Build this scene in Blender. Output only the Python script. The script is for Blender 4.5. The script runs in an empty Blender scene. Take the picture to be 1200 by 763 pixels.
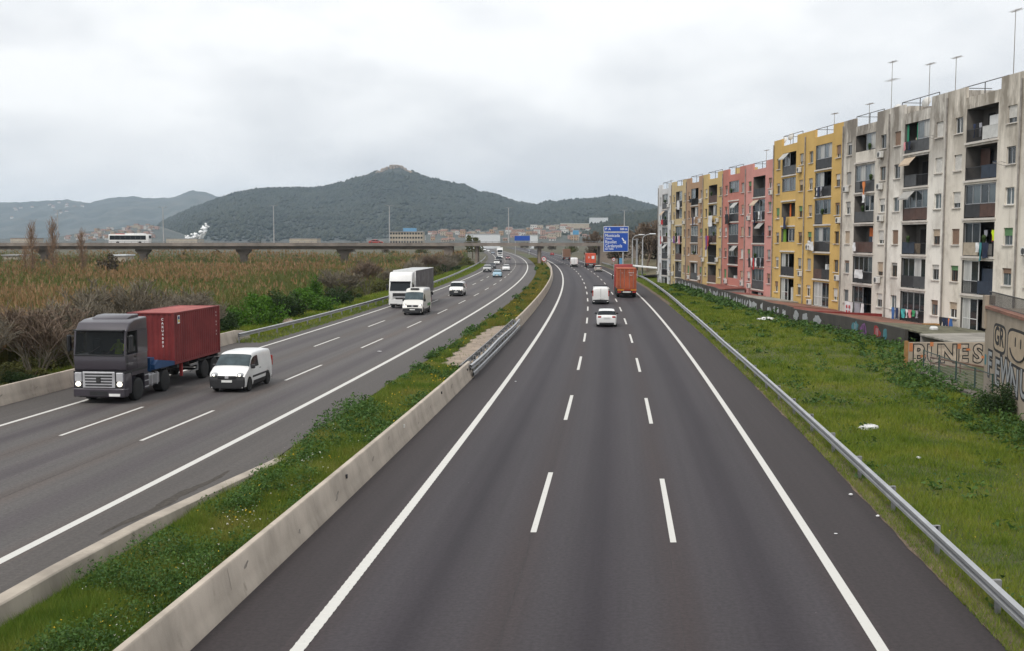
import bpy, bmesh, math, random
import numpy as np
from mathutils import Vector, Matrix, Euler

R = math.radians
rng = np.random.default_rng(7)
random.seed(7)
scene = bpy.context.scene
COL = scene.collection

# ---------------------------------------------------------------- camera
CAM_H = 7.36
PITCH = math.atan(100.5 / 1250.0)
cam_data = bpy.data.cameras.new('camera')
cam = bpy.data.objects.new('camera', cam_data)
COL.objects.link(cam)
cam.location = (0, 0, CAM_H)
cam.rotation_euler = (math.pi / 2 - PITCH, 0, 0)
cam_data.sensor_width = 36.0
cam_data.lens = 37.5
cam_data.clip_start = 0.5
cam_data.clip_end = 40000
scene.camera = cam

# ---------------------------------------------------------------- world, sun, exposure
HAZE = 0.00008
SUN_EL, SUN_AZ = 52, 215           # azimuth measured clockwise from +Y (view direction)
world = bpy.data.worlds.new('World')
scene.world = world
world.use_nodes = True
nt = world.node_tree
nt.nodes.clear()
def N(t, kind, **kw):
    n = t.nodes.new(kind)
    for k, v in kw.items():
        if k.startswith('i_'):
            n.inputs[k[2:].replace('_', ' ')].default_value = v
        else:
            setattr(n, k, v)
    return n
wo = N(nt, 'ShaderNodeOutputWorld')
sky = N(nt, 'ShaderNodeTexSky')
sky.sky_type = 'NISHITA'
sky.sun_disc = False
sky.sun_elevation = R(SUN_EL)
sky.sun_rotation = R(SUN_AZ)
sky.air_density = 1.5
sky.dust_density = 4.0
bg1 = N(nt, 'ShaderNodeBackground')
bg1.inputs['Strength'].default_value = 0.1
nt.links.new(sky.outputs[0], bg1.inputs['Color'])
tc = N(nt, 'ShaderNodeTexCoord')
sep = N(nt, 'ShaderNodeSeparateXYZ')
nt.links.new(tc.outputs['Generated'], sep.inputs[0])
zadd = N(nt, 'ShaderNodeMath', operation='MAXIMUM'); zadd.inputs[1].default_value = 0.0
nt.links.new(sep.outputs['Z'], zadd.inputs[0])
zad2 = N(nt, 'ShaderNodeMath', operation='ADD'); zad2.inputs[1].default_value = 0.16
nt.links.new(zadd.outputs[0], zad2.inputs[0])
dx = N(nt, 'ShaderNodeMath', operation='DIVIDE'); dy = N(nt, 'ShaderNodeMath', operation='DIVIDE')
nt.links.new(sep.outputs['X'], dx.inputs[0]); nt.links.new(zad2.outputs[0], dx.inputs[1])
nt.links.new(sep.outputs['Y'], dy.inputs[0]); nt.links.new(zad2.outputs[0], dy.inputs[1])
comb = N(nt, 'ShaderNodeCombineXYZ')
nt.links.new(dx.outputs[0], comb.inputs[0]); nt.links.new(dy.outputs[0], comb.inputs[1])
comb.inputs[2].default_value = 3.7
cl1 = N(nt, 'ShaderNodeTexNoise'); cl1.inputs['Scale'].default_value = 3.4; cl1.inputs['Detail'].default_value = 6; cl1.inputs['Roughness'].default_value = 0.52; cl1.inputs['Distortion'].default_value = 0.15
vmap = N(nt, 'ShaderNodeMapping'); vmap.inputs['Scale'].default_value = (1.0, 1.0, 2.4); vmap.inputs['Rotation'].default_value = (0.0, 0.25, 0.4); vmap.inputs['Location'].default_value = (4.3, 1.7, .6)
nt.links.new(tc.outputs['Generated'], vmap.inputs['Vector']); nt.links.new(vmap.outputs[0], cl1.inputs['Vector'])
ramp = N(nt, 'ShaderNodeValToRGB')
ramp.color_ramp.elements[0].position = 0.34; ramp.color_ramp.elements[0].color = (0.52, 0.535, 0.56, 1)
ramp.color_ramp.elements[1].position = 0.58; ramp.color_ramp.elements[1].color = (0.74, 0.745, 0.75, 1)
nt.links.new(cl1.outputs[0], ramp.inputs[0])
bg2 = N(nt, 'ShaderNodeBackground')
bg2.inputs['Strength'].default_value = 1.0
nt.links.new(ramp.outputs[0], bg2.inputs['Color'])
mixw = N(nt, 'ShaderNodeMixShader'); mixw.inputs[0].default_value = 0.95
nt.links.new(bg1.outputs[0], mixw.inputs[1]); nt.links.new(bg2.outputs[0], mixw.inputs[2])
nt.links.new(mixw.outputs[0], wo.inputs['Surface'])

sun_data = bpy.data.lights.new('sun', 'SUN')
sun_data.energy = 1.4
sun_data.angle = R(18)
sun_data.color = (1.0, 0.96, 0.9)
sun = bpy.data.objects.new('sun', sun_data)
COL.objects.link(sun)
_el, _az = R(SUN_EL), R(SUN_AZ)
_d = Vector((math.sin(_az) * math.cos(_el), math.cos(_az) * math.cos(_el), math.sin(_el)))
sun.rotation_euler = _d.to_track_quat('Z', 'Y').to_euler()
sun.location = (0, 0, 60)

scene.view_settings.view_transform = 'Standard'
scene.view_settings.look = 'None'
scene.view_settings.exposure = 0.62
scene.view_settings.gamma = 1.0
scene.render.engine = 'CYCLES'
scene.cycles.use_denoising = True
scene.cycles.denoising_prefilter = 'ACCURATE'
scene.cycles.max_bounces = 6
scene.cycles.diffuse_bounces = 3
scene.cycles.glossy_bounces = 3
scene.cycles.transmission_bounces = 3
scene.cycles.transparent_max_bounces = 6
scene.cycles.volume_bounces = 0
scene.cycles.caustics_reflective = False
scene.cycles.caustics_refractive = False

# ---------------------------------------------------------------- mesh helpers
class MB:
    """collects geometry for ONE mesh"""
    def __init__(s):
        s.v = []; s.f = []; s.m = []; s.cur = 0
    def add(s, vs, fs):
        b = len(s.v)
        s.v.extend([tuple(p) for p in vs])
        for q in fs:
            s.f.append(tuple(b + i for i in q)); s.m.append(s.cur)
        return s
    def quad(s, a, b, c, d):
        return s.add((a, b, c, d), ((0, 1, 2, 3),))
    def box(s, x0, x1, y0, y1, z0, z1, M=None):
        vs = [(x0, y0, z0), (x1, y0, z0), (x1, y1, z0), (x0, y1, z0), (x0, y0, z1), (x1, y0, z1), (x1, y1, z1), (x0, y1, z1)]
        if M is not None: vs = [tuple(M @ Vector(p)) for p in vs]
        return s.add(vs, ((0, 3, 2, 1), (4, 5, 6, 7), (0, 1, 5, 4), (1, 2, 6, 5), (2, 3, 7, 6), (3, 0, 4, 7)))
    def cbox(s, x0, x1, y0, y1, z0, z1, r=0.03):
        """box with chamfered edges"""
        r = min(r, (x1 - x0) * .45, (y1 - y0) * .45, (z1 - z0) * .45)
        vs = []
        for sx in (0, 1):
            for sy in (0, 1):
                for sz in (0, 1):
                    x, y, z = (x0, x1)[sx], (y0, y1)[sy], (z0, z1)[sz]
                    ix, iy, iz = (r, -r)[sx], (r, -r)[sy], (r, -r)[sz]
                    vs += [(x, y + iy, z + iz), (x + ix, y, z + iz), (x + ix, y + iy, z)]
        def i(a, b, c, k): return (a * 4 + b * 2 + c) * 3 + k
        fs = [(i(0,0,0,0), i(0,0,1,0), i(0,1,1,0), i(0,1,0,0)), (i(1,0,0,0), i(1,1,0,0), i(1,1,1,0), i(1,0,1,0)),
              (i(0,0,0,1), i(1,0,0,1), i(1,0,1,1), i(0,0,1,1)), (i(0,1,0,1), i(0,1,1,1), i(1,1,1,1), i(1,1,0,1)),
              (i(0,0,0,2), i(0,1,0,2), i(1,1,0,2), i(1,0,0,2)), (i(0,0,1,2), i(1,0,1,2), i(1,1,1,2), i(0,1,1,2))]
        for a in (0, 1):
            for b in (0, 1):
                fs.append((i(0,a,b,1), i(1,a,b,1), i(1,a,b,2), i(0,a,b,2)) if a != b else (i(0,a,b,2), i(1,a,b,2), i(1,a,b,1), i(0,a,b,1)))
                fs.append((i(a,0,b,0), i(a,1,b,0), i(a,1,b,2), i(a,0,b,2)) if a == b else (i(a,0,b,2), i(a,1,b,2), i(a,1,b,0), i(a,0,b,0)))
                fs.append((i(a,b,0,0), i(a,b,1,0), i(a,b,1,1), i(a,b,0,1)) if a != b else (i(a,b,0,1), i(a,b,1,1), i(a,b,1,0), i(a,b,0,0)))
                for c in (0, 1):
                    t = (i(a,b,c,0), i(a,b,c,1), i(a,b,c,2))
                    fs.append(t if (a + b + c) % 2 else t[::-1])
        return s.add(vs, fs)
    def tube(s, p0, p1, r0, r1=None, n=6, cap=True):
        r1 = r0 if r1 is None else r1
        p0 = Vector(p0); p1 = Vector(p1); d = (p1 - p0)
        if d.length < 1e-6: return s
        d.normalize()
        a = d.orthogonal().normalized(); b = d.cross(a)
        vs = []
        for p, r in ((p0, r0), (p1, r1)):
            for k in range(n):
                t = 2 * math.pi * k / n
                vs.append(p + a * (r * math.cos(t)) + b * (r * math.sin(t)))
        fs = [(k, (k + 1) % n, n + (k + 1) % n, n + k) for k in range(n)]
        if cap: fs += [tuple(range(n))[::-1], tuple(range(n, 2 * n))]
        return s.add(vs, fs)
    def path(s, pts, r, n=6):
        for a, b in zip(pts, pts[1:]): s.tube(a, b, r, r, n)
        return s
    def lathe(s, prof, c=(0, 0, 0), axis='z', n=16):
        """prof = [(radius, height)...]"""
        vs = []; fs = []
        for r, h in prof:
            for k in range(n):
                t = 2 * math.pi * k / n; a, b = r * math.cos(t), r * math.sin(t)
                p = {'z': (a, b, h), 'y': (b, h, a), 'x': (h, a, b)}[axis]
                vs.append((c[0] + p[0], c[1] + p[1], c[2] + p[2]))
        for j in range(len(prof) - 1):
            for k in range(n):
                fs.append((j * n + k, j * n + (k + 1) % n, (j + 1) * n + (k + 1) % n, (j + 1) * n + k))
        fs.append(tuple(range(n))[::-1]); fs.append(tuple(range((len(prof) - 1) * n, len(prof) * n)))
        return s.add(vs, fs)
    def prism(s, prof, y0, y1):
        """polygon in x,z extruded along y"""
        n = len(prof)
        vs = [(x, y0, z) for x, z in prof] + [(x, y1, z) for x, z in prof]
        fs = [tuple(range(n)), tuple(range(n, 2 * n))[::-1]] + [((k + 1) % n, k, n + k, n + (k + 1) % n) for k in range(n)]
        return s.add(vs, fs)
    def ell(s, c, rx, ry, rz, nu=8, nv=6):
        vs = []; fs = []
        for j in range(nv + 1):
            ph = math.pi * j / nv
            for k in range(nu):
                t = 2 * math.pi * k / nu
                vs.append((c[0] + rx * math.sin(ph) * math.cos(t), c[1] + ry * math.sin(ph) * math.sin(t), c[2] + rz * math.cos(ph)))
        for j in range(nv):
            for k in range(nu):
                fs.append((j * nu + k, (j + 1) * nu + k, (j + 1) * nu + (k + 1) % nu, j * nu + (k + 1) % nu))
        return s.add(vs, fs)
    def grid(s, P):
        """P[i][j] points"""
        n = len(P[0]); vs = [p for r in P for p in r]
        fs = [(i * n + j, i * n + j + 1, (i + 1) * n + j + 1, (i + 1) * n + j) for i in range(len(P) - 1) for j in range(n - 1)]
        return s.add(vs, fs)
    def mesh(s, name, mats=None, smooth=None):
        me = bpy.data.meshes.new(name)
        me.from_pydata(s.v, [], s.f)
        if mats is not None:
            for m in (mats if isinstance(mats, (list, tuple)) else [mats]): me.materials.append(MAT(m))
            if any(s.m): me.polygons.foreach_set('material_index', s.m)
        if smooth:
            me.polygons.foreach_set('use_smooth', [True] * len(me.polygons))
            me.set_sharp_from_angle(angle=R(smooth))
        me.update()
        return me
    def build(s, name, mats, parent=None, smooth=None, loc=None):
        return place(s.mesh(name, mats, smooth), name, parent, loc)
    def fixn(s): return s

def place(me, name, parent=None, loc=None, rot=None, scale=None):
    o = bpy.data.objects.new(name, me); COL.objects.link(o)
    if parent is not None: o.parent = parent
    if loc is not None: o.location = loc
    if rot is not None: o.rotation_euler = rot
    if scale is not None: o.scale = scale
    return o
def empty(name, loc=(0, 0, 0), rz=0):
    o = bpy.data.objects.new(name, None); COL.objects.link(o)
    o.location = loc; o.rotation_euler = (0, 0, rz); o.empty_display_size = 0.2
    return o
def tag(o, label=None, cat=None, group=None, kind=None):
    if label: o['label'] = label
    if cat: o['category'] = cat
    if group: o['group'] = group
    if kind: o['kind'] = kind
    return o
def copy_tree(o, parent=None):
    c = o.copy(); COL.objects.link(c); c.parent = parent
    for ch in o.children: copy_tree(ch, c)
    return c
def recalc(o):
    bm = bmesh.new(); bm.from_mesh(o.data)
    bmesh.ops.recalc_face_normals(bm, faces=bm.faces)
    bm.to_mesh(o.data); bm.free(); return o
def bevel(o, w, seg=2, ang=30):
    bm = bmesh.new(); bm.from_mesh(o.data)
    bmesh.ops.remove_doubles(bm, verts=bm.verts, dist=1e-4)
    bmesh.ops.recalc_face_normals(bm, faces=bm.faces)
    ed = [e for e in bm.edges if len(e.link_faces) == 2 and e.calc_face_angle(0) > R(ang)]
    bmesh.ops.bevel(bm, geom=ed, offset=w, segments=seg, affect='EDGES', profile=0.5)
    bm.to_mesh(o.data); bm.free()
    o.data.polygons.foreach_set('use_smooth', [True] * len(o.data.polygons))
    o.data.set_sharp_from_angle(angle=R(35))
    return o
def np_mesh(name, verts, tris, mat, smooth=False):
    me = bpy.data.meshes.new(name)
    nv, nf = len(verts), len(tris)
    k = tris.shape[1]
    me.vertices.add(nv); me.vertices.foreach_set('co', np.asarray(verts, np.float32).ravel())
    me.loops.add(nf * k); me.loops.foreach_set('vertex_index', np.asarray(tris, np.int32).ravel())
    me.polygons.add(nf); me.polygons.foreach_set('loop_start', np.arange(0, nf * k, k, dtype=np.int32))
    if smooth: me.polygons.foreach_set('use_smooth', np.ones(nf, bool))
    me.materials.append(MAT(mat)); me.update(calc_edges=True); me.validate()
    return me

# ---------------------------------------------------------------- materials
MATS = {}
def MAT(m):
    return MATS[m] if isinstance(m, str) else m
def newmat(name):
    m = bpy.data.materials.new(name); m.use_nodes = True
    MATS[name] = m
    t = m.node_tree
    return m, t, t.nodes['Principled BSDF']
def rgb(c): return (c[0], c[1], c[2], 1)
def mul(c, k): return tuple(min(1, x * k) for x in c)
def simple(name, c, rough=0.6, metal=0.0, var=0.12, scale=2.0, bump=0.0, bscale=40.0, coat=0.0, spec=0.5, emit=None, c2=None, coords='Object', detail=5, stretch=None, sprd=(0.35, 0.65)):
    m, t, b = newmat(name)
    b.inputs['Roughness'].default_value = rough; b.inputs['Metallic'].default_value = metal
    b.inputs['Specular IOR Level'].default_value = spec
    if coat: b.inputs['Coat Weight'].default_value = coat; b.inputs['Coat Roughness'].default_value = 0.08
    if emit:
        b.inputs['Emission Color'].default_value = rgb(emit[0]); b.inputs['Emission Strength'].default_value = emit[1]
    co = N(t, 'ShaderNodeTexCoord')
    vec = co.outputs[coords]
    if stretch:
        mp = N(t, 'ShaderNodeMapping'); mp.inputs['Scale'].default_value = stretch
        t.links.new(vec, mp.inputs['Vector']); vec = mp.outputs[0]
    no = N(t, 'ShaderNodeTexNoise'); no.inputs['Scale'].default_value = scale; no.inputs['Detail'].default_value = detail; no.inputs['Roughness'].default_value = 0.6
    t.links.new(vec, no.inputs['Vector'])
    rp = N(t, 'ShaderNodeValToRGB')
    rp.color_ramp.elements[0].position, rp.color_ramp.elements[1].position = sprd
    rp.color_ramp.elements[0].color = rgb(mul(c, 1 - var)); rp.color_ramp.elements[1].color = rgb(c2 if c2 else mul(c, 1 + var))
    t.links.new(no.outputs[0], rp.inputs[0])
    t.links.new(rp.outputs[0], b.inputs['Base Color'])
    if bump:
        n2 = N(t, 'ShaderNodeTexNoise'); n2.inputs['Scale'].default_value = bscale; n2.inputs['Detail'].default_value = 4
        t.links.new(co.outputs[coords], n2.inputs['Vector'])
        bp = N(t, 'ShaderNodeBump'); bp.inputs['Strength'].default_value = bump; bp.inputs['Distance'].default_value = 0.02
        t.links.new(n2.outputs[0], bp.inputs['Height']); t.links.new(bp.outputs[0], b.inputs['Normal'])
    return m
def paint(name, c, rough=0.32):
    return simple(name, c, rough=rough, var=0.04, scale=1.5, coat=0.4)
def leafmat(name, cols, scale=0.4, trans=0.25, rough=0.6, detail=3, w=0.5):
    """foliage: colour varies per leaf and in patches"""
    m, t, b = newmat(name)
    b.inputs['Roughness'].default_value = rough; b.inputs['Specular IOR Level'].default_value = 0.25
    geo = N(t, 'ShaderNodeNewGeometry')
    co = N(t, 'ShaderNodeTexCoord')
    no = N(t, 'ShaderNodeTexNoise'); no.inputs['Scale'].default_value = scale; no.inputs['Detail'].default_value = detail
    t.links.new(co.outputs['Object'], no.inputs['Vector'])
    mx = N(t, 'ShaderNodeMath', operation='MULTIPLY_ADD'); mx.inputs[1].default_value = w
    t.links.new(geo.outputs['Random Per Island'], mx.inputs[0])
    mm = N(t, 'ShaderNodeMath', operation='MULTIPLY_ADD'); mm.inputs[1].default_value = 2.2 * (1 - w); mm.inputs[2].default_value = -1.1 * (1 - w) + (1 - w) / 2
    t.links.new(no.outputs[0], mm.inputs[0]); t.links.new(mm.outputs[0], mx.inputs[2])
    rp = N(t, 'ShaderNodeValToRGB')
    el = rp.color_ramp.elements
    for i, c in enumerate(cols):
        p = i / (len(cols) - 1)
        if i == 0: e = el[0]
        elif i == len(cols) - 1: e = el[-1]
        else: e = el.new(p)
        e.position = p; e.color = rgb(c)
    t.links.new(mx.outputs[0], rp.inputs[0]); t.links.new(rp.outputs[0], b.inputs['Base Color'])
    if trans:
        tr = N(t, 'ShaderNodeBsdfTranslucent'); t.links.new(rp.outputs[0], tr.inputs['Color'])
        ms = N(t, 'ShaderNodeMixShader'); ms.inputs[0].default_value = trans
        t.links.new(b.outputs[0], ms.inputs[1]); t.links.new(tr.outputs[0], ms.inputs[2])
        t.links.new(ms.outputs[0], t.nodes['Material Output'].inputs['Surface'])
    return m

# asphalt: UV.x = lateral offset in metres, UV.y = distance along the road
def asphalt(name, base, lane0, lane_lo, lane_hi, shoulder, dark=0.68):
    m, t, b = newmat(name)
    b.inputs['Roughness'].default_value = 0.75; b.inputs['Specular IOR Level'].default_value = 0.4
    uv = N(t, 'ShaderNodeUVMap'); uv.uv_map = 'UVMap'
    sp = N(t, 'ShaderNodeSeparateXYZ'); t.links.new(uv.outputs[0], sp.inputs[0])
    def math1(op, a, v=None, v2=None):
        n = N(t, 'ShaderNodeMath', operation=op)
        if isinstance(a, (int, float)): n.inputs[0].default_value = a
        else: t.links.new(a, n.inputs[0])
        if v is not None:
            if isinstance(v, (int, float)): n.inputs[1].default_value = v
            else: t.links.new(v, n.inputs[1])
        if v2 is not None: n.inputs[2].default_value = v2
        return n.outputs[0]
    def noise(sx, sy, sc, det=4, rough=0.6):
        mp = N(t, 'ShaderNodeMapping'); mp.inputs['Scale'].default_value = (sx, sy, 1)
        t.links.new(uv.outputs[0], mp.inputs['Vector'])
        n = N(t, 'ShaderNodeTexNoise'); n.inputs['Scale'].default_value = sc; n.inputs['Detail'].default_value = det; n.inputs['Roughness'].default_value = rough
        t.links.new(mp.outputs[0], n.inputs['Vector']); return n.outputs[0]
    wob = noise(0.0, 0.05, 1.0)
    u = math1('ADD', sp.outputs[0], math1('MULTIPLY_ADD', wob, 0.5, -0.25))
    k = math1('DIVIDE', math1('SUBTRACT', u, lane0), 3.5)
    fr = math1('FRACT', k)
    dist = math1('ABSOLUTE', math1('SUBTRACT', fr, 0.5))           # 0 at lane centre, .5 on the lines
    cen = N(t, 'ShaderNodeMapRange', interpolation_type='SMOOTHSTEP'); cen.inputs['From Min'].default_value = 0.0; cen.inputs['From Max'].default_value = 0.24
    cen.inputs['To Min'].default_value = 1; cen.inputs['To Max'].default_value = 0
    t.links.new(dist, cen.inputs['Value'])
    inl = math1('MULTIPLY', math1('GREATER_THAN', u, lane_lo), math1('LESS_THAN', u, lane_hi))
    str_ = noise(1.6, 0.012, 1.0, 5)
    oil = math1('MULTIPLY', math1('MULTIPLY', cen.outputs[0], inl), math1('MULTIPLY_ADD', str_, 1.2, 0.1))
    patch = noise(0.25, 0.04, 1.0, 5)
    speck = noise(1, 1, 10.0, 3, 0.75)
    vor = N(t, 'ShaderNodeTexVoronoi'); vor.inputs['Scale'].default_value = 1.3; t.links.new(uv.outputs[0], vor.inputs['Vector'])
    vsep = N(t, 'ShaderNodeSeparateXYZ'); t.links.new(vor.outputs['Color'], vsep.inputs[0])
    dots = math1('MULTIPLY', math1('LESS_THAN', vor.outputs['Distance'], 0.028), math1('GREATER_THAN', vsep.outputs[0], 0.72))
    streak = noise(3.0, 0.02, 1.0, 4)
    val = math1('MULTIPLY_ADD', oil, -(1 - dark), 1.0)
    val = math1('MULTIPLY', val, math1('MULTIPLY_ADD', patch, 0.55, 0.73))
    val = math1('MULTIPLY', val, math1('MULTIPLY_ADD', streak, 0.6, 0.70))
    val = math1('MULTIPLY', val, math1('ADD', math1('MULTIPLY_ADD', speck, 1.5, 0.25), math1('MULTIPLY', dots, 3.0)))
    mixc = N(t, 'ShaderNodeMix', data_type='RGBA')
    mixc.inputs['A'].default_value = rgb(shoulder); mixc.inputs['B'].default_value = rgb(base)
    t.links.new(inl, mixc.inputs['Factor'])
    brn = N(t, 'ShaderNodeMapRange', interpolation_type='SMOOTHSTEP'); brn.inputs['From Min'].default_value = 0.28; brn.inputs['From Max'].default_value = 0.5; t.links.new(dist, brn.inputs['Value'])
    bf = math1('MULTIPLY', math1('MULTIPLY', brn.outputs[0], inl), math1('MULTIPLY_ADD', patch, 1.6, -0.1))
    mixb = N(t, 'ShaderNodeMix', data_type='RGBA'); t.links.new(bf, mixb.inputs['Factor']); t.links.new(mixc.outputs['Result'], mixb.inputs['A']); mixb.inputs['B'].default_value = rgb((shoulder[0] * 1.12, shoulder[1] * 1.0, shoulder[2] * .95))
    mixd = N(t, 'ShaderNodeMix', data_type='RGBA'); t.links.new(oil, mixd.inputs['Factor']); t.links.new(mixb.outputs['Result'], mixd.inputs['A']); mixd.inputs['B'].default_value = rgb((base[0] * .95, base[1] * .86, base[2] * .98))
    vm = N(t, 'ShaderNodeVectorMath', operation='SCALE')
    t.links.new(mixd.outputs['Result'], vm.inputs[0]); t.links.new(val, vm.inputs['Scale'])
    t.links.new(vm.outputs[0], b.inputs['Base Color'])
    bp = N(t, 'ShaderNodeBump'); bp.inputs['Strength'].default_value = 0.25; bp.inputs['Distance'].default_value = 0.01
    t.links.new(speck, bp.inputs['Height']); t.links.new(bp.outputs[0], b.inputs['Normal'])
    return m
asphalt('asphalt_dark', (0.038, 0.0325, 0.0362), -5.81, -6.1, 4.9, (0.0315, 0.0248, 0.0255), 0.50)
asphalt('asphalt_light', (0.084, 0.0765, 0.073), -24.94, -25.2, -14.2, (0.070, 0.062, 0.057), 0.62)
simple('road_paint', (0.30, 0.29, 0.27), rough=0.6, var=0.25, scale=9, c2=(.56, .55, .515), bump=0.2, bscale=60, detail=9, sprd=(.24, .38))
simple('concrete', (0.12, 0.108, 0.09), rough=0.85, var=0.28, scale=1.3, bump=0.3, bscale=25)
simple('concrete_grey', (0.27, 0.25, 0.235), rough=0.85, var=0.3, scale=0.5, bump=0.2, bscale=10)
simple('galvanised', (0.42, 0.43, 0.44), rough=0.42, metal=0.55, var=0.12, scale=1.2)
simple('galvanised_dull', (0.24, 0.24, 0.245), rough=0.55, metal=0.3, var=0.2, scale=1.5)
simple('dirt', (0.27, 0.215, 0.165), rough=0.95, var=0.25, scale=1.1, bump=0.5, bscale=12)
simple('dirt_edge', (0.12, 0.088, 0.06), rough=0.95, var=0.4, scale=3, bump=0.6, bscale=20)
simple('soil_grass', (0.060, 0.075, 0.022), rough=0.95, var=0.35, scale=0.6, c2=(0.085, 0.085, 0.035), bump=0.5, bscale=8)
simple('ground_mat', (0.055, 0.058, 0.026), rough=0.95, var=0.4, scale=0.03, c2=(0.10, 0.082, 0.04))
simple('black_plastic', (0.015, 0.015, 0.017), rough=0.55, var=0.2)
simple('rubber', (0.016, 0.016, 0.016), rough=0.85, var=0.2)
simple('under', (0.010, 0.010, 0.011), rough=0.8, var=0.2)
simple('chassis', (0.028, 0.027, 0.027), rough=0.6, var=0.3)
simple('rim_steel', (0.30, 0.30, 0.31), rough=0.4, metal=0.6, var=0.15)
simple('auto_glass', (0.010, 0.014, 0.017), rough=0.08, var=0.1, spec=0.28)
simple('auto_glass_light', (0.05, 0.07, 0.078), rough=0.08, var=0.3, spec=0.3)
simple('head_lit', (0.9, 0.88, 0.8), rough=0.2, emit=((1.0, 0.93, 0.76), 1.5))
simple('head_off', (0.34, 0.35, 0.36), rough=0.15, spec=0.8)
simple('tail_red', (0.35, 0.02, 0.015), rough=0.25, spec=0.7)
simple('tail_amber', (0.6, 0.22, 0.02), rough=0.3)
simple('plate_white', (0.7, 0.7, 0.68), rough=0.5)
simple('white_trim', (0.75, 0.75, 0.75), rough=0.45)
simple('grey_metal', (0.33, 0.33, 0.34), rough=0.4, metal=0.5)
simple('silver_trim', (0.50, 0.50, 0.52), rough=0.35, metal=0.4)
simple('pole_steel', (0.40, 0.40, 0.40), rough=0.5, metal=0.3)
# ---------------------------------------------------------------- road alignment (plan curves, metres)
def FR(y):
    z = min(y, 372.0) / 100.0
    x = 10.92111 * z - 1.63429 * z * z + 0.01077 * z ** 3
    if y > 372: x -= 4.5e-5 * (y - 372) ** 2
    return x
def FL(y):
    z = min(y, 620.0) / 100.0
    x = 12.32529 * z - 2.31627 * z * z + 0.10166 * z ** 3
    if y > 620: x -= 0.047 * (y - 620) + 2.0e-5 * (y - 620) ** 2
    return x
def pt(F, off, y, z=0.0):
    h = (F(y + .5) - F(y - .5)); n = math.hypot(1, h)
    y = y + off * h / n                      # so that the point lies AT distance y
    h = (F(y + .5) - F(y - .5)); n = math.hypot(1, h)
    return Vector((F(y) + off / n, y - off * h / n, z))
def heading(F, y):
    h = F(y + .5) - F(y - .5)
    return Vector((h, 1, 0)).normalized()
def yrange(a, b, d0=1.5):
    ys = [a]
    while ys[-1] < b: ys.append(min(b, ys[-1] + max(d0, abs(ys[-1]) * 0.035)))
    return ys
def interp(x, tab):
    return float(np.interp(x, [t[0] for t in tab], [t[1] for t in tab]))

def ribbon(name, F, offs, ys, zs, mat, parent=None, uv=True):
    """offs: list of offsets (numbers or functions of y); zs: heights of each"""
    P = []; UV = []
    for y in ys:
        row = []; ruv = []
        for o, z in zip(offs, zs):
            oo = o(y) if callable(o) else o
            row.append(pt(F, oo, y, z(y) if callable(z) else z)); ruv.append((oo, y))
        P.append(row); UV.append(ruv)
    mb = MB().grid(P)
    o = mb.build(name, mat, parent)
    if uv:
        lay = o.data.uv_layers.new(name='UVMap')
        flat = [q for r in UV for q in r]
        for lp, d in zip(o.data.loops, lay.data): d.uv = flat[lp.vertex_index]
    recalc_up(o)
    return o
def recalc_up(o):
    me = o.data
    if len(me.polygons) and me.polygons[0].normal.z < 0: me.flip_normals()

GZ = -0.08
# ground: one sheet to the horizon
g = MB()
xs_ = [-9000, -6000, -2500, -1000, -600, -400, -300] + list(range(-240, 21, 4)) + [40, 60, 150, 400, 1000, 2500, 6000, 9000]
ys_ = [-3000, -600, -100, 0] + list(range(8, 480, 8)) + [520, 600, 700, 1200, 2500, 5000, 9200]
def low(x, y):
    """river flat left of the motorway lies lower than the road"""
    e = FL(y) - 30.5 - x
    a = min(1, max(0, e / 13)); b = min(1, max(0, (470 - y) / 110)) * min(1, max(0, (y - 10) / 40)) * min(1, max(0, (600 + x) / 200))
    return -2.7 * (a * a * (3 - 2 * a)) * b
g.grid([[(x, y, GZ + low(x, y)) for x in xs_] for y in ys_])
ground = g.build('ground', 'ground_mat'); recalc_up(ground); tag(ground, kind='structure')

YS = yrange(-40, 1000)
road_r = ribbon('road_outbound', FR, [-8.3, -5.81, -2.2, 1.25, 4.66, 6.95], YS, [0.0] * 6, 'asphalt_dark'); tag(road_r, 'dark asphalt carriageway leading away from the viewer', kind='structure')
road_l = ribbon('road_inbound', FL, [-27.9, -24.94, -21.44, -17.96, -14.48, lambda y: interp(y, [(0, -11.9), (33, -11.9), (40, -12.2), (400, -12.4)])], YS, [0.0] * 6, 'asphalt_light'); tag(road_l, 'lighter asphalt carriageway with traffic coming towards the viewer', kind='structure')

def strip(F, off, y0, y1, w, name, parent, z=0.006, step=1.5):
    ys = yrange(y0, y1, step)
    o = ribbon(name, F, [off - w / 2, off + w / 2], ys, [z, z], 'road_paint', parent, uv=False)
    return o
# edge lines; the left one of the near carriageway is a ribbed line
strip(FR, 4.66, -30, 900, 0.22, 'edge_line', road_r)
strip(FL, -14.48, -30, 900, 0.26, 'edge_line', road_l)
strip(FL, -24.94, -30, 900, 0.20, 'edge_line', road_l)
strip(FR, -5.81, 48, 900, 0.24, 'edge_line', road_r)
rb = MB()
y = 12.0
while y < 48:
    for a, b, z0, z1 in ((0, .20, .006, .006), (.20, .225, .006, .017), (.225, .29, .017, .017), (.29, .32, .017, .006)):
        p = [pt(FR, -5.81 - .125, y + a, z0), pt(FR, -5.81 + .125, y + a, z0), pt(FR, -5.81 + .125, y + b, z1), pt(FR, -5.81 - .125, y + b, z1)]
        rb.quad(*p)
    y += .32
rb.build('ribbed_edge_line', 'road_paint', road_r)
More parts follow.
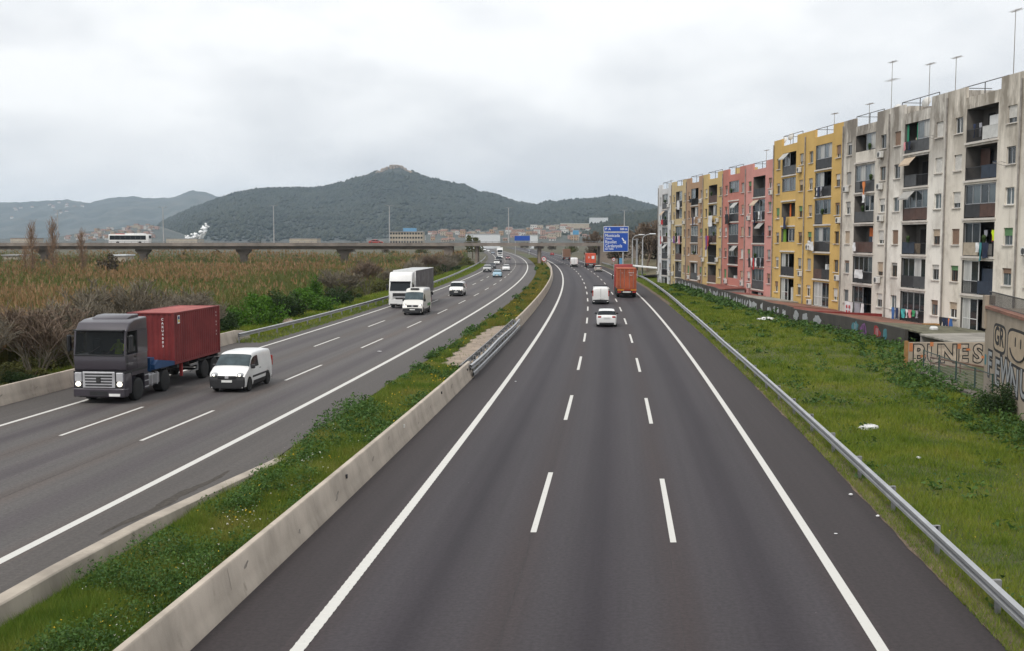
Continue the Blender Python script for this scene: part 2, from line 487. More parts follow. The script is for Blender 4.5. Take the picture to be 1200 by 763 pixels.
# dashes: period 16.95 m, mark 7 m
for F, off, y0, par, w in ((FR, -2.22, 26.4, road_r, .15), (FR, 1.25, 25.5, road_r, .15), (FL, -21.44, 39.7, road_l, .15), (FL, -17.96, 38.7, road_l, .15)):
    y = y0 - 2 * 16.85
    while y < 620:
        if y + 7 > 5: strip(F, off, y, y + 6.95, w, 'lane_dash', par, step=3)
        y += 16.85
# longitudinal joint seams under the lane lines
simple('seam_mat', (0.040, 0.037, 0.038), rough=0.9, var=0.3)
def seam(F, off, y0, y1, par, w=0.009):
    ys = np.arange(y0, y1, 0.6); P = []
    r = random.Random(int(y0 * 10 + off * 100))
    d = 0
    for y in ys:
        d = d * .8 + r.uniform(-.02, .02)
        P.append([pt(F, off + d - w, y, .0045), pt(F, off + d + w * r.random(), y, .0045)])
    o = MB().grid(P).build('joint_seam', 'seam_mat', par); recalc_up(o)
seam(FR, -2.22, 14, 70, road_r); seam(FR, 1.15, 14, 60, road_r, .007); seam(FL, -21.5, 22, 60, road_l); seam(FL, -18.0, 22, 40, road_l, .008)

# ---------------------------------------------------------------- verge and median ground
def noise_off(seed, amp):
    r = random.Random(seed); ph = [r.uniform(0, 6.28) for _ in range(5)]
    return lambda y: amp * (math.sin(y * .9 + ph[0]) * .3 + math.sin(y * 2.3 + ph[1]) * .3 + math.sin(y * .31 + ph[2]) * .5 + math.sin(y * 5.1 + ph[3]) * .2)
ne = noise_off(3, .12); nm = noise_off(5, .16)
YM = list(np.arange(8, 130, .5)) + yrange(130, 900, 6)
def edge_right(y): return 6.86 + ne(y) * .6
# right verge: dirt edge then grass up to the walls
verge_edge = ribbon('verge_edge', FR, [edge_right, lambda y: 7.15 + ne(y) * .6, 7.6], [y for y in YM if y < 400], [0.012, 0.03, 0.0], 'dirt_edge', uv=False); tag(verge_edge, 'bare earth strip along the right edge of the asphalt', kind='structure')
YV = [8, 12, 16, 20, 25, 30, 36, 42, 50, 58, 66, 75, 85, 95, 107, 120, 135, 150, 170, 190, 215, 245, 290, 330]
P = []
for y in YV:
    r_ = FR(y) + 7.4; x1 = 60 if y < 185 else 45
    P.append([(r_ + (x1 - r_) * t ** 1.3, y, 0.01 + (.10 * math.sin(y * .21 + t * 5) * t * (1 - t))) for t in np.linspace(0, 1, 12)])
verge = MB().grid(P).build('grass_verge_ground', 'soil_grass', smooth=60); recalc_up(verge); tag(verge, 'earth under the grass between guardrail and walls', kind='structure')
# median
def med_l(y): return interp(y, [(8, -11.95), (34, -11.8), (40, -12.15), (300, -12.3)]) + (nm(y) if y > 36 else 0)
P = []
for y in YM:
    if y > 560: break
    a = pt(FL, med_l(y), y, 0.012); b = pt(FR, -8.15, y, 0.012)
    P.append([a.lerp(b, t) + Vector((0, 0, (.10 if y > 36 else .05) * math.sin(math.pi * t))) for t in (0, .12, .3, .5, .7, .88, 1)])
median = MB().grid(P).build('median_ground', 'soil_grass', smooth=60); recalc_up(median); tag(median, 'earth of the central reservation between the carriageways', kind='structure')
# bare dirt patch in the median
P = []
for y in np.arange(60, 90.5, .6):
    t = (y - 60) / 30
    a = pt(FL, med_l(y), y); b = pt(FR, -8.2, y)
    lo = interp(t, [(0, .62), (.05, .36), (.3, .28), (.7, .30), (.95, .36), (1, .6)]) + .05 * math.sin(y * 2.1)
    P.append([a.lerp(b, lo + (1 - lo) * s) + Vector((0, 0, .135 * (1 - .2 * s) - (.06 if s in (0, ) else 0) - .06 * (s > .9))) for s in (0, .2, .5, .8, 1)])
dirtp = MB().grid(P).build('dirt_patch', 'dirt', smooth=60); recalc_up(dirtp); tag(dirtp, 'bare sandy patch in the central reservation beside the steel rail', kind='structure')
# broken asphalt beside the low kerb wall
r = random.Random(4); cr = MB()
simple('crack_mat', (0.05, 0.042, 0.034), rough=.95, var=.4, scale=8)
ys = np.arange(26.2, 33.8, .2); P = []
for i, y in enumerate(ys):
    t = i / (len(ys) - 1); w = .05 + .16 * math.sin(math.pi * t) * r.uniform(.4, 1)
    c_ = -13.25 - .06 * math.sin(y * 1.7) + .42 * t
    P.append([pt(FL, c_ - w, y, .005), pt(FL, c_ + w, y, .005)])
o = cr.grid(P).build('broken_asphalt', 'crack_mat', road_l); recalc_up(o)

# ---------------------------------------------------------------- barriers and rails
def barrier(name, F, off, ys, prof, mat, label, hs=None, zbase=0.0):
    """prof: (dx, z) polyline across the road"""
    root = MB(); P = []
    for y in ys:
        k = hs(y) if hs else 1
        P.append([pt(F, (off(y) if callable(off) else off) + dx, y, zbase + z * k) for dx, z in prof])
    root.grid(P); n = len(prof)
    root.add(P[0], (tuple(range(n)),)); root.add(P[-1], (tuple(range(n))[::-1],))
    o = root.build(name, mat, smooth=35); recalc(o); tag(o, label, 'barrier'); return o
JER = [(-.30, 0), (-.285, .07), (-.23, .2), (-.18, .34), (-.095, .80), (-.065, .83), (.065, .83), (.095, .80), (.18, .34), (.23, .2), (.285, .07), (.30, 0)]
def concrete_stained(name, c, dark):
    m, t, b = newmat(name)
    b.inputs['Roughness'].default_value = .88; b.inputs['Specular IOR Level'].default_value = .3
    co = N(t, 'ShaderNodeTexCoord')
    def nz(sc, stretch, det=5):
        mp = N(t, 'ShaderNodeMapping'); mp.inputs['Scale'].default_value = stretch
        t.links.new(co.outputs['Object'], mp.inputs[0])
        n = N(t, 'ShaderNodeTexNoise'); n.inputs['Scale'].default_value = sc; n.inputs['Detail'].default_value = det; n.inputs['Roughness'].default_value = .65
        t.links.new(mp.outputs[0], n.inputs['Vector']); return n.outputs[0]
    r1 = N(t, 'ShaderNodeValToRGB'); r1.color_ramp.elements[0].position = .3; r1.color_ramp.elements[1].position = .62
    r1.color_ramp.elements[0].color = rgb(mul(c, .72)); r1.color_ramp.elements[1].color = rgb(mul(c, 1.1))
    t.links.new(nz(.8, (1, 1, .35)), r1.inputs[0])
    r2 = N(t, 'ShaderNodeValToRGB'); r2.color_ramp.elements[0].position = .60; r2.color_ramp.elements[1].position = .72
    r2.color_ramp.elements[0].color = (0, 0, 0, 1); r2.color_ramp.elements[1].color = (.7, .7, .7, 1)
    t.links.new(nz(1.7, (1, 1, .5), 6), r2.inputs[0])
    mx = N(t, 'ShaderNodeMix', data_type='RGBA'); t.links.new(r2.outputs[0], mx.inputs['Factor'])
    t.links.new(r1.outputs[0], mx.inputs['A']); mx.inputs['B'].default_value = rgb(dark)
    t.links.new(mx.outputs['Result'], b.inputs['Base Color'])
    bp = N(t, 'ShaderNodeBump'); bp.inputs['Strength'].default_value = .3; bp.inputs['Distance'].default_value = .01
    t.links.new(nz(30, (1, 1, 1)), bp.inputs['Height']); t.links.new(bp.outputs[0], b.inputs['Normal'])
concrete_stained('barrier_concrete', (0.45, 0.39, 0.325), (0.25, 0.215, 0.175))
concrete_stained('barrier_concrete_old', (0.37, 0.325, 0.27), (0.20, 0.18, 0.15))

simple('barrier_scuff', (.25, .22, .19), rough=.9, var=.3, scale=6)
b1 = barrier('concrete_barrier', FR, -8.02, list(np.arange(6, 57, .8)) + [57.2], JER, 'barrier_concrete', 'near length of pale concrete barrier right of the median grass')
b2 = barrier('concrete_barrier', FR, -8.02, list(np.arange(88.3, 340, 1.6)), JER, 'barrier_concrete', 'far length of pale concrete barrier curving along the median beyond the steel rail')
b3 = barrier('concrete_barrier', FL, -28.1, list(np.arange(15, 79, 1.0)) + [79.5], JER, 'barrier_concrete', 'concrete barrier at the left roadside behind the grey truck',
             hs=lambda y: interp(y, [(0, 1), (77.4, 1), (79.5, .62)]))
LOWP = [(-.24, 0), (-.24, .50), (-.21, .53), (.12, .53), (.15, .50), (.20, 0)]
b4 = barrier('low_concrete_wall', FL, lambda y: interp(y, [(0, -12.1), (26, -12.1), (34.6, -11.55)]), list(np.arange(6, 34, .7)) + [34.4, 34.9], LOWP, 'barrier_concrete_old',
             'low concrete wall on the left edge of the median, sloping down at its end', hs=lambda y: interp(y, [(0, .92), (22, .90), (26, .72), (31, .52), (34.9, .30)]))
# reflectors on the near barrier
simple('reflector_mat', (0.7, 0.7, 0.66), rough=.25)
for y in (38.5, 47.0, 55.5, 30.2):
    m = MB(); p = pt(FR, -8.02 + .135, y, .58)
    m.box(p.x, p.x + .05, p.y - .05, p.y + .05, p.z - .05, p.z + .06)
    m.build('reflector', 'black_plastic' if y != 38.5 else 'reflector_mat', b1)

rdS = random.Random(12)
for F_, off_, ob_, ys_s in ((FR, -8.02, b1, (22, 25.5, 29, 33.5, 36, 41, 44, 50, 53)), (FL, -28.1, b3, (44, 47, 50, 58, 66))):
    for y in ys_s:     # scuffs and grime marks on the face
        w_, h_, z_ = rdS.uniform(.06, .35), rdS.uniform(.02, .06), rdS.uniform(.25, .7); n_ = 11; P_ = []
        for i in range(n_):
            a_ = 6.283 * i / n_; k_ = rdS.uniform(.5, 1.1); zz = z_ + math.sin(a_) * h_ * k_ + .25 * w_ * math.cos(a_); fx = interp(zz, [(.2, .23), (.34, .18), (.80, .095)]) + .004
            P_.append(pt(F_, off_ + fx, y + math.cos(a_) * w_ * k_, zz))
        MB().add(P_, (tuple(range(n_)),)).build('scuff', 'barrier_scuff', ob_)
for y in np.arange(9, 57, 6.0):
    MB().quad(*[pt(FR, -8.02 + fx, yy, zz) for fx, yy, zz in ((.104, y, .78), (.104, y + .014, .78), (.186, y + .014, .33), (.186, y, .33))]).build('joint', 'barrier_scuff', b1)
WB = [(.0, .43), (.08, .46), (.08, .53), (.0, .56), (.0, .60), (.08, .63), (.08, .70), (.0, .735), (-.012, .735), (-.012, .43)]
def guardrail(name, F, off, y0, y1, side, label, step=4.0, sub=2.0, post=True, mat='galvanised', block=True, zoff=0, wav=None):
    """side = +1: the beam bulges towards +offset; posts stand on the other side"""
    root = empty(name, pt(F, off(y0) if callable(off) else off, y0)); tag(root, label, 'guardrail')
    L0 = root.location
    ys = [y0]
    while ys[-1] < y1: ys.append(min(y1, ys[-1] + max(sub, ys[-1] * .02)))
    P = []
    for y in ys:
        oo = off(y) if callable(off) else off
        P.append([pt(F, oo + side * dx, y, z + zoff) - L0 for dx, z in WB])
    mb = MB().grid(P); o = mb.build('beam', mat, root, smooth=40); recalc(o)
    pm = MB(); pm.box(-.05, .05, -.05, .05, -.3, .70)
    if block: pm.box(min(0, side * .14), max(0, side * .14), -.05, .05, .46, .695)
    me = pm.mesh('post', 'galvanised_dull')
    y = y0 + .5
    while y < y1 and post:
        oo = off(y) if callable(off) else off
        place(me, 'post', root, pt(F, oo - side * .17, y, zoff) - L0, (0, 0, -math.atan2(heading(F, y).x, 1)))
        y += max(step, y * .03)
    return root
def rail_r(y): return interp(y, [(0, 7.22), (70, 7.1), (107, 7.4), (142, 7.95), (186, 8.65), (320, 8.4)])
guardrail('guardrail', FR, rail_r, 8, 330, -1, 'steel guardrail with a single beam along the right verge')
guardrail('guardrail', FL, lambda y: interp(y, [(70, -27.55), (80, -27.2), (90, -26.9), (125, -26.7), (180, -27.4), (245, -28.5), (330, -29)]), 75.5, 430, 1, 'steel guardrail along the left verge beyond the concrete barrier')
guardrail('guardrail', FR, lambda y: -7.78 + .05 * math.sin((y - 56) * .3), 56.0, 88.8, 1, 'steel rail bridging the gap between the two median barriers, facing the outbound lanes', step=2.2, mat='galvanised', zoff=.05)
guardrail('guardrail', FR, lambda y: -8.28, 55.8, 88.6, -1, 'rear steel rail of the median gap, facing the sandy patch', step=2.2, mat='galvanised_dull', zoff=.05)
# lower steel rub rail
rr = MB(); P = []
for y in np.arange(56.3, 88.5, 1.5):
    P.append([pt(FR, -7.66 + a, y, z) for a, z in ((0, .1), (.05, .12), (.05, .32), (0, .35), (-.02, .35), (-.02, .1))])
o = rr.grid(P).build('rub_rail', 'galvanised', smooth=40); tag(recalc(o), 'low steel rub rail under the median gap rail', 'guardrail')
# ---------------------------------------------------------------- noise + vegetation helpers
def vn(x, y, seed=0):
    x = np.asarray(x, float); y = np.asarray(y, float)
    xi = np.floor(x); yi = np.floor(y); fx = x - xi; fy = y - yi
    fx = fx * fx * (3 - 2 * fx); fy = fy * fy * (3 - 2 * fy)
    def h(a, b):
        s = np.sin(a * 127.1 + b * 311.7 + seed * 74.7) * 43758.5453
        return s - np.floor(s)
    return (h(xi, yi) * (1 - fx) + h(xi + 1, yi) * fx) * (1 - fy) + (h(xi, yi + 1) * (1 - fx) + h(xi + 1, yi + 1) * fx) * fy
def fbm(x, y, seed=0, oct=4):
    s = 0; a = .5
    for i in range(oct):
        s = s + a * vn(x * 2 ** i, y * 2 ** i, seed + i); a *= .5
    return s
def blades(P, h, w, lean, rg):
    n = len(P); a = rg.uniform(0, 2 * np.pi, n); b = rg.uniform(0, 2 * np.pi, n)
    dx = np.stack([np.cos(a), np.sin(a), np.zeros(n)], 1) * (w / 2)[:, None]
    tip = P + np.stack([np.cos(b) * lean, np.sin(b) * lean, h], 1)
    V = np.stack([P - dx, P + dx, tip], 1).reshape(-1, 3)
    return V
def tri_idx(n): return np.arange(n * 3).reshape(-1, 3)
def leafcloud(C, size, rg, flat=.5):
    """random leaf triangles centred at C"""
    n = len(C)
    d1 = rg.normal(size=(n, 3)); d1[:, 2] *= flat; d1 /= np.linalg.norm(d1, axis=1)[:, None]
    d2 = rg.normal(size=(n, 3)); d2 -= d1 * np.sum(d1 * d2, 1)[:, None]; d2 /= np.linalg.norm(d2, axis=1)[:, None]
    s = size[:, None]
    V = np.stack([C - d1 * s - d2 * s * .35, C + d1 * s, C - d1 * s * .2 + d2 * s * .75], 1).reshape(-1, 3)
    return V

leafmat('grass_mat', [(0.050, 0.098, 0.011), (0.118, 0.185, 0.015), (0.21, 0.25, 0.028), (0.31, 0.28, 0.065)], scale=.35, trans=.3, w=.45)
leafmat('median_grass_mat', [(0.050, 0.105, 0.012), (0.105, 0.175, 0.018), (0.185, 0.21, 0.034), (0.32, 0.25, 0.09)], scale=.5, trans=.3, w=.45)
leafmat('far_median_mat', [(0.06, 0.085, 0.014), (0.13, 0.14, 0.022), (0.20, 0.17, 0.03), (0.28, 0.20, 0.05)], scale=.12, trans=.3, w=.45)
leafmat('weed_mat', [(0.026, 0.064, 0.016), (0.055, 0.115, 0.024), (0.10, 0.18, 0.032)], scale=.7, trans=.25, w=.6)
leafmat('flower_mat', [(0.55, 0.36, 0.02), (0.65, 0.45, 0.03)], trans=.1)
leafmat('white_flower_mat', [(0.5, 0.5, 0.42), (0.6, 0.58, 0.5)], trans=.1)

# --- grass of the right verge
def verge_x(y):    # left limit, right limit
    return FR(y) + rail_r(y) + .15
def yard_x(y):
    return np.interp(y, [0, 40, 49, 60, 73, 90, 110, 140, 168, 190, 240], [19.0, 19.9, 21.8, 23.2, 27.1, 25.4, 25.0, 25.9, 26.6, 28, 32])
def sample_y(n, y0, y1, rg, p=1.0):
    # density falls with distance
    u = rg.random(n)
    if p == 1.0: return y0 * (y1 / y0) ** u
    k = 1 - p
    return (y0 ** k + u * (y1 ** k - y0 ** k)) ** (1 / k)
FRv = np.vectorize(FR); FLv = np.vectorize(FL); RRv = np.vectorize(rail_r)
def verge_grass():
    rg = np.random.default_rng(11); n = 430000
    y = sample_y(n, 14, 230, rg, 1.35)
    lo = FRv(y) + np.where(rg.random(n) < .3, 6.88 + .2 * rg.random(n), 7.1 + .3 * rg.random(n)); hi = yard_x(y)
    x = lo + (hi - lo) * rg.random(n)
    k = np.clip(y / 30, .8, 5)
    d = fbm(x * .25, y * .25, 3)
    dark = fbm(x * .9, y * .9, 8)
    h = (.07 + .30 * np.clip(d - .25, 0, 1) ** 1.2 + .25 * np.clip(dark - .5, 0, 1)) * rg.uniform(.5, 1.3, n)
    keep = (vn(x * 1.3, y * 1.3, 5) + rg.random(n) * .9) > .38
    nearedge = np.clip((x - lo) / .6, .25, 1); h *= nearedge
    P = np.stack([x, y, np.full(n, .0)], 1)[keep]
    V = blades(P, h[keep], (.012 + .006 * rg.random(keep.sum())) * k[keep], h[keep] * .55, rg)
    me = np_mesh('grass', V, tri_idx(len(P)), 'grass_mat')
    o = place(me, 'verge_grass'); tag(o, 'rough green grass between the right guardrail and the walls', 'grass', kind='stuff')
    # broad-leaved weeds in tussocks
    m = 800; y = sample_y(m, 16, 170, rg, 1.0); lo = FRv(y) + 7.6; hi = yard_x(y); t = rg.random(m)
    t = np.where(rg.random(m) < .86, 1 - t * t * .3, t); x = lo + (hi - lo) * t
    VV = []
    for i in range(m):
        s = rg.uniform(.18, .42) * (1.5 if t[i] > .85 else 1); c = int(26 * (1.6 if y[i] < 60 else 1))
        q = rg.normal(size=(c, 3)) * [s * .8, s * .8, s * .35] + [x[i], y[i], s * .35]; q[:, 2] = np.abs(q[:, 2])
        VV.append(leafcloud(q, rg.uniform(.05, .11, c) * max(1, y[i] / 45), rg))
    V = np.concatenate(VV)
    o2 = place(np_mesh('weeds', V, tri_idx(len(V) // 3), 'weed_mat'), 'verge_weeds'); tag(o2, 'dark leafy weeds in tussocks on the right verge and along the wall foot', 'weeds', kind='stuff')
    V = []
    for i in range(750):      # grass tufts
        yy = float(sample_y(1, 15, 110, rg, 1.25)[0]); lo_ = FR(yy) + 7.2; xx = lo_ + (float(yard_x(yy)) - lo_) * rg.random(); c = 34; hh = rg.uniform(.16, .42) * np.clip(yy / 30, 1, 1.4)
        q = np.stack([xx + rg.normal(size=c) * .07, yy + rg.normal(size=c) * .07, np.zeros(c)], 1); V.append(blades(q, hh * rg.uniform(.5, 1.1, c), np.full(c, .014 * max(1, yy / 30)), hh * rg.uniform(.2, .7, c), rg))
    ne_ = 26000; yy = sample_y(ne_, 14, 120, rg, 1.3); q = np.stack([FRv(yy) + 6.9 + np.abs(rg.normal(size=ne_)) * .45, yy, np.zeros(ne_)], 1); hh = rg.uniform(.04, .2, ne_); V.append(blades(q, hh, .013 * np.clip(yy / 28, .8, 4), hh * .6, rg))
    V = np.concatenate(V); o4 = place(np_mesh('tufts', V, tri_idx(len(V) // 3), 'grass_mat'), 'verge_tufts'); tag(o4, 'taller grass tufts scattered over the right verge', 'grass', kind='stuff')
    n = 260; y = sample_y(n, 18, 60, rg, 1.2); x = FRv(y) + 7.3 + rg.random(n) ** 2 * 8
    c = np.stack([x, y, rg.uniform(.08, .2, n)], 1); V = leafcloud(c, rg.uniform(.012, .022, n), rg)
    o3 = place(np_mesh('flowers', V, tri_idx(n), 'flower_mat'), 'verge_flowers'); tag(o3, 'tiny yellow flowers dotted along the right verge', 'flowers', kind='stuff')
verge_grass()

def median_plants():
    rg = np.random.default_rng(12); n = 420000
    y = sample_y(n, 12, 420, rg, 1.55)
    ml = np.interp(y, [8, 30, 34, 36, 40, 300, 420], [-12.0, -11.95, -11.75, -11.9, -12.1, -12.25, -12.3])
    hgL = np.gradient(FLv(np.arange(0, 430.)), 1.0); xl = FLv(y) + ml; xr = FRv(y) - 8.3
    t = rg.random(n); x = xl + (xr - xl) * t
    # keep the sandy patch free
    tt = (y - 60) / 30
    lo = np.interp(tt, [0, .05, .3, .7, .95, 1], [.62, .36, .28, .30, .36, .6]) + .05 * np.sin(y * 2.1)
    bare = (tt > 0) & (tt < 1) & (t > lo + rg.normal(size=n) * .02)
    bare &= rg.random(n) > .004
    d = fbm(x * .5, y * .35, 13); k = np.clip(y / 24, .8, 9)
    h = (.15 + .50 * np.clip(d - .22, 0, 1) ** 1.2) * rg.uniform(.4, 1.25, n) * np.where(y > 85, 1.1, 1)
    edge = np.clip(np.minimum(t, 1 - t) / .08, .35, 1); h *= edge
    keep = ~bare & ((vn(x * 1.6, y * 1.6, 9) + rg.random(n)) > .42)
    P = np.stack([x, y, .03 + .06 * np.sin(np.pi * t)], 1)[keep]
    V = blades(P, h[keep], (.010 + .006 * rg.random(keep.sum())) * k[keep], h[keep] * .5, rg)
    V3 = V.reshape(-1, 3, 3); nr = P[:, 1] + 16 * rg.normal(size=len(P)) < 84
    for sel, mt, lab in ((nr, 'median_grass_mat', 'long green grass growing in the near part of the central reservation'), (~nr, 'far_median_mat', 'yellowish grass growing in the far part of the central reservation')):
        o = place(np_mesh('grass', V3[sel].reshape(-1, 3), tri_idx(int(sel.sum())), mt), 'median_grass'); tag(o, lab, 'grass', kind='stuff')
    V = []
    for i in range(900):
        yy = float(sample_y(1, 13, 120, rg, 1.35)[0]); tt_ = rg.uniform(.04, .96); a_, b_ = FL(yy) - 11.8, FR(yy) - 8.4; tq = (yy - 60) / 30
        if 0 < tq < 1 and tt_ > .24: continue
        c = 36; hh = rg.uniform(.2, .5); xx = a_ + (b_ - a_) * tt_
        q = np.stack([xx + rg.normal(size=c) * .06, yy + rg.normal(size=c) * .06, np.full(c, .05)], 1); V.append(blades(q, hh * rg.uniform(.5, 1.1, c), np.full(c, .013 * max(1, yy / 26)), hh * rg.uniform(.2, .7, c), rg))
    V = np.concatenate(V); o = place(np_mesh('tufts', V, tri_idx(len(V) // 3), 'median_grass_mat'), 'median_tufts'); tag(o, 'tall grass tufts in the central reservation', 'grass', kind='stuff')
    # bushy weeds
    m = 900; y = sample_y(m, 14, 300, rg, 1.15); t = rg.random(m) ** 1.0
    ml = np.interp(y, [8, 34, 36, 40, 300, 420], [-11.6, -11.45, -11.8, -12.0, -12.25, -12.3]); xl = FLv(y) + ml; xr = FRv(y) - 8.45
    VV = []
    cl = vn(y * .35, t * 3, 21)
    for i in range(m):
        tq = (y[i] - 60) / 30
        if 0 < tq < 1 and t[i] > np.interp(tq, [0, .05, .3, .7, .95, 1], [.55, .28, .22, .22, .28, .5]): continue
        if cl[i] < .42 or (y[i] > 84 and rg.random() < .75) or (t[i] < .16 and 24 < y[i] < 37): continue
        x = xl[i] + (xr[i] - xl[i]) * t[i]
        s = rg.uniform(.22, .52) * (1.2 if t[i] < .3 else 1); s *= 1.25 if y[i] < 50 else 1; c = int(np.clip(260 * 24 / y[i], 26, 260))
        th = rg.random(c) * 6.283; ph = rg.random(c); rr_ = rg.random(c) ** .4
        q = np.stack([np.cos(th) * np.sqrt(1 - ph ** 2) * s * rr_, np.sin(th) * np.sqrt(1 - ph ** 2) * s * rr_, ph * s * 1.1 * rr_ + .05], 1) + [x, y[i], .03]
        VV.append(leafcloud(q, rg.uniform(.022, .05, c) * max(1, y[i] / 26), rg, .9))
    V = np.concatenate(VV)
    o = place(np_mesh('weeds', V, tri_idx(len(V) // 3), 'weed_mat'), 'median_weeds'); tag(o, 'dense dark green weeds crowding the central reservation', 'weeds', kind='stuff')
    for nm_, mt, n, ys, lab in (('median_flowers', 'flower_mat', 1500, 16, 'small yellow flowers among the weeds of the central reservation'), ('median_white_flowers', 'white_flower_mat', 900, 15, 'small white flowers in the nearest grass of the central reservation')):
        y = sample_y(n, ys, 160 if 'yel' in lab else 40, rg, 1.2); t = .12 + .8 * rg.random(n)
        keep = vn(y * .8, t * 4, 31 if 'yel' in lab else 44) > .62
        y = y[keep]; t = t[keep]; n = len(y)
        tq = (y - 60) / 30; ok = ~((tq > 0) & (tq < 1) & (t > .22)); y = y[ok]; t = t[ok]; n = len(y)
        x = FLv(y) - 11.8 + (FRv(y) - 8.4 - FLv(y) + 11.8) * t
        c = np.stack([x, y, rg.uniform(.18, .42, n)], 1); V = leafcloud(c, rg.uniform(.020, .036, n) * np.clip(y / 28, 1, 3), rg)
        o = place(np_mesh('flowers', V, tri_idx(n), mt), nm_); tag(o, lab, 'flowers', kind='stuff')
median_plants()

# left verge strip of grass behind the guardrail
def left_verge():
    rg = np.random.default_rng(15); n = 60000
    y = sample_y(n, 76, 330, rg, 1.3)
    off = np.where(rg.random(n) < .35, -25.9 - 1.3 * rg.random(n), -27.2 - 5 * rg.random(n)); x = FLv(y) + np.interp(y, [80, 330], [0, -1.2]) + off; z = np.zeros(n)
    n2 = 40000; y2 = sample_y(n2, 36, 130, rg, 1.0); o2_ = -28.6 - 11 * rg.random(n2); x2 = FLv(y2) + o2_
    x = np.concatenate([x, x2]); y = np.concatenate([y, y2]); off = np.concatenate([off, o2_]); n += n2; z = np.array([GZ + low(a_, b_) for a_, b_ in zip(x, y)])
    h = rg.uniform(.12, .45, n) * np.where(off > -27.2, .6, 1); k = np.clip(y / 24, 1, 9)
    V = blades(np.stack([x, y, z], 1), h, .016 * k, h * .5, rg)
    o = place(np_mesh('grass', V, tri_idx(n), 'grass_mat'), 'left_verge_grass'); tag(o, 'bright grass on the left verge beside the steel guardrail', 'grass', kind='stuff')
left_verge()

# ---------------------------------------------------------------- reed bed
leafmat('reed_mat', [(0.050, 0.080, 0.016), (0.095, 0.125, 0.026), (0.135, 0.14, 0.036), (0.25, 0.18, 0.065)], scale=.06, trans=.3, w=.42, detail=6)
leafmat('plume_mat', [(0.20, 0.13, 0.06), (0.30, 0.18, 0.085), (0.38, 0.26, 0.15)], scale=.05, trans=.25, w=.6)
def reeds():
    rg = np.random.default_rng(21); n = 60000
    y = sample_y(n, 60, 430, rg, .75)
    xr = FLv(y) + np.interp(y, [60, 100, 150, 250, 316, 430], [-36, -36, -35, -35, -35.5, -36]); xl = -.5 * y - 8
    x = xl + (xr - xl) * rg.random(n)
    g = fbm(x * .06, y * .06, 4); keep = fbm(x * .2, y * .12, 14) + rg.random(n) * .35 > .42
    x, y, g = x[keep], y[keep], g[keep]; n = len(x)
    k = np.clip(y / 90, 1, 3.2)
    h = 1.9 + 3.9 * g + rg.normal(size=n) * .5
    gz = np.array([GZ + low(a_, b_) for a_, b_ in zip(x, y)]); P = np.stack([x, y, gz - .1], 1)
    V = [blades(P, h, .05 * k, .12 * h, rg)]
    for j in range(6):
        f = rg.uniform(.25, .95, n); Q = P + np.stack([rg.normal(size=n) * .15, rg.normal(size=n) * .15, h * f], 1)
        V.append(blades(Q, h * rg.uniform(-.02, .22, n), .055 * k * rg.uniform(.7, 1.5, n), rg.uniform(.2, .6, n), rg))
    V = np.concatenate(V)
    o = place(np_mesh('reeds', V, tri_idx(len(V) // 3), 'reed_mat'), 'reed_bed'); tag(o, 'wide bed of dry orange and green reeds left of the motorway', 'reeds', kind='stuff')
    s = rg.random(n) < np.clip((fbm(x * .03, y * .03, 24) - .36) * 2.4, .04, .7); m = s.sum()
    Q = P[s] + np.stack([rg.normal(size=m) * .2, rg.normal(size=m) * .2, h[s] * .92], 1)
    V = []
    for j in range(3):
        V.append(blades(Q + rg.normal(size=(m, 3)) * [.08, .08, .1], rg.uniform(.4, .8, m), .13 * k[s], .16 + 0 * k[s], rg))
    V = np.concatenate(V)
    o2 = place(np_mesh('plumes', V, tri_idx(len(V) // 3), 'plume_mat'), 'plumes', o); o2['kind'] = 'stuff'
reeds()

# ---------------------------------------------------------------- shrubs and trees
simple('bark_grey', (0.165, 0.142, 0.105), rough=.9, var=.3, scale=3)
simple('bark_brown', (0.15, 0.108, 0.078), rough=.9, var=.3, scale=3)
simple('twig_orange', (0.25, 0.16, 0.10), rough=.9, var=.3, scale=3)
leafmat('bud_mat', [(0.10, 0.075, 0.045), (0.15, 0.115, 0.065), (0.17, 0.15, 0.07)], scale=.5, w=.6)
leafmat('leaf_dark', [(0.014, 0.030, 0.008), (0.028, 0.055, 0.012), (0.045, 0.085, 0.016)], scale=.6, w=.6)
leafmat('leaf_bright', [(0.03, 0.075, 0.008), (0.065, 0.155, 0.013), (0.11, 0.22, 0.022)], scale=.6, w=.5)
leafmat('leaf_olive', [(0.05, 0.06, 0.016), (0.095, 0.10, 0.026), (0.15, 0.135, 0.042)], scale=.3, w=.5)
leafmat('leaf_brown', [(0.055, 0.045, 0.028), (0.09, 0.068, 0.042), (0.13, 0.095, 0.06)], scale=.3, w=.5)
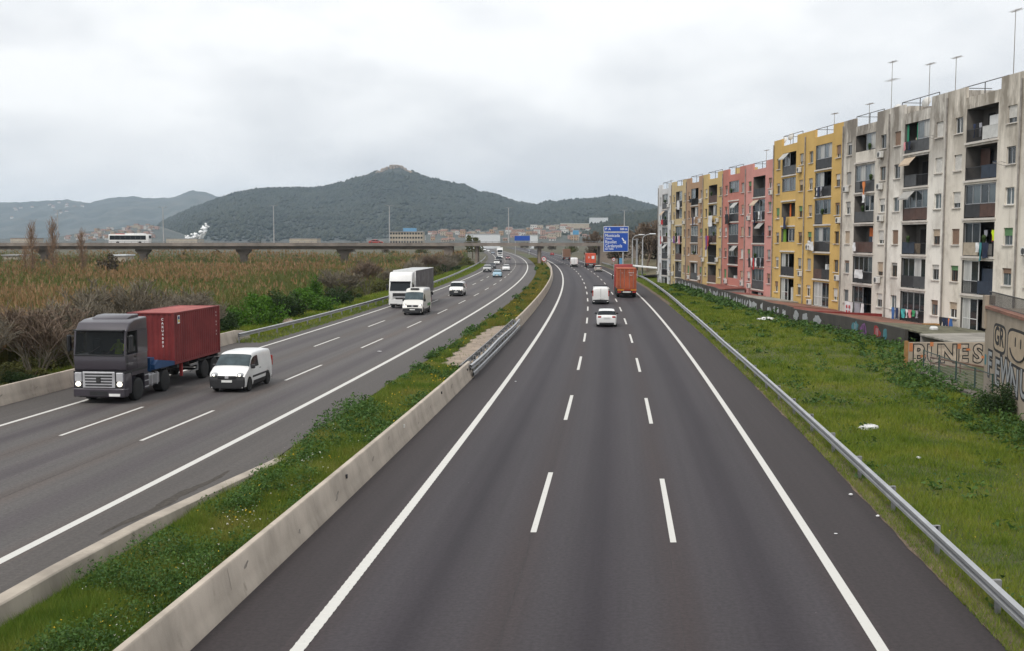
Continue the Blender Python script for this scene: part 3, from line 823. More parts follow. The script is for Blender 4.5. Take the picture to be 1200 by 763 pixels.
def branchy(seed, height, spread, n_stems, depth, r0, up=.75, trunk=0.0, split=3, twig_len=.45, shrink=.68, rmin=.011):
    rd = random.Random(seed); big = MB(); tw = MB()
    def grow(p, d, L, r, lev):
        segs = 2
        for s_ in range(segs):
            q = p + d * (L / segs)
            tgt = big if lev <= 1 else tw
            tgt.tube(p, q, max(r, rmin), max(r * .8, rmin * .8), 5 if lev <= 1 else 3, cap=False)
            p = q; r *= .8
            d = (d + Vector((rd.gauss(0, .16), rd.gauss(0, .16), rd.gauss(.04, .1)))).normalized()
        if lev >= depth: return
        for k in range(split if lev < depth - 1 else split + 1):
            a = rd.uniform(0, 6.28); dv = Vector((math.cos(a), math.sin(a), 0))
            nd = (d * up + dv * spread * rd.uniform(.5, 1.2) + Vector((0, 0, .18))).normalized()
            grow(p - d * (L * rd.uniform(0, .45)), nd, L * shrink * rd.uniform(.75, 1.2), r * .62, lev + 1)
    for s_ in range(n_stems):
        a = 6.28 * s_ / n_stems + rd.random(); q = Vector((math.cos(a), math.sin(a), 0))
        d0 = (Vector((0, 0, 1)) + q * (spread * .55 if n_stems > 1 else .05)).normalized()
        grow(q * (.15 if n_stems > 1 else 0) + Vector((0, 0, -.1)), d0, height * (.34 if not trunk else trunk), r0, 0)
    return big, tw
def plant(name, big, tw, mat, lab, cat, loc, rz=0, sc=1, group=None, part='branches', tmat=None):
    root = empty(name, loc, rz); root.scale = (sc,) * 3; tag(root, lab, cat, group)
    big.build('trunk' if 'tree' in name else 'stems', mat, root, smooth=60); tw.build(part, tmat or mat, root)
    if name != 'poplar_tree':
        rgb_ = np.random.default_rng(len(tw.v)); q = np.array(tw.v)[rgb_.integers(0, len(tw.v), 2600)] + rgb_.normal(size=(2600, 3)) * .12
        place(np_mesh('buds', leafcloud(q, rgb_.uniform(.02, .05, 2600) * (1 if 'shrub' in name else 3.2), rgb_), tri_idx(2600), 'bud_mat'), 'buds', root)
    return root
def redup(root, loc, rz, sc, lab, group=None):
    c = copy_tree(root); c.location = loc; rdx = random.Random(lab); c.rotation_euler = (0, 0, rz); c.scale = sc if isinstance(sc, tuple) else (sc,) * 3; c['label'] = lab
    if group: c['group'] = group
    return c
def gpos(off, y, F=None):
    p = pt(F or FL, off, y, 0); p.z = low(p.x, p.y); return p
sh = [plant('bare_shrub', *branchy(40 + i, 4.9, .8, 7, 4, .05, split=4, rmin=.014), 'bark_grey', 'x', 'shrub', (0, 0, 0), tmat=('bark_grey', 'bark_brown', 'bark_grey')[i]) for i in range(3)]
spots = [(-31.0, 50, 1.0, 'leafless grey shrub at the far left behind the roadside barrier'), (-31.2, 56, 1.12, 'leafless grey shrub showing above the grey truck cab'), (-31.5, 61, 1.2, 'leafless grey shrub left of the red container'),
         (-31.8, 66.5, 1.15, 'tall leafless grey shrub rising behind the red container'), (-31.0, 72, 1.0, 'leafless shrub behind the rear end of the red container'), (-31.5, 78, 1.05, 'leafless shrub by the end of the left concrete barrier'),
         (-34.5, 54, 1.15, 'leafless shrub in the second row left of the grey cab'), (-35, 63, 1.2, 'leafless shrub in the second row over the container front'), (-35, 74, 1.25, 'leafless shrub in the second row over the container rear'), (-35, 84, 1.1, 'leafless brown shrub behind the green bush at the rail start'),
         (-38, 59, 1.1, 'leafless shrub among the reeds left of the grey cab'), (-40, 69, 1.15, 'leafless shrub among the reeds above the grey cab')]
spots += [(-33, 128, 1.1, 'leafless shrub left of the white articulated truck'), (-34, 150, 1.2, 'leafless shrub above the white truck trailer'), (-33.5, 168, 1.1, 'leafless brown shrub behind the trailer roof of the white truck'), (-33, 190, 1.2, 'leafless brown shrub beside the left rail past the white truck'), (-33, 215, 1.2, 'leafless shrub along the left rail midway to the bridge'), (-33, 245, 1.3, 'leafless shrub along the left rail close to the bridge'), (-34, 275, 1.3, 'leafless shrub just before the bridge on the left')]
for i, (off, y, s, lab) in enumerate(spots):
    src = sh[i % 3]
    if i < 3:
        src.location = gpos(off, y); src.rotation_euler = (0, 0, i * 1.3); src.scale = (s,) * 3; src['label'] = lab; src['group'] = 'leafless shrubs behind the left roadside'
    else: redup(src, gpos(off, y), i * 1.7, (s * (.85 + .4 * ((i * 37) % 10) / 10), s * 1.1, s * (.72 + .5 * ((i * 53) % 10) / 10)), lab, 'leafless shrubs behind the left roadside')
def bush_mesh(seed, n, rx, ry, rz, leaf, mat, nclump=26):
    rg = np.random.default_rng(seed)
    c = rg.normal(size=(nclump, 3)); c /= np.linalg.norm(c, axis=1)[:, None]; c *= rg.uniform(.45, 1.0, nclump)[:, None]; c[:, 2] = np.abs(c[:, 2]) * .9
    idx = rg.integers(0, nclump, n); d = rg.normal(size=(n, 3)); d /= np.linalg.norm(d, axis=1)[:, None]
    q = (c[idx] * .78 + d * rg.uniform(.12, .32, nclump)[idx][:, None] * rg.uniform(.6, 1.05, n)[:, None]) * [rx, ry, rz]
    q[:, 2] = np.maximum(q[:, 2], .02)
    V = leafcloud(q, rg.uniform(.6, 1.3, n) * leaf, rg, .8)
    return np_mesh('foliage', V, tri_idx(n), mat)
def bush(name, me, lab, loc, rz=0, sc=1, group=None, stems=None):
    root = empty(name, loc, rz); root.scale = sc if isinstance(sc, tuple) else (sc,) * 3; tag(root, lab, 'bush', group)
    place(me, 'foliage', root)
    st = MB()
    for k in range(5):
        a = k * 1.26; st.tube((.1 * math.cos(a), .1 * math.sin(a), -.1), (.7 * math.cos(a), .7 * math.sin(a), 1.1), .035, .015, 4)
    st.build('stems', 'bark_brown', root)
    return root
bm1 = bush_mesh(1, 6500, 2.6, 2.2, 2.6, .085, 'leaf_bright'); bm2 = bush_mesh(2, 6000, 2.6, 2.2, 2.6, .085, 'leaf_dark'); bm3 = bush_mesh(3, 5000, 2.4, 2.4, 2.3, .10, 'leaf_olive'); bm4 = bush_mesh(4, 4500, 1.5, 1.5, 4.6, .10, 'leaf_bright', 34)
GB = 'green bushes by the left guardrail'
bush('green_bush', bm1, 'bright green bush behind the start of the left guardrail', gpos(-32.0, 92), 0, (1.5, 1.3, 1.5), GB)
bush('green_bush', bm2, 'dark green bush left of the bright one by the guardrail start', gpos(-32.5, 85.5), 1, (1.2, 1.1, 1.25), GB)
bush('green_bush', bm2, 'dark green bush halfway between the bright bush and the white truck', gpos(-32.0, 101), 2, 1.4, GB)
bush('green_bush', bm1, 'green bush just left of the white truck', gpos(-31.6, 110), 3, (1.5, 1.4, 1.35), GB)
bush('green_bush', bm2, 'dark bush beside the white truck cab', gpos(-31.4, 121), .5, (1, 1.2, 1.0), GB)
bush('ivy_tree', bm4, 'narrow ivy covered trunk rising above the bushes left of the white truck', gpos(-33.2, 118), 0, (1, 1, 1.1))
bush('green_bush', bm1, 'green bush at the left picture edge behind the barrier', gpos(-31.2, 44.5), 2.2, (.85, .85, .9), GB)
bush('olive_bush', bm3, 'olive bush behind the barrier left of the grey truck', gpos(-32.4, 48.0), 1.2, (1.0, 1.0, .75))
bush('olive_bush', bm3, 'low olive bush under the bare shrubs at far left', gpos(-34.5, 51.5), 2.9, (1.1, 1.0, .7))
for i, (off, y, s) in enumerate([(-34, 134, 1.2), (-36, 146, 1.3), (-33, 158, 1.2), (-35, 178, 1.5), (-34, 202, 1.6), (-35, 228, 1.8), (-34, 256, 1.9), (-35, 290, 2.0), (-33, 308, 1.7)]):
    bush('olive_bush', bm3 if i % 3 else bm2, ['olive bush over the white truck cab', 'olive bush over the grey trailer front', 'dark bush over the grey trailer rear', 'olive bush just past the white truck trailer', 'olive bush left of the small white van', 'dark bush midway along the left rail', 'olive bush left of the bridge piers', 'big olive bush under the bridge on the left', 'dark bush against the bridge pier'][i], gpos(off, y), i * 1.1, (s, s, s * .95), 'bushes along the far left rail')
# dark bush in front of the retaining wall, lower right
bmr = bush_mesh(9, 7000, 1.5, 1.7, 2.0, .05, 'leaf_dark', 30)
bush('dark_bush', bmr, 'dark bush at the right picture edge before the graffiti wall', (20.75, 44.2, 0), 0, (1.0, 1.1, .9))
for i, (off, y, s) in enumerate(((-30.6, 54, .8), (-33.5, 58.5, 1.0), (-30.8, 64, .75), (-34, 69, 1.1), (-31, 76, .8), (-36.5, 66, 1.2), (-37, 78, 1.2), (-39, 57, 1.2))):
    bush('olive_bush', bm3, ['low olive bush behind the barrier just left of the grey cab', 'olive bush among the bare shrubs above the grey cab', 'low olive bush hidden behind the container front', 'olive bush among the bare shrubs over the container', 'low olive bush at the end of the left barrier', 'olive bush in the second row over the container middle', 'olive bush in the second row over the container rear end', 'olive bush at the reed edge far left'][i], gpos(off, y), i * 2.1, (s, s, s * .8), 'olive bushes among the bare shrubs')
lowb = [(-29.5, 41), (-29.4, 43.6), (-29.7, 46.5), (-29.4, 49), (-29.8, 52), (-29.5, 59), (-29.6, 62), (-29.5, 67.5), (-29.8, 70.5), (-29.4, 73)]
for i, (off, y) in enumerate(lowb):
    s = (.5, .62, .45, .58, .5, .4, .45, .5, .42, .45)[i]
    bush('low_bush', (bm3, bm2, bm1)[i % 3], f'low {("olive", "dark green", "bright green")[i % 3]} bush pressed against the back of the left concrete barrier', gpos(off, y), i * 1.9, (s * 1.1, s * 1.3, s), f'low {("olive", "dark green", "bright green")[i % 3]} bushes behind the left barrier')
rd = random.Random(91)
for i in range(44):
    y = rd.uniform(95, 312); x = rd.uniform(-.46 * y, FL(y) - 42); s = rd.uniform(.9, 1.7)
    k = rd.choice((0, 0, 1, 2)); bush('reed_bush', (bm3, bm2, bm1)[k], ('olive bush standing among the dry reeds', 'dark green bush standing among the dry reeds', 'bright green bush standing among the dry reeds')[k], (x, y, low(x, y)), i, (s * 1.2, s * 1.2, s * 1.15), ('olive bushes in the reed bed', 'dark bushes in the reed bed', 'bright bushes in the reed bed')[k])
# leafless poplars at left
def poplar(seed, H, r0):
    rd = random.Random(seed); big = MB(); tw = MB(); p = Vector((0, 0, -.3)); n = 12; pts = [p]
    for i in range(n):
        q = p + Vector((rd.gauss(0, .06), rd.gauss(0, .06), (H + .3) / n)); big.tube(p, q, r0 * (1 - i / n * .85), r0 * (1 - (i + 1) / n * .85), 6, False); p = q; pts.append(p)
    for k in range(135):
        t = rd.uniform(.12, .99); i = int(t * n); b = pts[i].lerp(pts[min(n, i + 1)], t * n - i); a = rd.uniform(0, 6.283)
        L = (1.0 - abs(t - .45) * 1.1) * H * .25 * rd.uniform(.6, 1.15); d = Vector((math.cos(a) * .5, math.sin(a) * .5, 1)).normalized()
        e = b + d * L; tw.tube(b, e, .035, .02, 3, False)
        for j in range(5):
            s_ = b.lerp(e, rd.uniform(.25, 1)); a2 = rd.uniform(0, 6.283); d2 = Vector((math.cos(a2) * .5, math.sin(a2) * .5, 1)).normalized(); tw.tube(s_, s_ + d2 * rd.uniform(.4, 1.1), .022, .012, 3, False)
    return big, tw
pop = plant('poplar_tree', *poplar(70, 13.5, .2), 'bark_brown', 'tall leafless poplar in front of the bridge, tallest of the left clump', 'tree', (-88.0, 205, -2.6), sc=1.0, tmat='twig_orange')
PG = 'leafless poplars by the bridge'
pop['group'] = PG
for x, y, s, rz, lab in ((-92.5, 206, .95, 1, 'slim leafless poplar left of the tallest one'), (-84.5, 210, .85, 2, 'leafless poplar right of the tallest one'), (-98, 215, .62, 3, 'short leafless poplar near the left picture edge')):
    redup(pop, (x, y, -2.6), rz, (s, s, s), lab, PG)
fol = bush_mesh(33, 2500, 4, 4, 6.5, .28, 'leaf_brown', 30)
def tree(name, me, lab, loc, sc=1, group=None, trunk=2.5, rz=0):
    root = empty(name, loc, rz); root.scale = sc if isinstance(sc, tuple) else (sc,) * 3; tag(root, lab, 'tree', group)
    c = place(me, 'crown', root, (0, 0, trunk * .7)); MB().tube((0, 0, -.3), (.1, 0, trunk + 1), .22, .12, 7).tube((0, 0, trunk), (1.2, .4, trunk + 3), .1, .04, 5).tube((0, 0, trunk * .8), (-1, -.5, trunk + 2.6), .1, .04, 5).build('trunk', 'bark_brown', root)
    return root
tree('russet_tree', fol, 'russet leaved tree right of the leafless poplars', (-84, 222, -2.6), (1.0, 1.0, 1.05))
# bare trees on the right bank
bt = plant('bare_tree', *branchy(90, 14, .62, 1, 5, .26, up=.9, trunk=.30, split=4, shrink=.7, rmin=.075), 'bark_brown', 'large leafless tree on the bank left of the white apartment block', 'tree', (31.0, 245, 0), sc=1.0)
BTG = 'leafless trees on the right bank'
bt['group'] = BTG
for x, y, s, rz, lab in ((26.5, 262, .85, 1, 'leafless tree behind the right half of the blue direction sign'), (37, 268, 1.05, 2, 'leafless tree rising behind the street lamps'), (30, 300, 1.0, 3, 'leafless tree just right of the blue direction sign'), (26, 345, .9, 4, 'leafless tree behind the bridge end left of the blue sign'), (43, 262, 1.05, 5, 'leafless tree close to the white apartment block'), (35, 352, 1.1, 6, 'leafless tree far behind the blue sign'), (46, 330, 1.2, .5, 'tall leafless tree beyond the street lamps'), (40, 232, .9, 2.5, 'leafless tree almost touching the white block'), (52, 300, 1.35, 1.5, 'tallest leafless tree against the slope'), (33, 280, 1.0, 4.4, 'leafless tree between lamps and sign'), (58, 380, 1.5, 3.1, 'big leafless tree farthest up the bank')):
    redup(bt, (x, y, 0), rz, s, lab, BTG)
for i, (x, y, s) in enumerate(((34, 250, 1.5), (43, 275, 1.75), (28.5, 285, 1.25), (50, 250, 1.6))):
    tree('brown_tree', fol, ['brown twiggy tree behind the nearer curved lamp', 'brown twiggy tree between the lamps and the white block', 'brown twiggy tree behind the blue sign post', 'brown twiggy tree half hidden by the white block'][i], (x, y, .5), (s, s, s * .95), 'brown twiggy trees on the bank', rz=i * 1.3)
# bank on the right beyond the apartment blocks
P = []
for y in list(range(205, 430, 9)):
    P.append([(FR(y) + 10 + d, y, -.05 + h + .5 * math.sin(y * .13 + d)) for d, h in ((0, 0), (4, .3), (9, 2.0), (16, 4.2), (26, 5.5), (60, 6.5), (120, 7))])
simple('bank_mat', (0.085, 0.075, 0.032), rough=.95, var=.35, scale=.12, c2=(.13, .105, .055), bump=.4, bscale=2)
bank = MB().grid(P).build('bank', 'bank_mat', smooth=60); recalc_up(bank); tag(bank, 'olive grassy bank beyond the apartment blocks', kind='structure')
# middle-distance trees beyond the bridge
dm = [bush_mesh(50 + i, 900, 4.5, 4.5, 6, .42, m, 18) for i, m in enumerate(('leaf_olive', 'leaf_brown', 'leaf_dark', 'leaf_brown'))]
rd = random.Random(77)
far_sp = [(-48, 336), (-62, 340), (-80, 338), (-98, 344), (-118, 350), (-140, 352), (-165, 360), (-185, 352), (-70, 352), (-108, 372), (-150, 395), (-128, 415), (-200, 420), (-88, 420), (-175, 395), (-40, 350), (-52, 360), (-33, 372), (-46, 395), (-60, 380), (-75, 370), (-38, 430), (-52, 470), (-44, 520), (-70, 450), (-95, 390), (-120, 380), (-66, 560), (-90, 600), (-130, 470), (-160, 430),
          (36, 392), (42, 420), (34, 450), (46, 470), (38, 500), (30, 540), (44, 560), (52, 610), (36, 640), (26, 700), (60, 520), (70, 450), (80, 560), (20, 760), (10, 820), (58, 700), (90, 640)]
for i, (x, y) in enumerate(far_sp):
    k = rd.randrange(4); s = rd.uniform(.7, 1.15) * (.8 if x < 0 else 1)
    side = 'left' if x < 0 else 'right'
    kind = ('olive', 'brownish', 'dark green', 'brown')[k]
    tree('distant_tree', dm[k], f'{kind} tree beyond the bridge on the {side} of the motorway', (x, y, low(x, y)), (s, s, s * (.8 if x < 0 else .9)), f'{kind} trees beyond the bridge, {side} side', trunk=2.0, rz=rd.random() * 6)
tree('yellowish_tree', bush_mesh(60, 1600, 5, 5, 8, .5, 'leaf_olive', 20), 'pale yellowish tree showing above the bridge deck before the town', (-15.5, 420, 0), (1, 1, 1.05), trunk=4)

# ---------------------------------------------------------------- hills
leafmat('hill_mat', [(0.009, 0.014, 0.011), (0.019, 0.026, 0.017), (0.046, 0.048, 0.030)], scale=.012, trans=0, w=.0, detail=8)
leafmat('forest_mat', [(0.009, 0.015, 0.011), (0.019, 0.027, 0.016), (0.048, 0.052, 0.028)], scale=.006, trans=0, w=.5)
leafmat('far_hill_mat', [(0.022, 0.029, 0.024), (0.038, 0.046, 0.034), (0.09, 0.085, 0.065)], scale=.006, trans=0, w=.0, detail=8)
def ridge_fn(tab):
    xs = [a for a, b in tab]; ys = [b for a, b in tab]
    return lambda px: np.interp(px, xs, ys)
class Hill:
    def __init__(s, tab, D0, DR, D1, seed, pw=1.25, gul=.35, rough=1.0):
        s.r = ridge_fn(tab); s.D0, s.DR, s.D1, s.seed, s.pw, s.gul, s.rough = D0, DR, D1, seed, pw, gul, rough
        s.x0, s.x1 = tab[0][0], tab[-1][0]
    def z(s, px, d):
        px = np.asarray(px, float); d = np.asarray(d, float)
        H = (281 - s.r(px)) / 1250. * s.DR + CAM_H
        t = np.clip((d - s.D0) / (s.DR - s.D0), 0, 1); t2 = np.clip((d - s.DR) / (s.D1 - s.DR), 0, 1)
        X = (px - 600) / 1250. * d
        base = H * t ** s.pw * (1 - t2 ** 1.6 * .9)
        g = (fbm(X / 420, d / 700, s.seed, 4) - .47) * 2
        base = base + g * H * s.gul * t * (1 - t) * 2.2
        base = base + (fbm(X / 45, d / 45, s.seed + 5, 4) - .47) * 16 * s.rough * np.clip(t * 3, 0, 1)
        return np.maximum(base, GZ - 6 + 7 * t)
    def mesh(s, name, mat, step, rows, lab):
        px = np.arange(s.x0, s.x1 + step, step); d = np.concatenate([np.linspace(s.D0, s.DR, rows), np.linspace(s.DR, s.D1, max(4, rows // 4))[1:]])
        PX, D = np.meshgrid(px, d); Z = s.z(PX, D); X = (PX - 600) / 1250. * D
        V = np.stack([X, D, Z], -1).reshape(-1, 3); nx = len(px)
        i = np.arange((len(d) - 1) * (nx - 1)); r_ = i // (nx - 1); c_ = i % (nx - 1); a = r_ * nx + c_
        F = np.stack([a, a + 1, a + nx + 1, a + nx], 1)
        o = place(np_mesh(name, V, F, mat, True), name); tag(o, lab, kind='structure'); return o
MAIN = [(110, 281), (160, 279), (185, 268), (200, 258), (230, 245), (262, 233), (300, 224), (340, 222), (380, 221), (400, 217), (430, 208), (450, 200), (458, 196.5), (470, 196.5), (482, 203), (500, 210), (530, 218), (545, 219), (560, 226), (575, 228), (590, 233), (610, 240), (628, 243), (640, 239), (660, 237), (690, 235), (715, 232), (735, 235), (760, 242), (800, 252), (900, 262), (1000, 268), (1150, 276), (1300, 281)]
hill = Hill(MAIN, 2300, 4000, 4700, 3)
hill.mesh('hill', 'hill_mat', 1.6, 80, 'wooded hill with a rocky summit behind the motorway')
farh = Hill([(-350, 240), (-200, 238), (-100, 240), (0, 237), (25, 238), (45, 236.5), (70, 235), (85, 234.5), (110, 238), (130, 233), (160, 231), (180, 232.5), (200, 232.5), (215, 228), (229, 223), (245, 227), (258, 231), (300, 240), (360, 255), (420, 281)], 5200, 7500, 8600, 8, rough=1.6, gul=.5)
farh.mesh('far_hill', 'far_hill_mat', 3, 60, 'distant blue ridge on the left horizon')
nearh = Hill([(632, 281), (650, 272), (680, 265), (710, 258), (740, 252), (770, 249), (800, 252), (900, 262), (1000, 275), (1100, 281)], 1300, 2200, 2700, 12, rough=.8)
nearh.mesh('near_hill', 'hill_mat', 2.5, 40, 'lower wooded slope left of the apartment blocks')
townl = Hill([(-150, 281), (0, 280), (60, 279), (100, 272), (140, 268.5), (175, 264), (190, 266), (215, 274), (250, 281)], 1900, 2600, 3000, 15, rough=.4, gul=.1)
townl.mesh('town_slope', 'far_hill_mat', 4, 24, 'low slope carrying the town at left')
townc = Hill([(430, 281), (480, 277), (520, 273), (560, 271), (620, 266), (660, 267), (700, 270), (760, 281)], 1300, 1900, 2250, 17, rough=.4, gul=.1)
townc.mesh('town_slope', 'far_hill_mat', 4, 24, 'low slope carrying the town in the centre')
def forest(h, n, x0, x1, size, seed, name, lab, dmin=.12):
    rg = np.random.default_rng(seed)
    px = rg.uniform(x0, x1, n); d = h.D0 + (h.DR * 1.015 - h.D0) * np.sqrt(rg.uniform(dmin, 1, n)); z = h.z(px, d)
    ok = ~((np.abs(px - 464) < 19) & (z > 245)); px, d, z = px[ok], d[ok], z[ok]; n = len(px)
    c = np.stack([(px - 600) / 1250 * d, d, z + size * .25], 1); s = rg.uniform(.5, 1.2, n) ** 1.4 * size * 1.15
    U = np.array([[1, 0, 0], [0, 1, 0], [-1, 0, 0], [0, -1, 0], [0, 0, 1], [0, 0, -.5]])
    V = c[:, None, :] + U[None] * s[:, None, None] * rg.uniform(.6, 1.2, (n, 6, 1))
    T = np.array([[0, 1, 4], [1, 2, 4], [2, 3, 4], [3, 0, 4], [1, 0, 5], [2, 1, 5], [3, 2, 5], [0, 3, 5]])
    F = (np.arange(n)[:, None, None] * 6 + T[None]).reshape(-1, 3)
    o = place(np_mesh(name, V.reshape(-1, 3), F, 'forest_mat'), name); tag(o, lab, 'forest', kind='stuff')
forest(hill, 34000, 150, 820, 7.0, 5, 'hill_forest', 'dense dark woodland covering the main hill', 0.0)
forest(nearh, 5000, 640, 800, 6, 6, 'slope_forest', 'scrubby woodland on the lower slope at right')
# rocky summit with ruin
simple('ruin_stone', (0.30, 0.235, 0.18), rough=.95, var=.3, scale=.05)
zt = float(hill.z(464, 4000)); xt = (464 - 600) / 1250 * 4000
rd = random.Random(3); m = MB()
for k in range(44):
    a = rd.uniform(-66, 66); w = rd.uniform(5, 13); h = rd.uniform(4, 13) * (1.2 - abs(a) / 80); zz = float(hill.z(464 + a / 3.2, 3990))
    m.cbox(xt + a - w / 2, xt + a + w / 2, 3970 + rd.uniform(-14, 14), 3996 + rd.uniform(-8, 14), zz - 20, zz + h * .6, 1.8)
tag(m.build('rock_summit', 'ruin_stone'), 'bare tan rocks on top of the main hill', 'rock')
m = MB()
for a, w, h in ((-16, 9, 9), (-5, 12, 12), (8, 10, 10.5), (18, 7, 7)):
    m.box(xt + a - w / 2, xt + a + w / 2, 3996, 4006, zt - 8, zt + h * .62)
tag(m.build('castle_ruin', 'ruin_stone'), 'ruined castle walls crowning the hill summit', 'ruin')

# ---------------------------------------------------------------- town houses
for nm_, c in (('house_cream', (.42, .36, .28)), ('house_white', (.58, .56, .53)), ('house_ochre', (.40, .27, .17)), ('house_pink', (.42, .28, .23))): simple(nm_, c, rough=.9, var=.12, scale=.2)
simple('roof_tile', (.215, .13, .10), rough=.9, var=.25, scale=.2); simple('roof_grey', (.30, .29, .28), rough=.9, var=.2, scale=.2)
def house_mesh(w, d, h, flat):
    a = MB(); a.box(-w / 2, w / 2, -d / 2, d / 2, -8, h)
    b = MB()
    if flat: b.box(-w / 2 - .3, w / 2 + .3, -d / 2 - .3, d / 2 + .3, h + .003, h + .7)
    else:
        e = .6; rh = w * .22
        b.add([(-w / 2 - e, -d / 2 - e, h - .1), (w / 2 + e, -d / 2 - e, h - .1), (w / 2 + e, d / 2 + e, h - .1), (-w / 2 - e, d / 2 + e, h - .1), (-w / 2, 0, h + rh), (w / 2, 0, h + rh)], ((0, 1, 5, 4), (2, 3, 4, 5), (1, 2, 5), (3, 0, 4), (3, 2, 1, 0)))
    c = MB()
    for i in range(max(2, int(w / 3.5))):
        for j in range(max(1, int(h / 3.2))):
            x = -w / 2 + (i + .5) * w / max(2, int(w / 3.5)); z = 1.2 + j * 3.1
            c.box(x - .6, x + .6, -d / 2 - .05, -d / 2 + .05, z, z + 1.4)
    return a, b, c
HM = {}
def house(px, d, z, w, dd, h, wall, roof, lab, group, flat=False):
    key = (w, dd, h, flat)
    if key not in HM: a, b, c = house_mesh(*key); HM[key] = (a, b, c, {})
    a, b, c, cache = HM[key]
    for kk, mb_, mt in (('wall', a, wall), ('roof', b, roof), ('windows', c, 'auto_glass')):
        if (kk, mt) not in cache: cache[(kk, mt)] = mb_.mesh(kk, mt)
    root = empty('town_house', ((px - 600) / 1250 * d, d, z), random.uniform(-.35, .35)); tag(root, lab, 'house', group)
    place(cache[('wall', wall)], 'wall', root); place(cache[('roof', roof)], 'roof', root); place(cache[('windows', 'auto_glass')], 'window_band', root)
random.seed(21)
WALLS = [('house_cream', 'cream'), ('house_white', 'white'), ('house_ochre', 'ochre'), ('house_pink', 'pinkish')]
for i in range(95):
    px = random.uniform(78, 186); f = random.random(); d = 2060 + 540 * f
    if px < 110: d = min(d, 2350)
    w = random.choice((6, 8, 10)); h = random.choice((4, 6, 7.5)); wl, cn = random.choice(WALLS)
    flat = random.random() < .4
    house(px, d, float(townl.z(px, d)) - 1, w, 10, h, wl, 'roof_grey' if flat else 'roof_tile', f'{cn} house of the hillside town left of the bus' + (' with a flat roof' if flat else ' with a tiled roof'), f'{cn} houses {"flat" if flat else "tiled"}, left town', flat)
for i in range(80):
    px = random.uniform(492, 690); f = random.random(); d = 1480 + 420 * f
    w = random.choice((6, 8, 11)); h = random.choice((3.5, 5.5, 8)); wl, cn = random.choice(WALLS)
    flat = random.random() < .4
    house(px, d, float(townc.z(px, d)) - 1, w, 9, h, wl, 'roof_grey' if flat else 'roof_tile', f'{cn} house of the town beyond the bridge' + (' with a flat roof' if flat else ' with a tiled roof'), f'{cn} houses {"flat" if flat else "tiled"}, central town', flat)
for i in range(16):
    px = random.uniform(10, 100); d = 6600 + random.uniform(0, 800)
    house(px, d, float(farh.z(px, d)) - 2, 20, 10, 8.5, 'house_white', 'roof_tile', 'pale house scattered high on the distant left ridge', 'houses on the distant ridge')
# industrial sheds, office block and others beyond the bridge
def block(name, lab, px0, px1, ytop, d, mats, depth=20, nx=8, nz=3, cat='building', band=None, ybase=None):
    x0, x1 = (px0 - 600) / 1250 * d, (px1 - 600) / 1250 * d; zt = CAM_H + (281 - ytop) / 1250 * d
    root = empty(name, ((x0 + x1) / 2, d, 0)); tag(root, lab, cat); w = x1 - x0
    z0 = 0 if ybase is None else CAM_H + (281 - ybase) / 1250 * d
    MB().box(-w / 2, w / 2, 0, depth, z0, zt).build('wall', mats[0], root)
    MB().box(-w / 2 - .3, w / 2 + .3, -.3, depth + .3, zt + .003, zt + .5).build('roof', mats[1], root)
    if nx:
        pw = w / nx; fh = (zt - z0) / max(1, nz); me = MB().box(-pw * .33, pw * .33, -.08, .05, 0, fh * .45).mesh('window', 'auto_glass')
        for i in range(nx):
            for j in range(nz): place(me, 'window', root, (-w / 2 + (i + .5) * pw, 0, z0 + j * fh + fh * .4))
    return root
ob = block('office_block', 'grey concrete office block with blue roof box beyond the bridge', 457, 496, 272, 900, ('house_cream', 'roof_grey'), 18, 12, 4)
simple('blue_clad', (.12, .28, .45), rough=.6); MB().box(-3, 8, 4, 9, 14.3, 17.2).build('roof_box', 'blue_clad', ob)
simple('white_clad', (.60, .62, .63), rough=.6, var=.1)
block('white_shed', 'white panelled shed right behind the bridge deck', 546, 586, 274.5, 900, ('white_clad', 'roof_grey'), 20, 0, 0)
block('white_shed', 'small white hoarding box right of the blue gantry signs', 621, 630, 275.5, 900, ('white_clad', 'roof_grey'), 3.0, 0, 0)
block('white_shed', 'long low white warehouse behind the bus', 196, 232, 280, 1350, ('house_cream', 'roof_grey'), 30, 0, 0)
block('white_shed', 'low white warehouse behind the poplars', 14, 40, 279.5, 1300, ('house_cream', 'roof_tile'), 30, 0, 0)
block('white_shed', 'low pale warehouse beyond the bridge in the centre left', 340, 372, 279.8, 1000, ('house_cream', 'roof_grey'), 20, 0, 0)
block('white_shed', 'white industrial hall high on the right slope', 691, 712, 255.6, 2050, ('white_clad', 'white_clad'), 20, 0, 0, ybase=264)
block('white_shed', 'long pale industrial hall on the right slope', 657, 690, 262.2, 1900, ('house_cream', 'white_clad'), 20, 0, 0, ybase=268)
block('greenhouse', 'pale greenhouse under the bridge at far left', 4, 22, 300, 350, ('house_cream', 'roof_grey'), 8, 0, 0)
block('white_shed', 'small pale shed under the bridge behind the reeds', 134, 148, 300, 350, ('house_cream', 'white_clad'), 8, 0, 0)
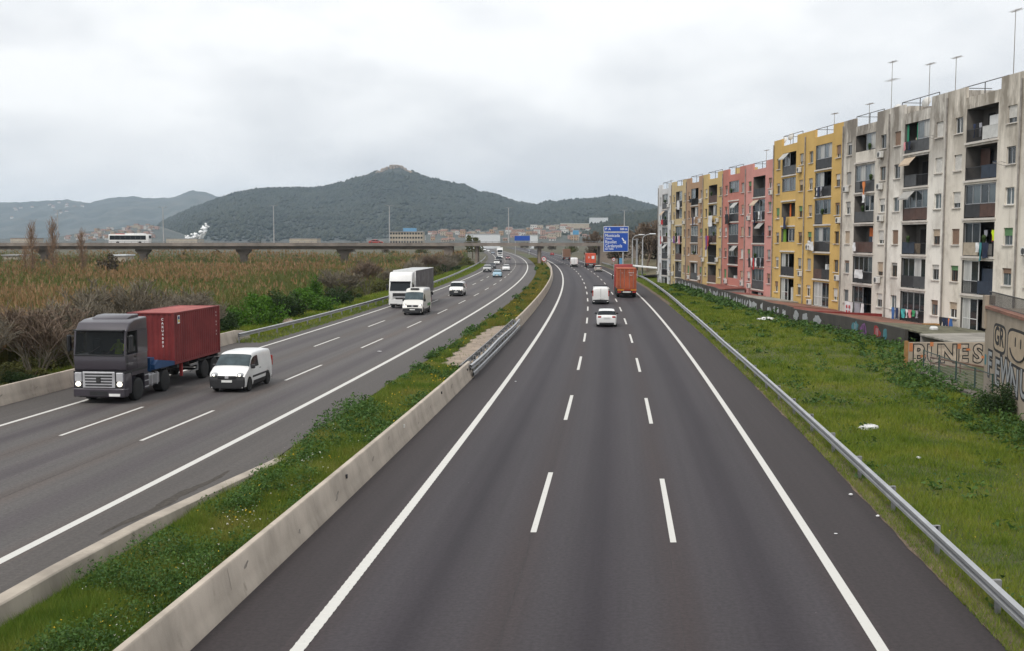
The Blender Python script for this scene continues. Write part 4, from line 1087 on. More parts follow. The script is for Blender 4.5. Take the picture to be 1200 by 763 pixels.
# plume of white steam by the hill foot
simple('steam_mat', (.90, .90, .90), rough=1.0, var=.06, scale=.05)
rg = np.random.default_rng(8); m = MB()
for (px, y, s) in ((222, 278, 5), (227, 277, 6), (231, 275, 7), (236, 276, 6), (229, 279, 6), (238, 272, 7), (240, 268, 7), (242, 265, 6.5), (239, 266, 5), (234, 279, 6), (225, 280, 5), (219, 280, 4)):
    d = 1900; c = np.array([(px - 600) / 1250 * d, d + rg.uniform(-10, 10), CAM_H + (281 - y) / 1250 * d * .85]); s = s * .8
    for k in range(9):
        q = c + rg.normal(size=3) * s * .45; r_ = s * rg.uniform(.3, .55)
        m.ell(q, r_, r_, r_ * rg.uniform(.7, 1.2), 8, 5)
tag(m.build('steam_cloud', 'steam_mat', smooth=80), 'puff of white steam at the foot of the main hill', 'steam', kind='stuff')

# ---------------------------------------------------------------- overpass
BY = 325.0
simple('bridge_concrete', (0.21, 0.18, 0.155), rough=.9, var=.25, scale=.3)
simple('bridge_girder', (0.22, 0.18, 0.15), rough=.9, var=.2, scale=.3)
br = empty('overpass_bridge', (0, BY, 0)); tag(br, 'concrete bridge crossing over the motorway on slim piers', 'bridge')
XL, XR, XM = -330, 75, -19
MB().box(XL, XR, -5, 5, 5.45, 6.0).build('deck', 'bridge_concrete', br)
for yy in (-4.9, 4.75):
    m = MB(); m.box(XL, XR, yy, yy + .15, 6.003, 6.45); m.build('parapet', 'bridge_concrete', br)
    m = MB(); m.box(XL, XR, yy + .03, yy + .12, 6.80, 6.88)
    x = XL
    while x < XR: m.box(x, x + .09, yy + .03, yy + .12, 6.453, 6.80); x += 2
    m.build('railing', 'galvanised_dull', br)
MB().box(XL, XM, -3.4, 3.4, 4.45, 5.445).build('girder', 'bridge_girder', br)
def hammer(x, top=4.4, base=1.9, zc=4.44):
    m = MB(); m.prism([(x - base / 2, -3.5), (x + base / 2, -3.5), (x + base / 2, zc - 1.7), (x + top / 2, zc - .5), (x + top / 2, zc), (x - top / 2, zc), (x - top / 2, zc - .5), (x - base / 2, zc - 1.7)], -1.0, 1.0)
    o = m.build('pier', 'bridge_girder', br); recalc(o)
for x in (-142, -112, -81.5, -51): hammer(x)
hammer(-174); hammer(-206)
MB().box(-20.4, -17.8, -4, 4, -.5, 5.44).build('pier', 'bridge_girder', br)
for x in (-10.6, 8.3):
    for yy in (-3.2, 0, 3.2): MB().tube((x, yy, -.5), (x, yy, 5.44), .55, .55, 12).build('pier', 'bridge_girder', br, smooth=40)
MB().box(26.4, 75, -5.5, 5.5, -.5, 5.44).build('abutment', 'bridge_girder', br)

def lamp_mast(name, lab, loc, h, heads=2, group=None, r=.12, arm=1.2):
    root = empty(name, loc); tag(root, lab, 'street lamp', group)
    MB().tube((0, 0, 0), (0, 0, h), r, r * .6, 8).build('pole', 'pole_steel', root, smooth=50)
    for s in ((-1, 1)[:heads]):
        MB().tube((0, 0, h - .05), (s * arm, 0, h + .1), .05, .04, 6).build('arm', 'pole_steel', root)
        MB().cbox(min(s * arm, s * (arm + .7)), max(s * arm, s * (arm + .7)), -.16, .16, h + .04, h + .2, .05).build('lamp_head', 'galvanised_dull', root)
    return root
for px, yt, w_ in ((193, 243.5, 'right of the bus'), (322, 241.5, 'in the middle of the left span'), (457, 241.5, 'before the office block'), (596, 244, 'above the motorway'), (731, 247, 'behind the blue direction sign'), (70, 247, 'beside the poplars')):
    h = CAM_H + (281 - yt) / 1250 * (BY + 4) - 6.0
    lamp_mast('bridge_lamp', f'tall slim lamp mast on the bridge {w_}', ((px - 600) / 1250 * (BY + 4.2), BY + 4.2, 6.003), h, 2, 'lamp masts on the bridge', .2, .6)
# ---------------------------------------------------------------- apartment row
def wallpaint(name, c, dirt, amount=.5, top=0.0):
    """weathered render: patchy colour, vertical run-off streaks, grime"""
    m, t, b = newmat(name)
    b.inputs['Roughness'].default_value = .9; b.inputs['Specular IOR Level'].default_value = .2
    co = N(t, 'ShaderNodeTexCoord'); oi = N(t, 'ShaderNodeObjectInfo')
    ad = N(t, 'ShaderNodeVectorMath', operation='ADD'); t.links.new(co.outputs['Object'], ad.inputs[0])
    sc = N(t, 'ShaderNodeVectorMath', operation='SCALE'); t.links.new(oi.outputs['Location'], sc.inputs[0]); sc.inputs['Scale'].default_value = 1.37
    t.links.new(sc.outputs[0], ad.inputs[1])
    def nz(scale, st, det=6, ro=.62):
        mp = N(t, 'ShaderNodeMapping'); mp.inputs['Scale'].default_value = st; t.links.new(ad.outputs[0], mp.inputs[0])
        n = N(t, 'ShaderNodeTexNoise'); n.inputs['Scale'].default_value = scale; n.inputs['Detail'].default_value = det; n.inputs['Roughness'].default_value = ro
        t.links.new(mp.outputs[0], n.inputs['Vector']); return n.outputs[0]
    def ramp_(src, a, b_, ca, cb):
        r = N(t, 'ShaderNodeValToRGB'); e = r.color_ramp.elements; e[0].position, e[1].position = a, b_; e[0].color, e[1].color = rgb(ca), rgb(cb)
        t.links.new(src, r.inputs[0]); return r.outputs[0]
    base = ramp_(nz(.35, (1, 1, 1)), .35, .65, mul(c, .90), mul(c, 1.07))
    streak = ramp_(nz(.9, (1, 1, .10)), .54, .74, (0, 0, 0), (amount * .75,) * 3)
    patch = ramp_(nz(.42, (1, 1, .6), 8, .7), .50, .70, (0, 0, 0), (amount * .9,) * 3)
    mx = N(t, 'ShaderNodeMix', data_type='RGBA'); t.links.new(streak, mx.inputs['Factor']); t.links.new(base, mx.inputs['A']); mx.inputs['B'].default_value = rgb(dirt)
    mx2 = N(t, 'ShaderNodeMix', data_type='RGBA'); t.links.new(patch, mx2.inputs['Factor']); t.links.new(mx.outputs['Result'], mx2.inputs['A']); mx2.inputs['B'].default_value = rgb(mul(dirt, 1.35))
    last = mx2.outputs['Result']
    if top:
        sp = N(t, 'ShaderNodeSeparateXYZ'); t.links.new(co.outputs['Object'], sp.inputs[0])
        mr = N(t, 'ShaderNodeMapRange'); mr.inputs['From Min'].default_value = 11.0; mr.inputs['From Max'].default_value = 17.0; t.links.new(sp.outputs['Z'], mr.inputs['Value'])
        mm = N(t, 'ShaderNodeMath', operation='MULTIPLY'); t.links.new(mr.outputs[0], mm.inputs[0])
        g_ = ramp_(nz(.8, (1, 1, .22), 7, .7), .36, .56, (0, 0, 0), (top,) * 3); t.links.new(g_, mm.inputs[1])
        mx3 = N(t, 'ShaderNodeMix', data_type='RGBA'); t.links.new(mm.outputs[0], mx3.inputs['Factor']); t.links.new(last, mx3.inputs['A']); mx3.inputs['B'].default_value = rgb(mul(dirt, .8))
        last = mx3.outputs['Result']
    t.links.new(last, b.inputs['Base Color'])
    bp = N(t, 'ShaderNodeBump'); bp.inputs['Strength'].default_value = .2; bp.inputs['Distance'].default_value = .02
    t.links.new(nz(14, (1, 1, 1), 3), bp.inputs['Height']); t.links.new(bp.outputs[0], b.inputs['Normal'])
wallpaint('wall_white', (.62, .62, .62), (.36, .35, .34), .3)
wallpaint('wall_cream', (.52, .41, .23), (.40, .31, .18), .3)
wallpaint('wall_tan', (.40, .26, .165), (.28, .19, .13), .3)
wallpaint('wall_yellow', (.54, .40, .18), (.42, .31, .14), .25)
wallpaint('wall_salmon', (.50, .21, .17), (.36, .16, .13), .3)
wallpaint('wall_pink', (.60, .29, .255), (.42, .21, .18), .3)
wallpaint('wall_gold', (.60, .40, .14), (.38, .25, .10), .4)
wallpaint('wall_grey', (.68, .635, .56), (.20, .175, .15), .75, .85)
wallpaint('wall_greywhite', (.80, .765, .70), (.25, .22, .185), .75, .9)
wallpaint('wall_greybeige', (.74, .685, .60), (.26, .225, .18), .78, .85)
wallpaint('slab_white', (.62, .58, .53), (.35, .31, .27), .5)
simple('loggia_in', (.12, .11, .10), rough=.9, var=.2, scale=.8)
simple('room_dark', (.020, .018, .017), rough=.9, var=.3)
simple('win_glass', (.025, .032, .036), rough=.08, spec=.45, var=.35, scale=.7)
simple('win_glass_pale', (.10, .125, .135), rough=.12, spec=.5, var=.3, scale=.6)
simple('curtain_pane', (.42, .42, .40), rough=.5, var=.25, scale=2, stretch=(6, 1, .3))
simple('frame_white', (.70, .70, .68), rough=.45, var=.08)
simple('frame_alu', (.36, .37, .38), rough=.4, metal=.4, var=.1)
simple('frame_brown', (.12, .07, .045), rough=.6, var=.2)
for nm_, c in (('shutter_beige', (.46, .36, .26)), ('shutter_white', (.60, .58, .54)), ('shutter_green', (.11, .24, .10)), ('shutter_grey', (.34, .33, .31)), ('shutter_brown', (.24, .15, .10))): simple(nm_, c, rough=.7, var=.12, scale=3)
simple('rail_black', (.022, .022, .024), rough=.5, var=.3); simple('rail_grey', (.06, .062, .064), rough=.5, var=.2); simple('rail_brown', (.085, .042, .03), rough=.6, var=.2); simple('rail_navy', (.02, .032, .055), rough=.6, var=.2); simple('rail_white', (.55, .55, .53), rough=.6, var=.1); simple('rail_beige', (.40, .34, .26), rough=.8, var=.15)
simple('ac_white', (.58, .57, .54), rough=.5, var=.12); simple('pipe_grey', (.25, .23, .21), rough=.6, var=.25)
simple('cloth_green', (.03, .20, .12), rough=.9); simple('orange_curtain', (.55, .14, .03), rough=.9); simple('lime_curtain', (.15, .28, .03), rough=.9)

simple('spray_white', (.40, .41, .42), rough=.8, var=.25, scale=3); simple('spray_black', (.016, .015, .016), rough=.8); simple('spray_orange', (.45, .16, .06), rough=.8, var=.2); simple('spray_cream', (.40, .315, .225), rough=.8, var=.12); simple('spray_teal', (.05, .17, .2), rough=.8, var=.2); simple('spray_purple', (.15, .06, .17), rough=.8, var=.2); simple('spray_red', (.30, .03, .03), rough=.8, var=.2); simple('spray_grey', (.30, .31, .32), rough=.8, var=.15)
simple('white_canvas', (.62, .61, .57), rough=.9)
_cache = {}
def shared(key, fn, mats, smooth=None):
    if key not in _cache: _cache[key] = fn().mesh(key[0] if isinstance(key, tuple) else key, mats, smooth)
    return _cache[key]
def frame_mb(w, h, bars, t=.06, y=.13, rows=0):
    m = MB(); d = .05
    m.box(-w / 2, w / 2, y, y + d, 0, t); m.box(-w / 2, w / 2, y, y + d, h - t, h); m.box(-w / 2, -w / 2 + t, y, y + d, t, h - t); m.box(w / 2 - t, w / 2, y, y + d, t, h - t)
    for i in range(bars):
        x = -w / 2 + w * (i + 1) / (bars + 1); m.box(x - t * .6, x + t * .6, y - .004, y + d - .004, t, h - t)
    for zr in (rows if rows else ()): m.box(-w / 2 + t, w / 2 - t, y + .003, y + d + .003, zr * h - t * .5, zr * h + t * .5)
    return m
def shutter_mb(w, h, level):
    m = MB(); z0 = h * (1 - level); n = max(1, int(h * level / .12)); dz = (h - z0) / n
    for i in range(n): m.box(-w / 2 + .03, w / 2 - .03, .085, .10, z0 + i * dz + .008, z0 + (i + 1) * dz - .008)
    m.box(-w / 2 + .03, w / 2 - .03, .098, .108, z0, h)
    return m
def add_window(parent, x, z, w, h, rd, y=0):
    fr = rd.choice(('frame_white', 'frame_alu', 'frame_alu', 'frame_brown', 'frame_white'))
    f = place(shared(('window', w, h, fr), lambda: frame_mb(w, h, 1), fr), 'window', parent, (x, y, z))
    gl = rd.choice(('win_glass', 'win_glass', 'win_glass_pale'))
    place(shared(('pane', w, h, gl), lambda: MB().box(-w / 2 + .05, w / 2 - .05, .150, .160, .05, h - .05), gl), 'pane', f)
    lv = rd.choice((0, 0, .2, .3, .45, .45, .7, .97)); sm = rd.choice(('shutter_beige', 'shutter_white', 'shutter_white', 'shutter_grey', 'shutter_brown', 'shutter_beige', 'shutter_brown', 'shutter_grey', 'shutter_green'))
    if lv: place(shared(('shutter', w, h, lv, sm), lambda: shutter_mb(w, h, lv), sm), 'shutter', f)
    place(shared(('sill', w), lambda: MB().box(-w / 2 - .08, w / 2 + .08, -.10, .12, -.07, -.002), 'slab_white'), 'sill', f)
    return f
def add_ac(parent, x, z, y=0):
    a = place(shared('air_conditioner', lambda: MB().cbox(-.40, .40, -.36, -.06, 0, .56, .03), 'ac_white'), 'air_conditioner', parent, (x, y, z))
    place(shared('fan_grille', lambda: MB().lathe([(.21, -.375), (.21, -.362)], (-.08, 0, .28), 'y', 14), 'rail_grey'), 'fan_grille', a)
    place(shared('bracket', lambda: MB().box(-.3, -.26, -.34, .02, -.05, -.003).box(.26, .3, -.34, .02, -.05, -.003), 'pipe_grey'), 'bracket', a)
def rail_mb(w, kind, h=.95):
    m = MB(); y0 = .05
    if kind == 'bars':
        m.box(-w / 2, w / 2, y0, y0 + .05, h - .05, h); m.box(-w / 2, w / 2, y0, y0 + .05, .06, .10)
        n = int(w / .11)
        for i in range(n + 1): x = -w / 2 + .01 + (w - .02) * i / n; m.box(x - .009, x + .009, y0 + .015, y0 + .035, .10, h - .05)
    else:
        n = max(2, round(w / 1.1)); p = w / n
        m.box(-w / 2, w / 2, y0 - .01, y0 + .05, h, h + .05)
        for i in range(n): m.box(-w / 2 + i * p + .03, -w / 2 + (i + 1) * p - .03, y0, y0 + .03, .07, h - .003)
        for i in range(n + 1): m.box(-w / 2 + i * p - .028 + (.028 if i == 0 else 0) - (.028 if i == n else 0), -w / 2 + i * p + .028 + (.028 if i == 0 else 0) - (.028 if i == n else 0), y0 - .005, y0 + .045, .02, h)
    return m
def glaze(parent, x, z, w, h, frame, glass, cols, y=.08, rows=(.38,)):
    f = place(shared(('balcony_glazing', w, h, frame, cols, rows), lambda: frame_mb(w, h, cols - 1, .055, y, rows), frame), 'balcony_glazing', parent, (x, 0, z))
    cw = w / cols
    for i in range(cols):
        g_ = glass if not isinstance(glass, (list, tuple)) else glass[i % len(glass)]
        place(shared(('pane', w, h, cols, g_), lambda: MB().box(-cw / 2 + .03, cw / 2 - .03, y + .03, y + .036, .06, h - .06), g_), 'pane', f, (-w / 2 + (i + .5) * cw, 0, 0))
UNIT_W = 10.28; BX0, BX1 = 3.05, 7.45; BW = BX1 - BX0; BC = (BX0 + BX1) / 2; FH = 2.78; BH = 2.46
UDIR = Vector((.08, -1, 0)).normalized(); URZ = math.atan2(UDIR.y, UDIR.x)
def fac(y): return 40.06 - .08 * y
def wall_holes(W, z0, z1, holes, depthY=11):
    m = MB()
    xs = sorted({0, W, *[a for h in holes for a in h[:2]]}); zs = sorted({z0, z1, *[a for h in holes for a in h[2:4]]})
    for i in range(len(xs) - 1):
        for j in range(len(zs) - 1):
            cx, cz = (xs[i] + xs[i + 1]) / 2, (zs[j] + zs[j + 1]) / 2
            if any(h[0] < cx < h[1] and h[2] < cz < h[3] for h in holes): continue
            m.quad((xs[i], 0, zs[j]), (xs[i + 1], 0, zs[j]), (xs[i + 1], 0, zs[j + 1]), (xs[i], 0, zs[j + 1]))
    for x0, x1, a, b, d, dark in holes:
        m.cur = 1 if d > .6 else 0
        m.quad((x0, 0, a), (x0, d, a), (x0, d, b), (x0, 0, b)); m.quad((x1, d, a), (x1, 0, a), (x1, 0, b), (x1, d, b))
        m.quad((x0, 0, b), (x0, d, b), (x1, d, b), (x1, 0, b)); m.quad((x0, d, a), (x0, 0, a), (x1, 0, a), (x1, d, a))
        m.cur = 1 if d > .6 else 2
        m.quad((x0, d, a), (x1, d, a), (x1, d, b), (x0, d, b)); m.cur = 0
    m.quad((0, 0, z0), (0, depthY, z0), (0, depthY, z1), (0, 0, z1)); m.quad((W, depthY, z0), (W, 0, z0), (W, 0, z1), (W, depthY, z1))
    m.quad((0, depthY, z0), (W, depthY, z0), (W, depthY, z1), (0, depthY, z1))
    m.quad((0, 0, z1 - .02), (W, 0, z1 - .02), (W, depthY, z1 - .02), (0, depthY, z1 - .02))
    return m
def balcony(root, ux, z, spec, rd, wallmat):
    """spec: (rail_left, rail_right, glass_left, glass_right) ; left = far half in plan"""
    rl, rr_, gl, gr = spec
    x0, x1 = ux + BX0, ux + BX1; xm = (x0 + x1) / 2; hw = BW / 2
    place(shared('floor_slab', lambda: MB().box(-BW / 2 - .12, BW / 2 + .12, -.10, .04, -.16, -.004), 'slab_white'), 'floor_slab', root, (xm, 0, z))
    for side, rk, gk in ((-1, rl, gl), (1, rr_, gr)):
        xc = xm + side * hw / 2
        if rk == 'masonry': place(shared(('balcony_parapet', wallmat), lambda: MB().box(-hw / 2, hw / 2, .012, .12, .0, .95), wallmat), 'balcony_parapet', root, (xc, 0, z))
        elif rk:
            kind, mat = ('bars', 'rail_black') if rk == 'bars' else ('panel', rk)
            place(shared(('balcony_railing', rk), lambda: rail_mb(hw - .02, kind), mat), 'balcony_railing', root, (xc, 0, z))
        if gk:
            frame, glass, full = gk
            if full: glaze(root, xc, z + .03, hw - .03, BH - .05, frame, glass, 2, .14)
            else: glaze(root, xc, z + 1.02, hw - .03, BH - 1.04, frame, glass, 2, .09, ())
    # clutter behind the railing, awnings
    for q in range(rd.choice((0, 1, 1, 2, 3))):
        kx = rd.uniform(x0 + .4, x1 - .4); hh = round(rd.choice((.6, .9, 1.25, 1.5)), 2); mt = rd.choice(('frame_white', 'rail_grey', 'shutter_brown', 'ac_white', 'rail_navy', 'spray_red', 'shutter_beige')); ww_ = rd.choice((.35, .5, .7))
        place(shared(('cupboard', hh, mt, ww_), lambda: MB().cbox(-ww_ / 2, ww_ / 2, .42, .82, 0, hh, .02), mt), 'cupboard', root, (kx, 0, z + .005))
    if rd.random() < .10:
        mt = rd.choice(('shutter_grey', 'shutter_beige', 'curtain_pane', 'white_canvas'))
        place(shared(('awning', mt), lambda: MB().add([(-1.0, -.02, 2.42), (1.0, -.02, 2.42), (1.0, -.55, 1.85), (-1.0, -.55, 1.85), (-1.0, -.56, 1.72), (1.0, -.56, 1.72)], ((0, 1, 2, 3), (3, 2, 5, 4))), mt), 'awning', root, (xm + rd.choice((-1.05, 1.05)), 0, z))
    if rd.random() < .3:
        place(shared('plant_pot', lambda: MB().lathe([(.10, 0), (.15, .24), (.16, .26)], (0, -.08, .98), 'z', 8).ell((0, -.08, 1.36), .2, .16, .2, 7, 5), 'leaf_dark'), 'plant_pot', root, (rd.uniform(x0 + .3, x1 - .3), 0, z))
    # door and back window in the loggia
    d = place(shared('balcony_door', lambda: MB().box(-.42, .42, 1.18, 1.28, 0, 2.05), 'room_dark'), 'balcony_door', root, (xm - .9, 0, z + .01))
    b = place(shared('back_window', lambda: frame_mb(1.5, 1.15, 1, .06, 1.22), 'frame_white'), 'back_window', root, (xm + .9, 0, z + .95))
    place(shared('back_pane', lambda: MB().box(-.7, .7, 1.262, 1.27, .05, 1.1), 'win_glass'), 'pane', b)
FW, FA, FB = 'frame_white', 'frame_alu', 'frame_brown'
GD, GP, CU = 'win_glass', 'win_glass_pale', 'curtain_pane'
def rand_balcony(rd):
    k = rd.random(); rail = rd.choice(('rail_black', 'rail_black', 'rail_grey', 'bars', 'rail_brown', 'masonry'))
    fr = rd.choice((FA, FA, FW)); g_ = rd.choice((GD, GP, (GD, GP), (CU, GD)))
    if k < .42: return (rail, rail, (fr, g_, False), (fr, g_, False))
    if k < .6: return (rail, rail, (fr, g_, False), None)
    if k < .75: return (rail, rail, None, (fr, g_, False))
    return (rail, rail, None, None)
def drainpipe(root, x, z0, z1):
    place(MB().tube((0, -.09, z0), (0, -.09, z1), .07, .07, 6).mesh('drainpipe', 'pipe_grey'), 'drainpipe', root, (x, 0, 0))
W1, W2 = 1.72, 9.15
def unit(root, ux, z0, wallmat, seed, specs=None, wins=None, w1=W1, w2=W2, ww=1.18, acs=.3):
    rd = random.Random(seed); holes = []
    for k in range(6):
        z = z0 + FH * k
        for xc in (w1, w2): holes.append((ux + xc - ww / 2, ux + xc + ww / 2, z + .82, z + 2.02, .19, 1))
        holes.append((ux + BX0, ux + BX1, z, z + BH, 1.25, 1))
        sp = (specs[k] if specs and specs[k] else rand_balcony(rd))
        balcony(root, ux, z, sp, rd, wallmat)
        for xc in (w1, w2):
            add_window(root, ux + xc, z + .82, ww, 1.2, rd)
            if rd.random() < acs: add_ac(root, ux + xc + rd.choice((-.15, .2, .85, -.85)), z + rd.choice((.02, .1, .15)))
            if rd.random() < .10: place(shared('drying_bars', lambda: MB().tube((-.5, 0, 0), (-.7, -.9, .25), .018, .018, 4).tube((.5, 0, 0), (.4, -.9, .25), .018, .018, 4).tube((-.72, -.85, .24), (.42, -.85, .24), .012, .012, 4), 'pipe_grey'), 'drying_bars', root, (ux + xc, 0, z + .7))
    return holes
def roofline(root, ux, W, zr, zp, wallmat, seed, n=1):
    """parapets, lower between the bays, with tube railings"""
    rd = random.Random(seed)
    m = MB()
    for i in range(n):
        a = ux + i * UNIT_W
        m.box(a + .003, a + BX0 - .25, .0, .22, zr, zp); m.box(a + BX1 + .25, a + UNIT_W - .003, 0, .22, zr, zp)
        m.box(a + BX0 - .247, a + BX1 + .247, .03, .22, zr, zr + .55)
    m.box(ux + .003, ux + .22, .223, 10.5, zr, zr + .8); m.box(ux + n * UNIT_W - .22, ux + n * UNIT_W - .003, .223, 10.5, zr, zr + .8)
    m.build('parapet', wallmat, root)
    for i in range(n):
        a = ux + i * UNIT_W; r_ = MB(); x0, x1 = a + BX0 - .5 - rd.random(), a + BX1 + .4 + rd.random(); h = zp + rd.uniform(.05, .35)
        for yy in (.35,):
            r_.tube((x0, yy, h), (x1, yy, h), .035, .035, 5)
            for x in (x0, (x0 + x1) / 2, x1): r_.tube((x, yy, zr), (x, yy, h), .035, .035, 5)
        r_.tube((x0, .35, h), (x0, 2.6, h), .03, .03, 5)
        r_.build('roof_railing', 'rail_grey', root)
        if rd.random() < .6:
            s = MB().box(a + 4, a + 6.4, 3.5, 6, zr, zr + 2.1); s.build('stair_head', wallmat, root)
def antenna(root, x, y, z0, h, kind=0):
    m = MB(); m.tube((x, y, z0), (x, y, z0 + h), .032, .022, 5)
    t = z0 + h
    if kind != 2:
        m.tube((x - .5, y, t - .1), (x + .75, y, t - .05), .02, .02, 4)
        for i in range(6): xx = x - .4 + i * .2; m.tube((xx, y - .28, t - .09), (xx, y + .28, t - .07), .012, .012, 4)
    if kind == 1:
        m.tube((x - .9, y, t - 1.6), (x + .9, y, t - 1.6), .02, .02, 4)
        for i in range(5): xx = x - .8 + i * .4; m.tube((xx, y - .4, t - 1.6), (xx, y + .4, t - 1.6), .013, .013, 4)
    m.build('antenna', 'pipe_grey', root)
def dish(root, x, y, z, r=.45):
    m = MB(); m.lathe([(.02, -.02), (r * .5, .03), (r * .85, .12), (r, .2), (r * .98, .205), (r * .83, .13), (r * .48, .045)], (0, 0, 0), 'y', 14)
    o = m.build('satellite_dish', 'ac_white', root, smooth=50, loc=(x, y, z)); o.rotation_euler = (R(-20), 0, R(25))
    MB().tube((x, y + .1, z - .9), (x, y + .1, z), .03, .03, 5).build('dish_mast', 'pipe_grey', root)

YB = [62.45, 72.7, 82.95, 93.2, 103.4, 113.65, 123.9, 134.7, 145.0, 155.2, 165.2, 175.1, 185.0]
ZT, ZL = .60, -1.38
def make_building(name, lab, ynear, yfar, z0, mat, seeds, specs=None, mats2=None, w1=W1, w2=W2, acs=.3, units=1):
    p = Vector((fac(yfar), yfar, 0)); L = math.hypot(fac(ynear) - fac(yfar), yfar - ynear)
    root = empty(name, p, URZ); tag(root, lab, 'apartment building')
    root.scale = (L / (UNIT_W * units), 1, 1)
    holes = []
    for i in range(units): holes += unit(root, i * UNIT_W, z0, mat, seeds[i], specs[i] if specs else None, None, w1, w2, 1.18, acs)
    zr = z0 + 6 * FH
    mb = wall_holes(UNIT_W * units, -3, zr, holes)
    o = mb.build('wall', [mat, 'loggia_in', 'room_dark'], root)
    roofline(root, 0, UNIT_W * units, zr, zr + 1.35, mat, seeds[0], units)
    drainpipe(root, .12, -1, zr + .9)
    for i in range(units):
        if units > 1 and i: drainpipe(root, i * UNIT_W + .1, -1, zr + .9)
        # cables
    return root
G_ = (FA, (GD, GP), False); GW = (FW, GD, False); GWF = (FW, (CU, GD), True); GAF = (FA, GD, True); GC = (FA, (GP, CU), False)
B = {}
B['white'] = make_building('apartment_building', 'narrow white apartment block at the far end of the row', YB[11], YB[12], ZL, 'wall_white', [101])
B['cream'] = make_building('apartment_building', 'cream apartment block next to the white one', YB[10], YB[11], ZL, 'wall_cream', [102])
B['tan'] = make_building('apartment_building', 'tan brown apartment block between the cream and yellow ones', YB[9], YB[10], ZL, 'wall_tan', [103])
B['yellow'] = make_building('apartment_building', 'pale yellow apartment block left of the salmon one', YB[8], YB[9], ZL, 'wall_yellow', [104])
B['salmon'] = make_building('apartment_building', 'darker salmon apartment block, left of the two pink ones', YB[7], YB[8], ZL, 'wall_salmon', [105], acs=.4)
B['pink'] = make_building('apartment_building', 'lighter pink apartment block beside the tall golden one', YB[6], YB[7], ZL, 'wall_pink', [106], acs=.3)
ysp = [None, None, None, None, None, None]
B['gold'] = make_building('apartment_building', 'tall golden yellow apartment block with two balcony columns', YB[4], YB[6], ZT, 'wall_gold', [107, 108],
    specs=[[(None, None, GWF, None), ('rail_black', 'rail_black', GWF, None), ('masonry', 'masonry', None, GW), ('masonry', 'masonry', None, None), ('masonry', 'masonry', G_, G_), ('rail_grey', 'rail_grey', G_, None)],
           [(None, None, (FW, (CU, CU), True), GAF), ('rail_brown', 'rail_black', None, None), ('rail_black', 'rail_black', GC, G_), ('rail_grey', 'masonry', G_, G_), ('rail_black', 'rail_black', GC, None), ('rail_black', 'rail_black', GC, GC)]], units=2, acs=.32)
B['grey1'] = make_building('apartment_building', 'stained grey apartment block right beside the golden one', YB[3], YB[4], ZT, 'wall_grey', [109], w1=1.55,
    specs=[[(None, None, GAF, None), ('rail_black', 'rail_black', GAF, G_), ('rail_brown', 'rail_brown', None, None), ('rail_grey', 'rail_grey', None, GW), ('rail_grey', 'rail_grey', GC, GC), ('masonry', 'masonry', None, GC)]], acs=.45)
B['grey2'] = make_building('apartment_building', 'whitish weathered apartment block with green curtains on its top balcony', YB[2], YB[3], ZT, 'wall_greywhite', [110],
    specs=[[('rail_black', 'rail_black', GAF, GAF), ('rail_black', 'rail_grey', GAF, GWF), ('rail_navy', 'bars', None, None), ('rail_brown', 'rail_brown', G_, G_), ('rail_grey', 'bars', None, None), ('rail_grey', 'rail_grey', None, GC)]], acs=.2)
B['grey3'] = make_building('apartment_building', 'weathered beige grey apartment block with an open top balcony holding a white cabinet', YB[1], YB[2], ZT, 'wall_greybeige', [115], w1=1.9, w2=9.25,
    specs=[[(None, None, GWF, None), ('bars', 'rail_navy', GWF, None), ('rail_beige', 'bars', GAF, None), ('rail_black', 'rail_brown', G_, G_), ('bars', 'rail_navy', None, None), ('bars', 'rail_white', None, None)]], acs=.15)
B['grey4'] = make_building('apartment_building', 'nearest grey apartment block, cut off by the right picture edge', YB[0], YB[1], ZT, 'wall_greybeige', [112])
zr = ZT + 6 * FH + .55
# antennas and dishes
def on(px, key, ya):   # local x of an image column on the facade
    k = (px - 600) / 1250.; y = 40.06 / (k + .08); b = B[key]; return (b.location.y - y) / abs(UDIR.y) / b.scale.x
for px, key, h, kd in ((1035, 'grey1', 4.9, 1), (1078, 'grey2', 3.6, 0), (1108, 'grey3', 3.4, 0), (1174, 'grey3', 5.2, 0), (1010, 'grey1', 1.9, 0), (970, 'gold', 2.0, 0)): antenna(B[key], on(px, key, 0), .28, zr, h, kd)
antenna(B['pink'], 5, .9, ZL + 6 * FH + .55, 2.3, 0); antenna(B['white'], 6, .9, ZL + 6 * FH + .5, 1.5, 0)
for px, key, z in ((916, 'gold', zr + 1.1), (908, 'gold', zr + .9), (1036, 'grey1', zr + .9), (1069, 'grey2', zr + .8)): dish(B[key], on(px, key, 0), .6, z)
# extra balcony contents
g3 = B['grey3']; zk = lambda k: ZT + FH * k
MB().cbox(BC + .1, BC + 1.7, .5, 1.1, zk(5) + .05, zk(5) + 1.75, .02).build('white_cabinet', 'frame_white', g3)
MB().box(BX0 + .4, BX0 + 1.7, .95, 1.0, zk(4) + .1, zk(4) + 2.3).build('brown_curtain', 'rail_brown', g3)
MB().box(BC + .05, BX1 - .1, .35, .4, zk(1) + .05, zk(1) + 1.9).build('blue_screen', 'rail_navy', g3)
g2 = B['grey2']
def drape(x0, x1, z0, z1, y, n=10, amp=.05):
    P = []
    for i in range(n + 1):
        t = i / n; P.append([(x0 + (x1 - x0) * t, y + amp * math.sin(t * n * 1.6), z0), (x0 + (x1 - x0) * t, y + amp * math.sin(t * n * 1.6 + .4), z1)])
    return MB().grid(P)
drape(BX0 + .05, BX0 + .5, zk(5) + .4, zk(5) + 2.4, .15).build('green_curtain', 'cloth_green', g2); drape(BC - .3, BC + .05, zk(5) + .4, zk(5) + 2.4, .15).build('green_curtain', 'cloth_green', g2)
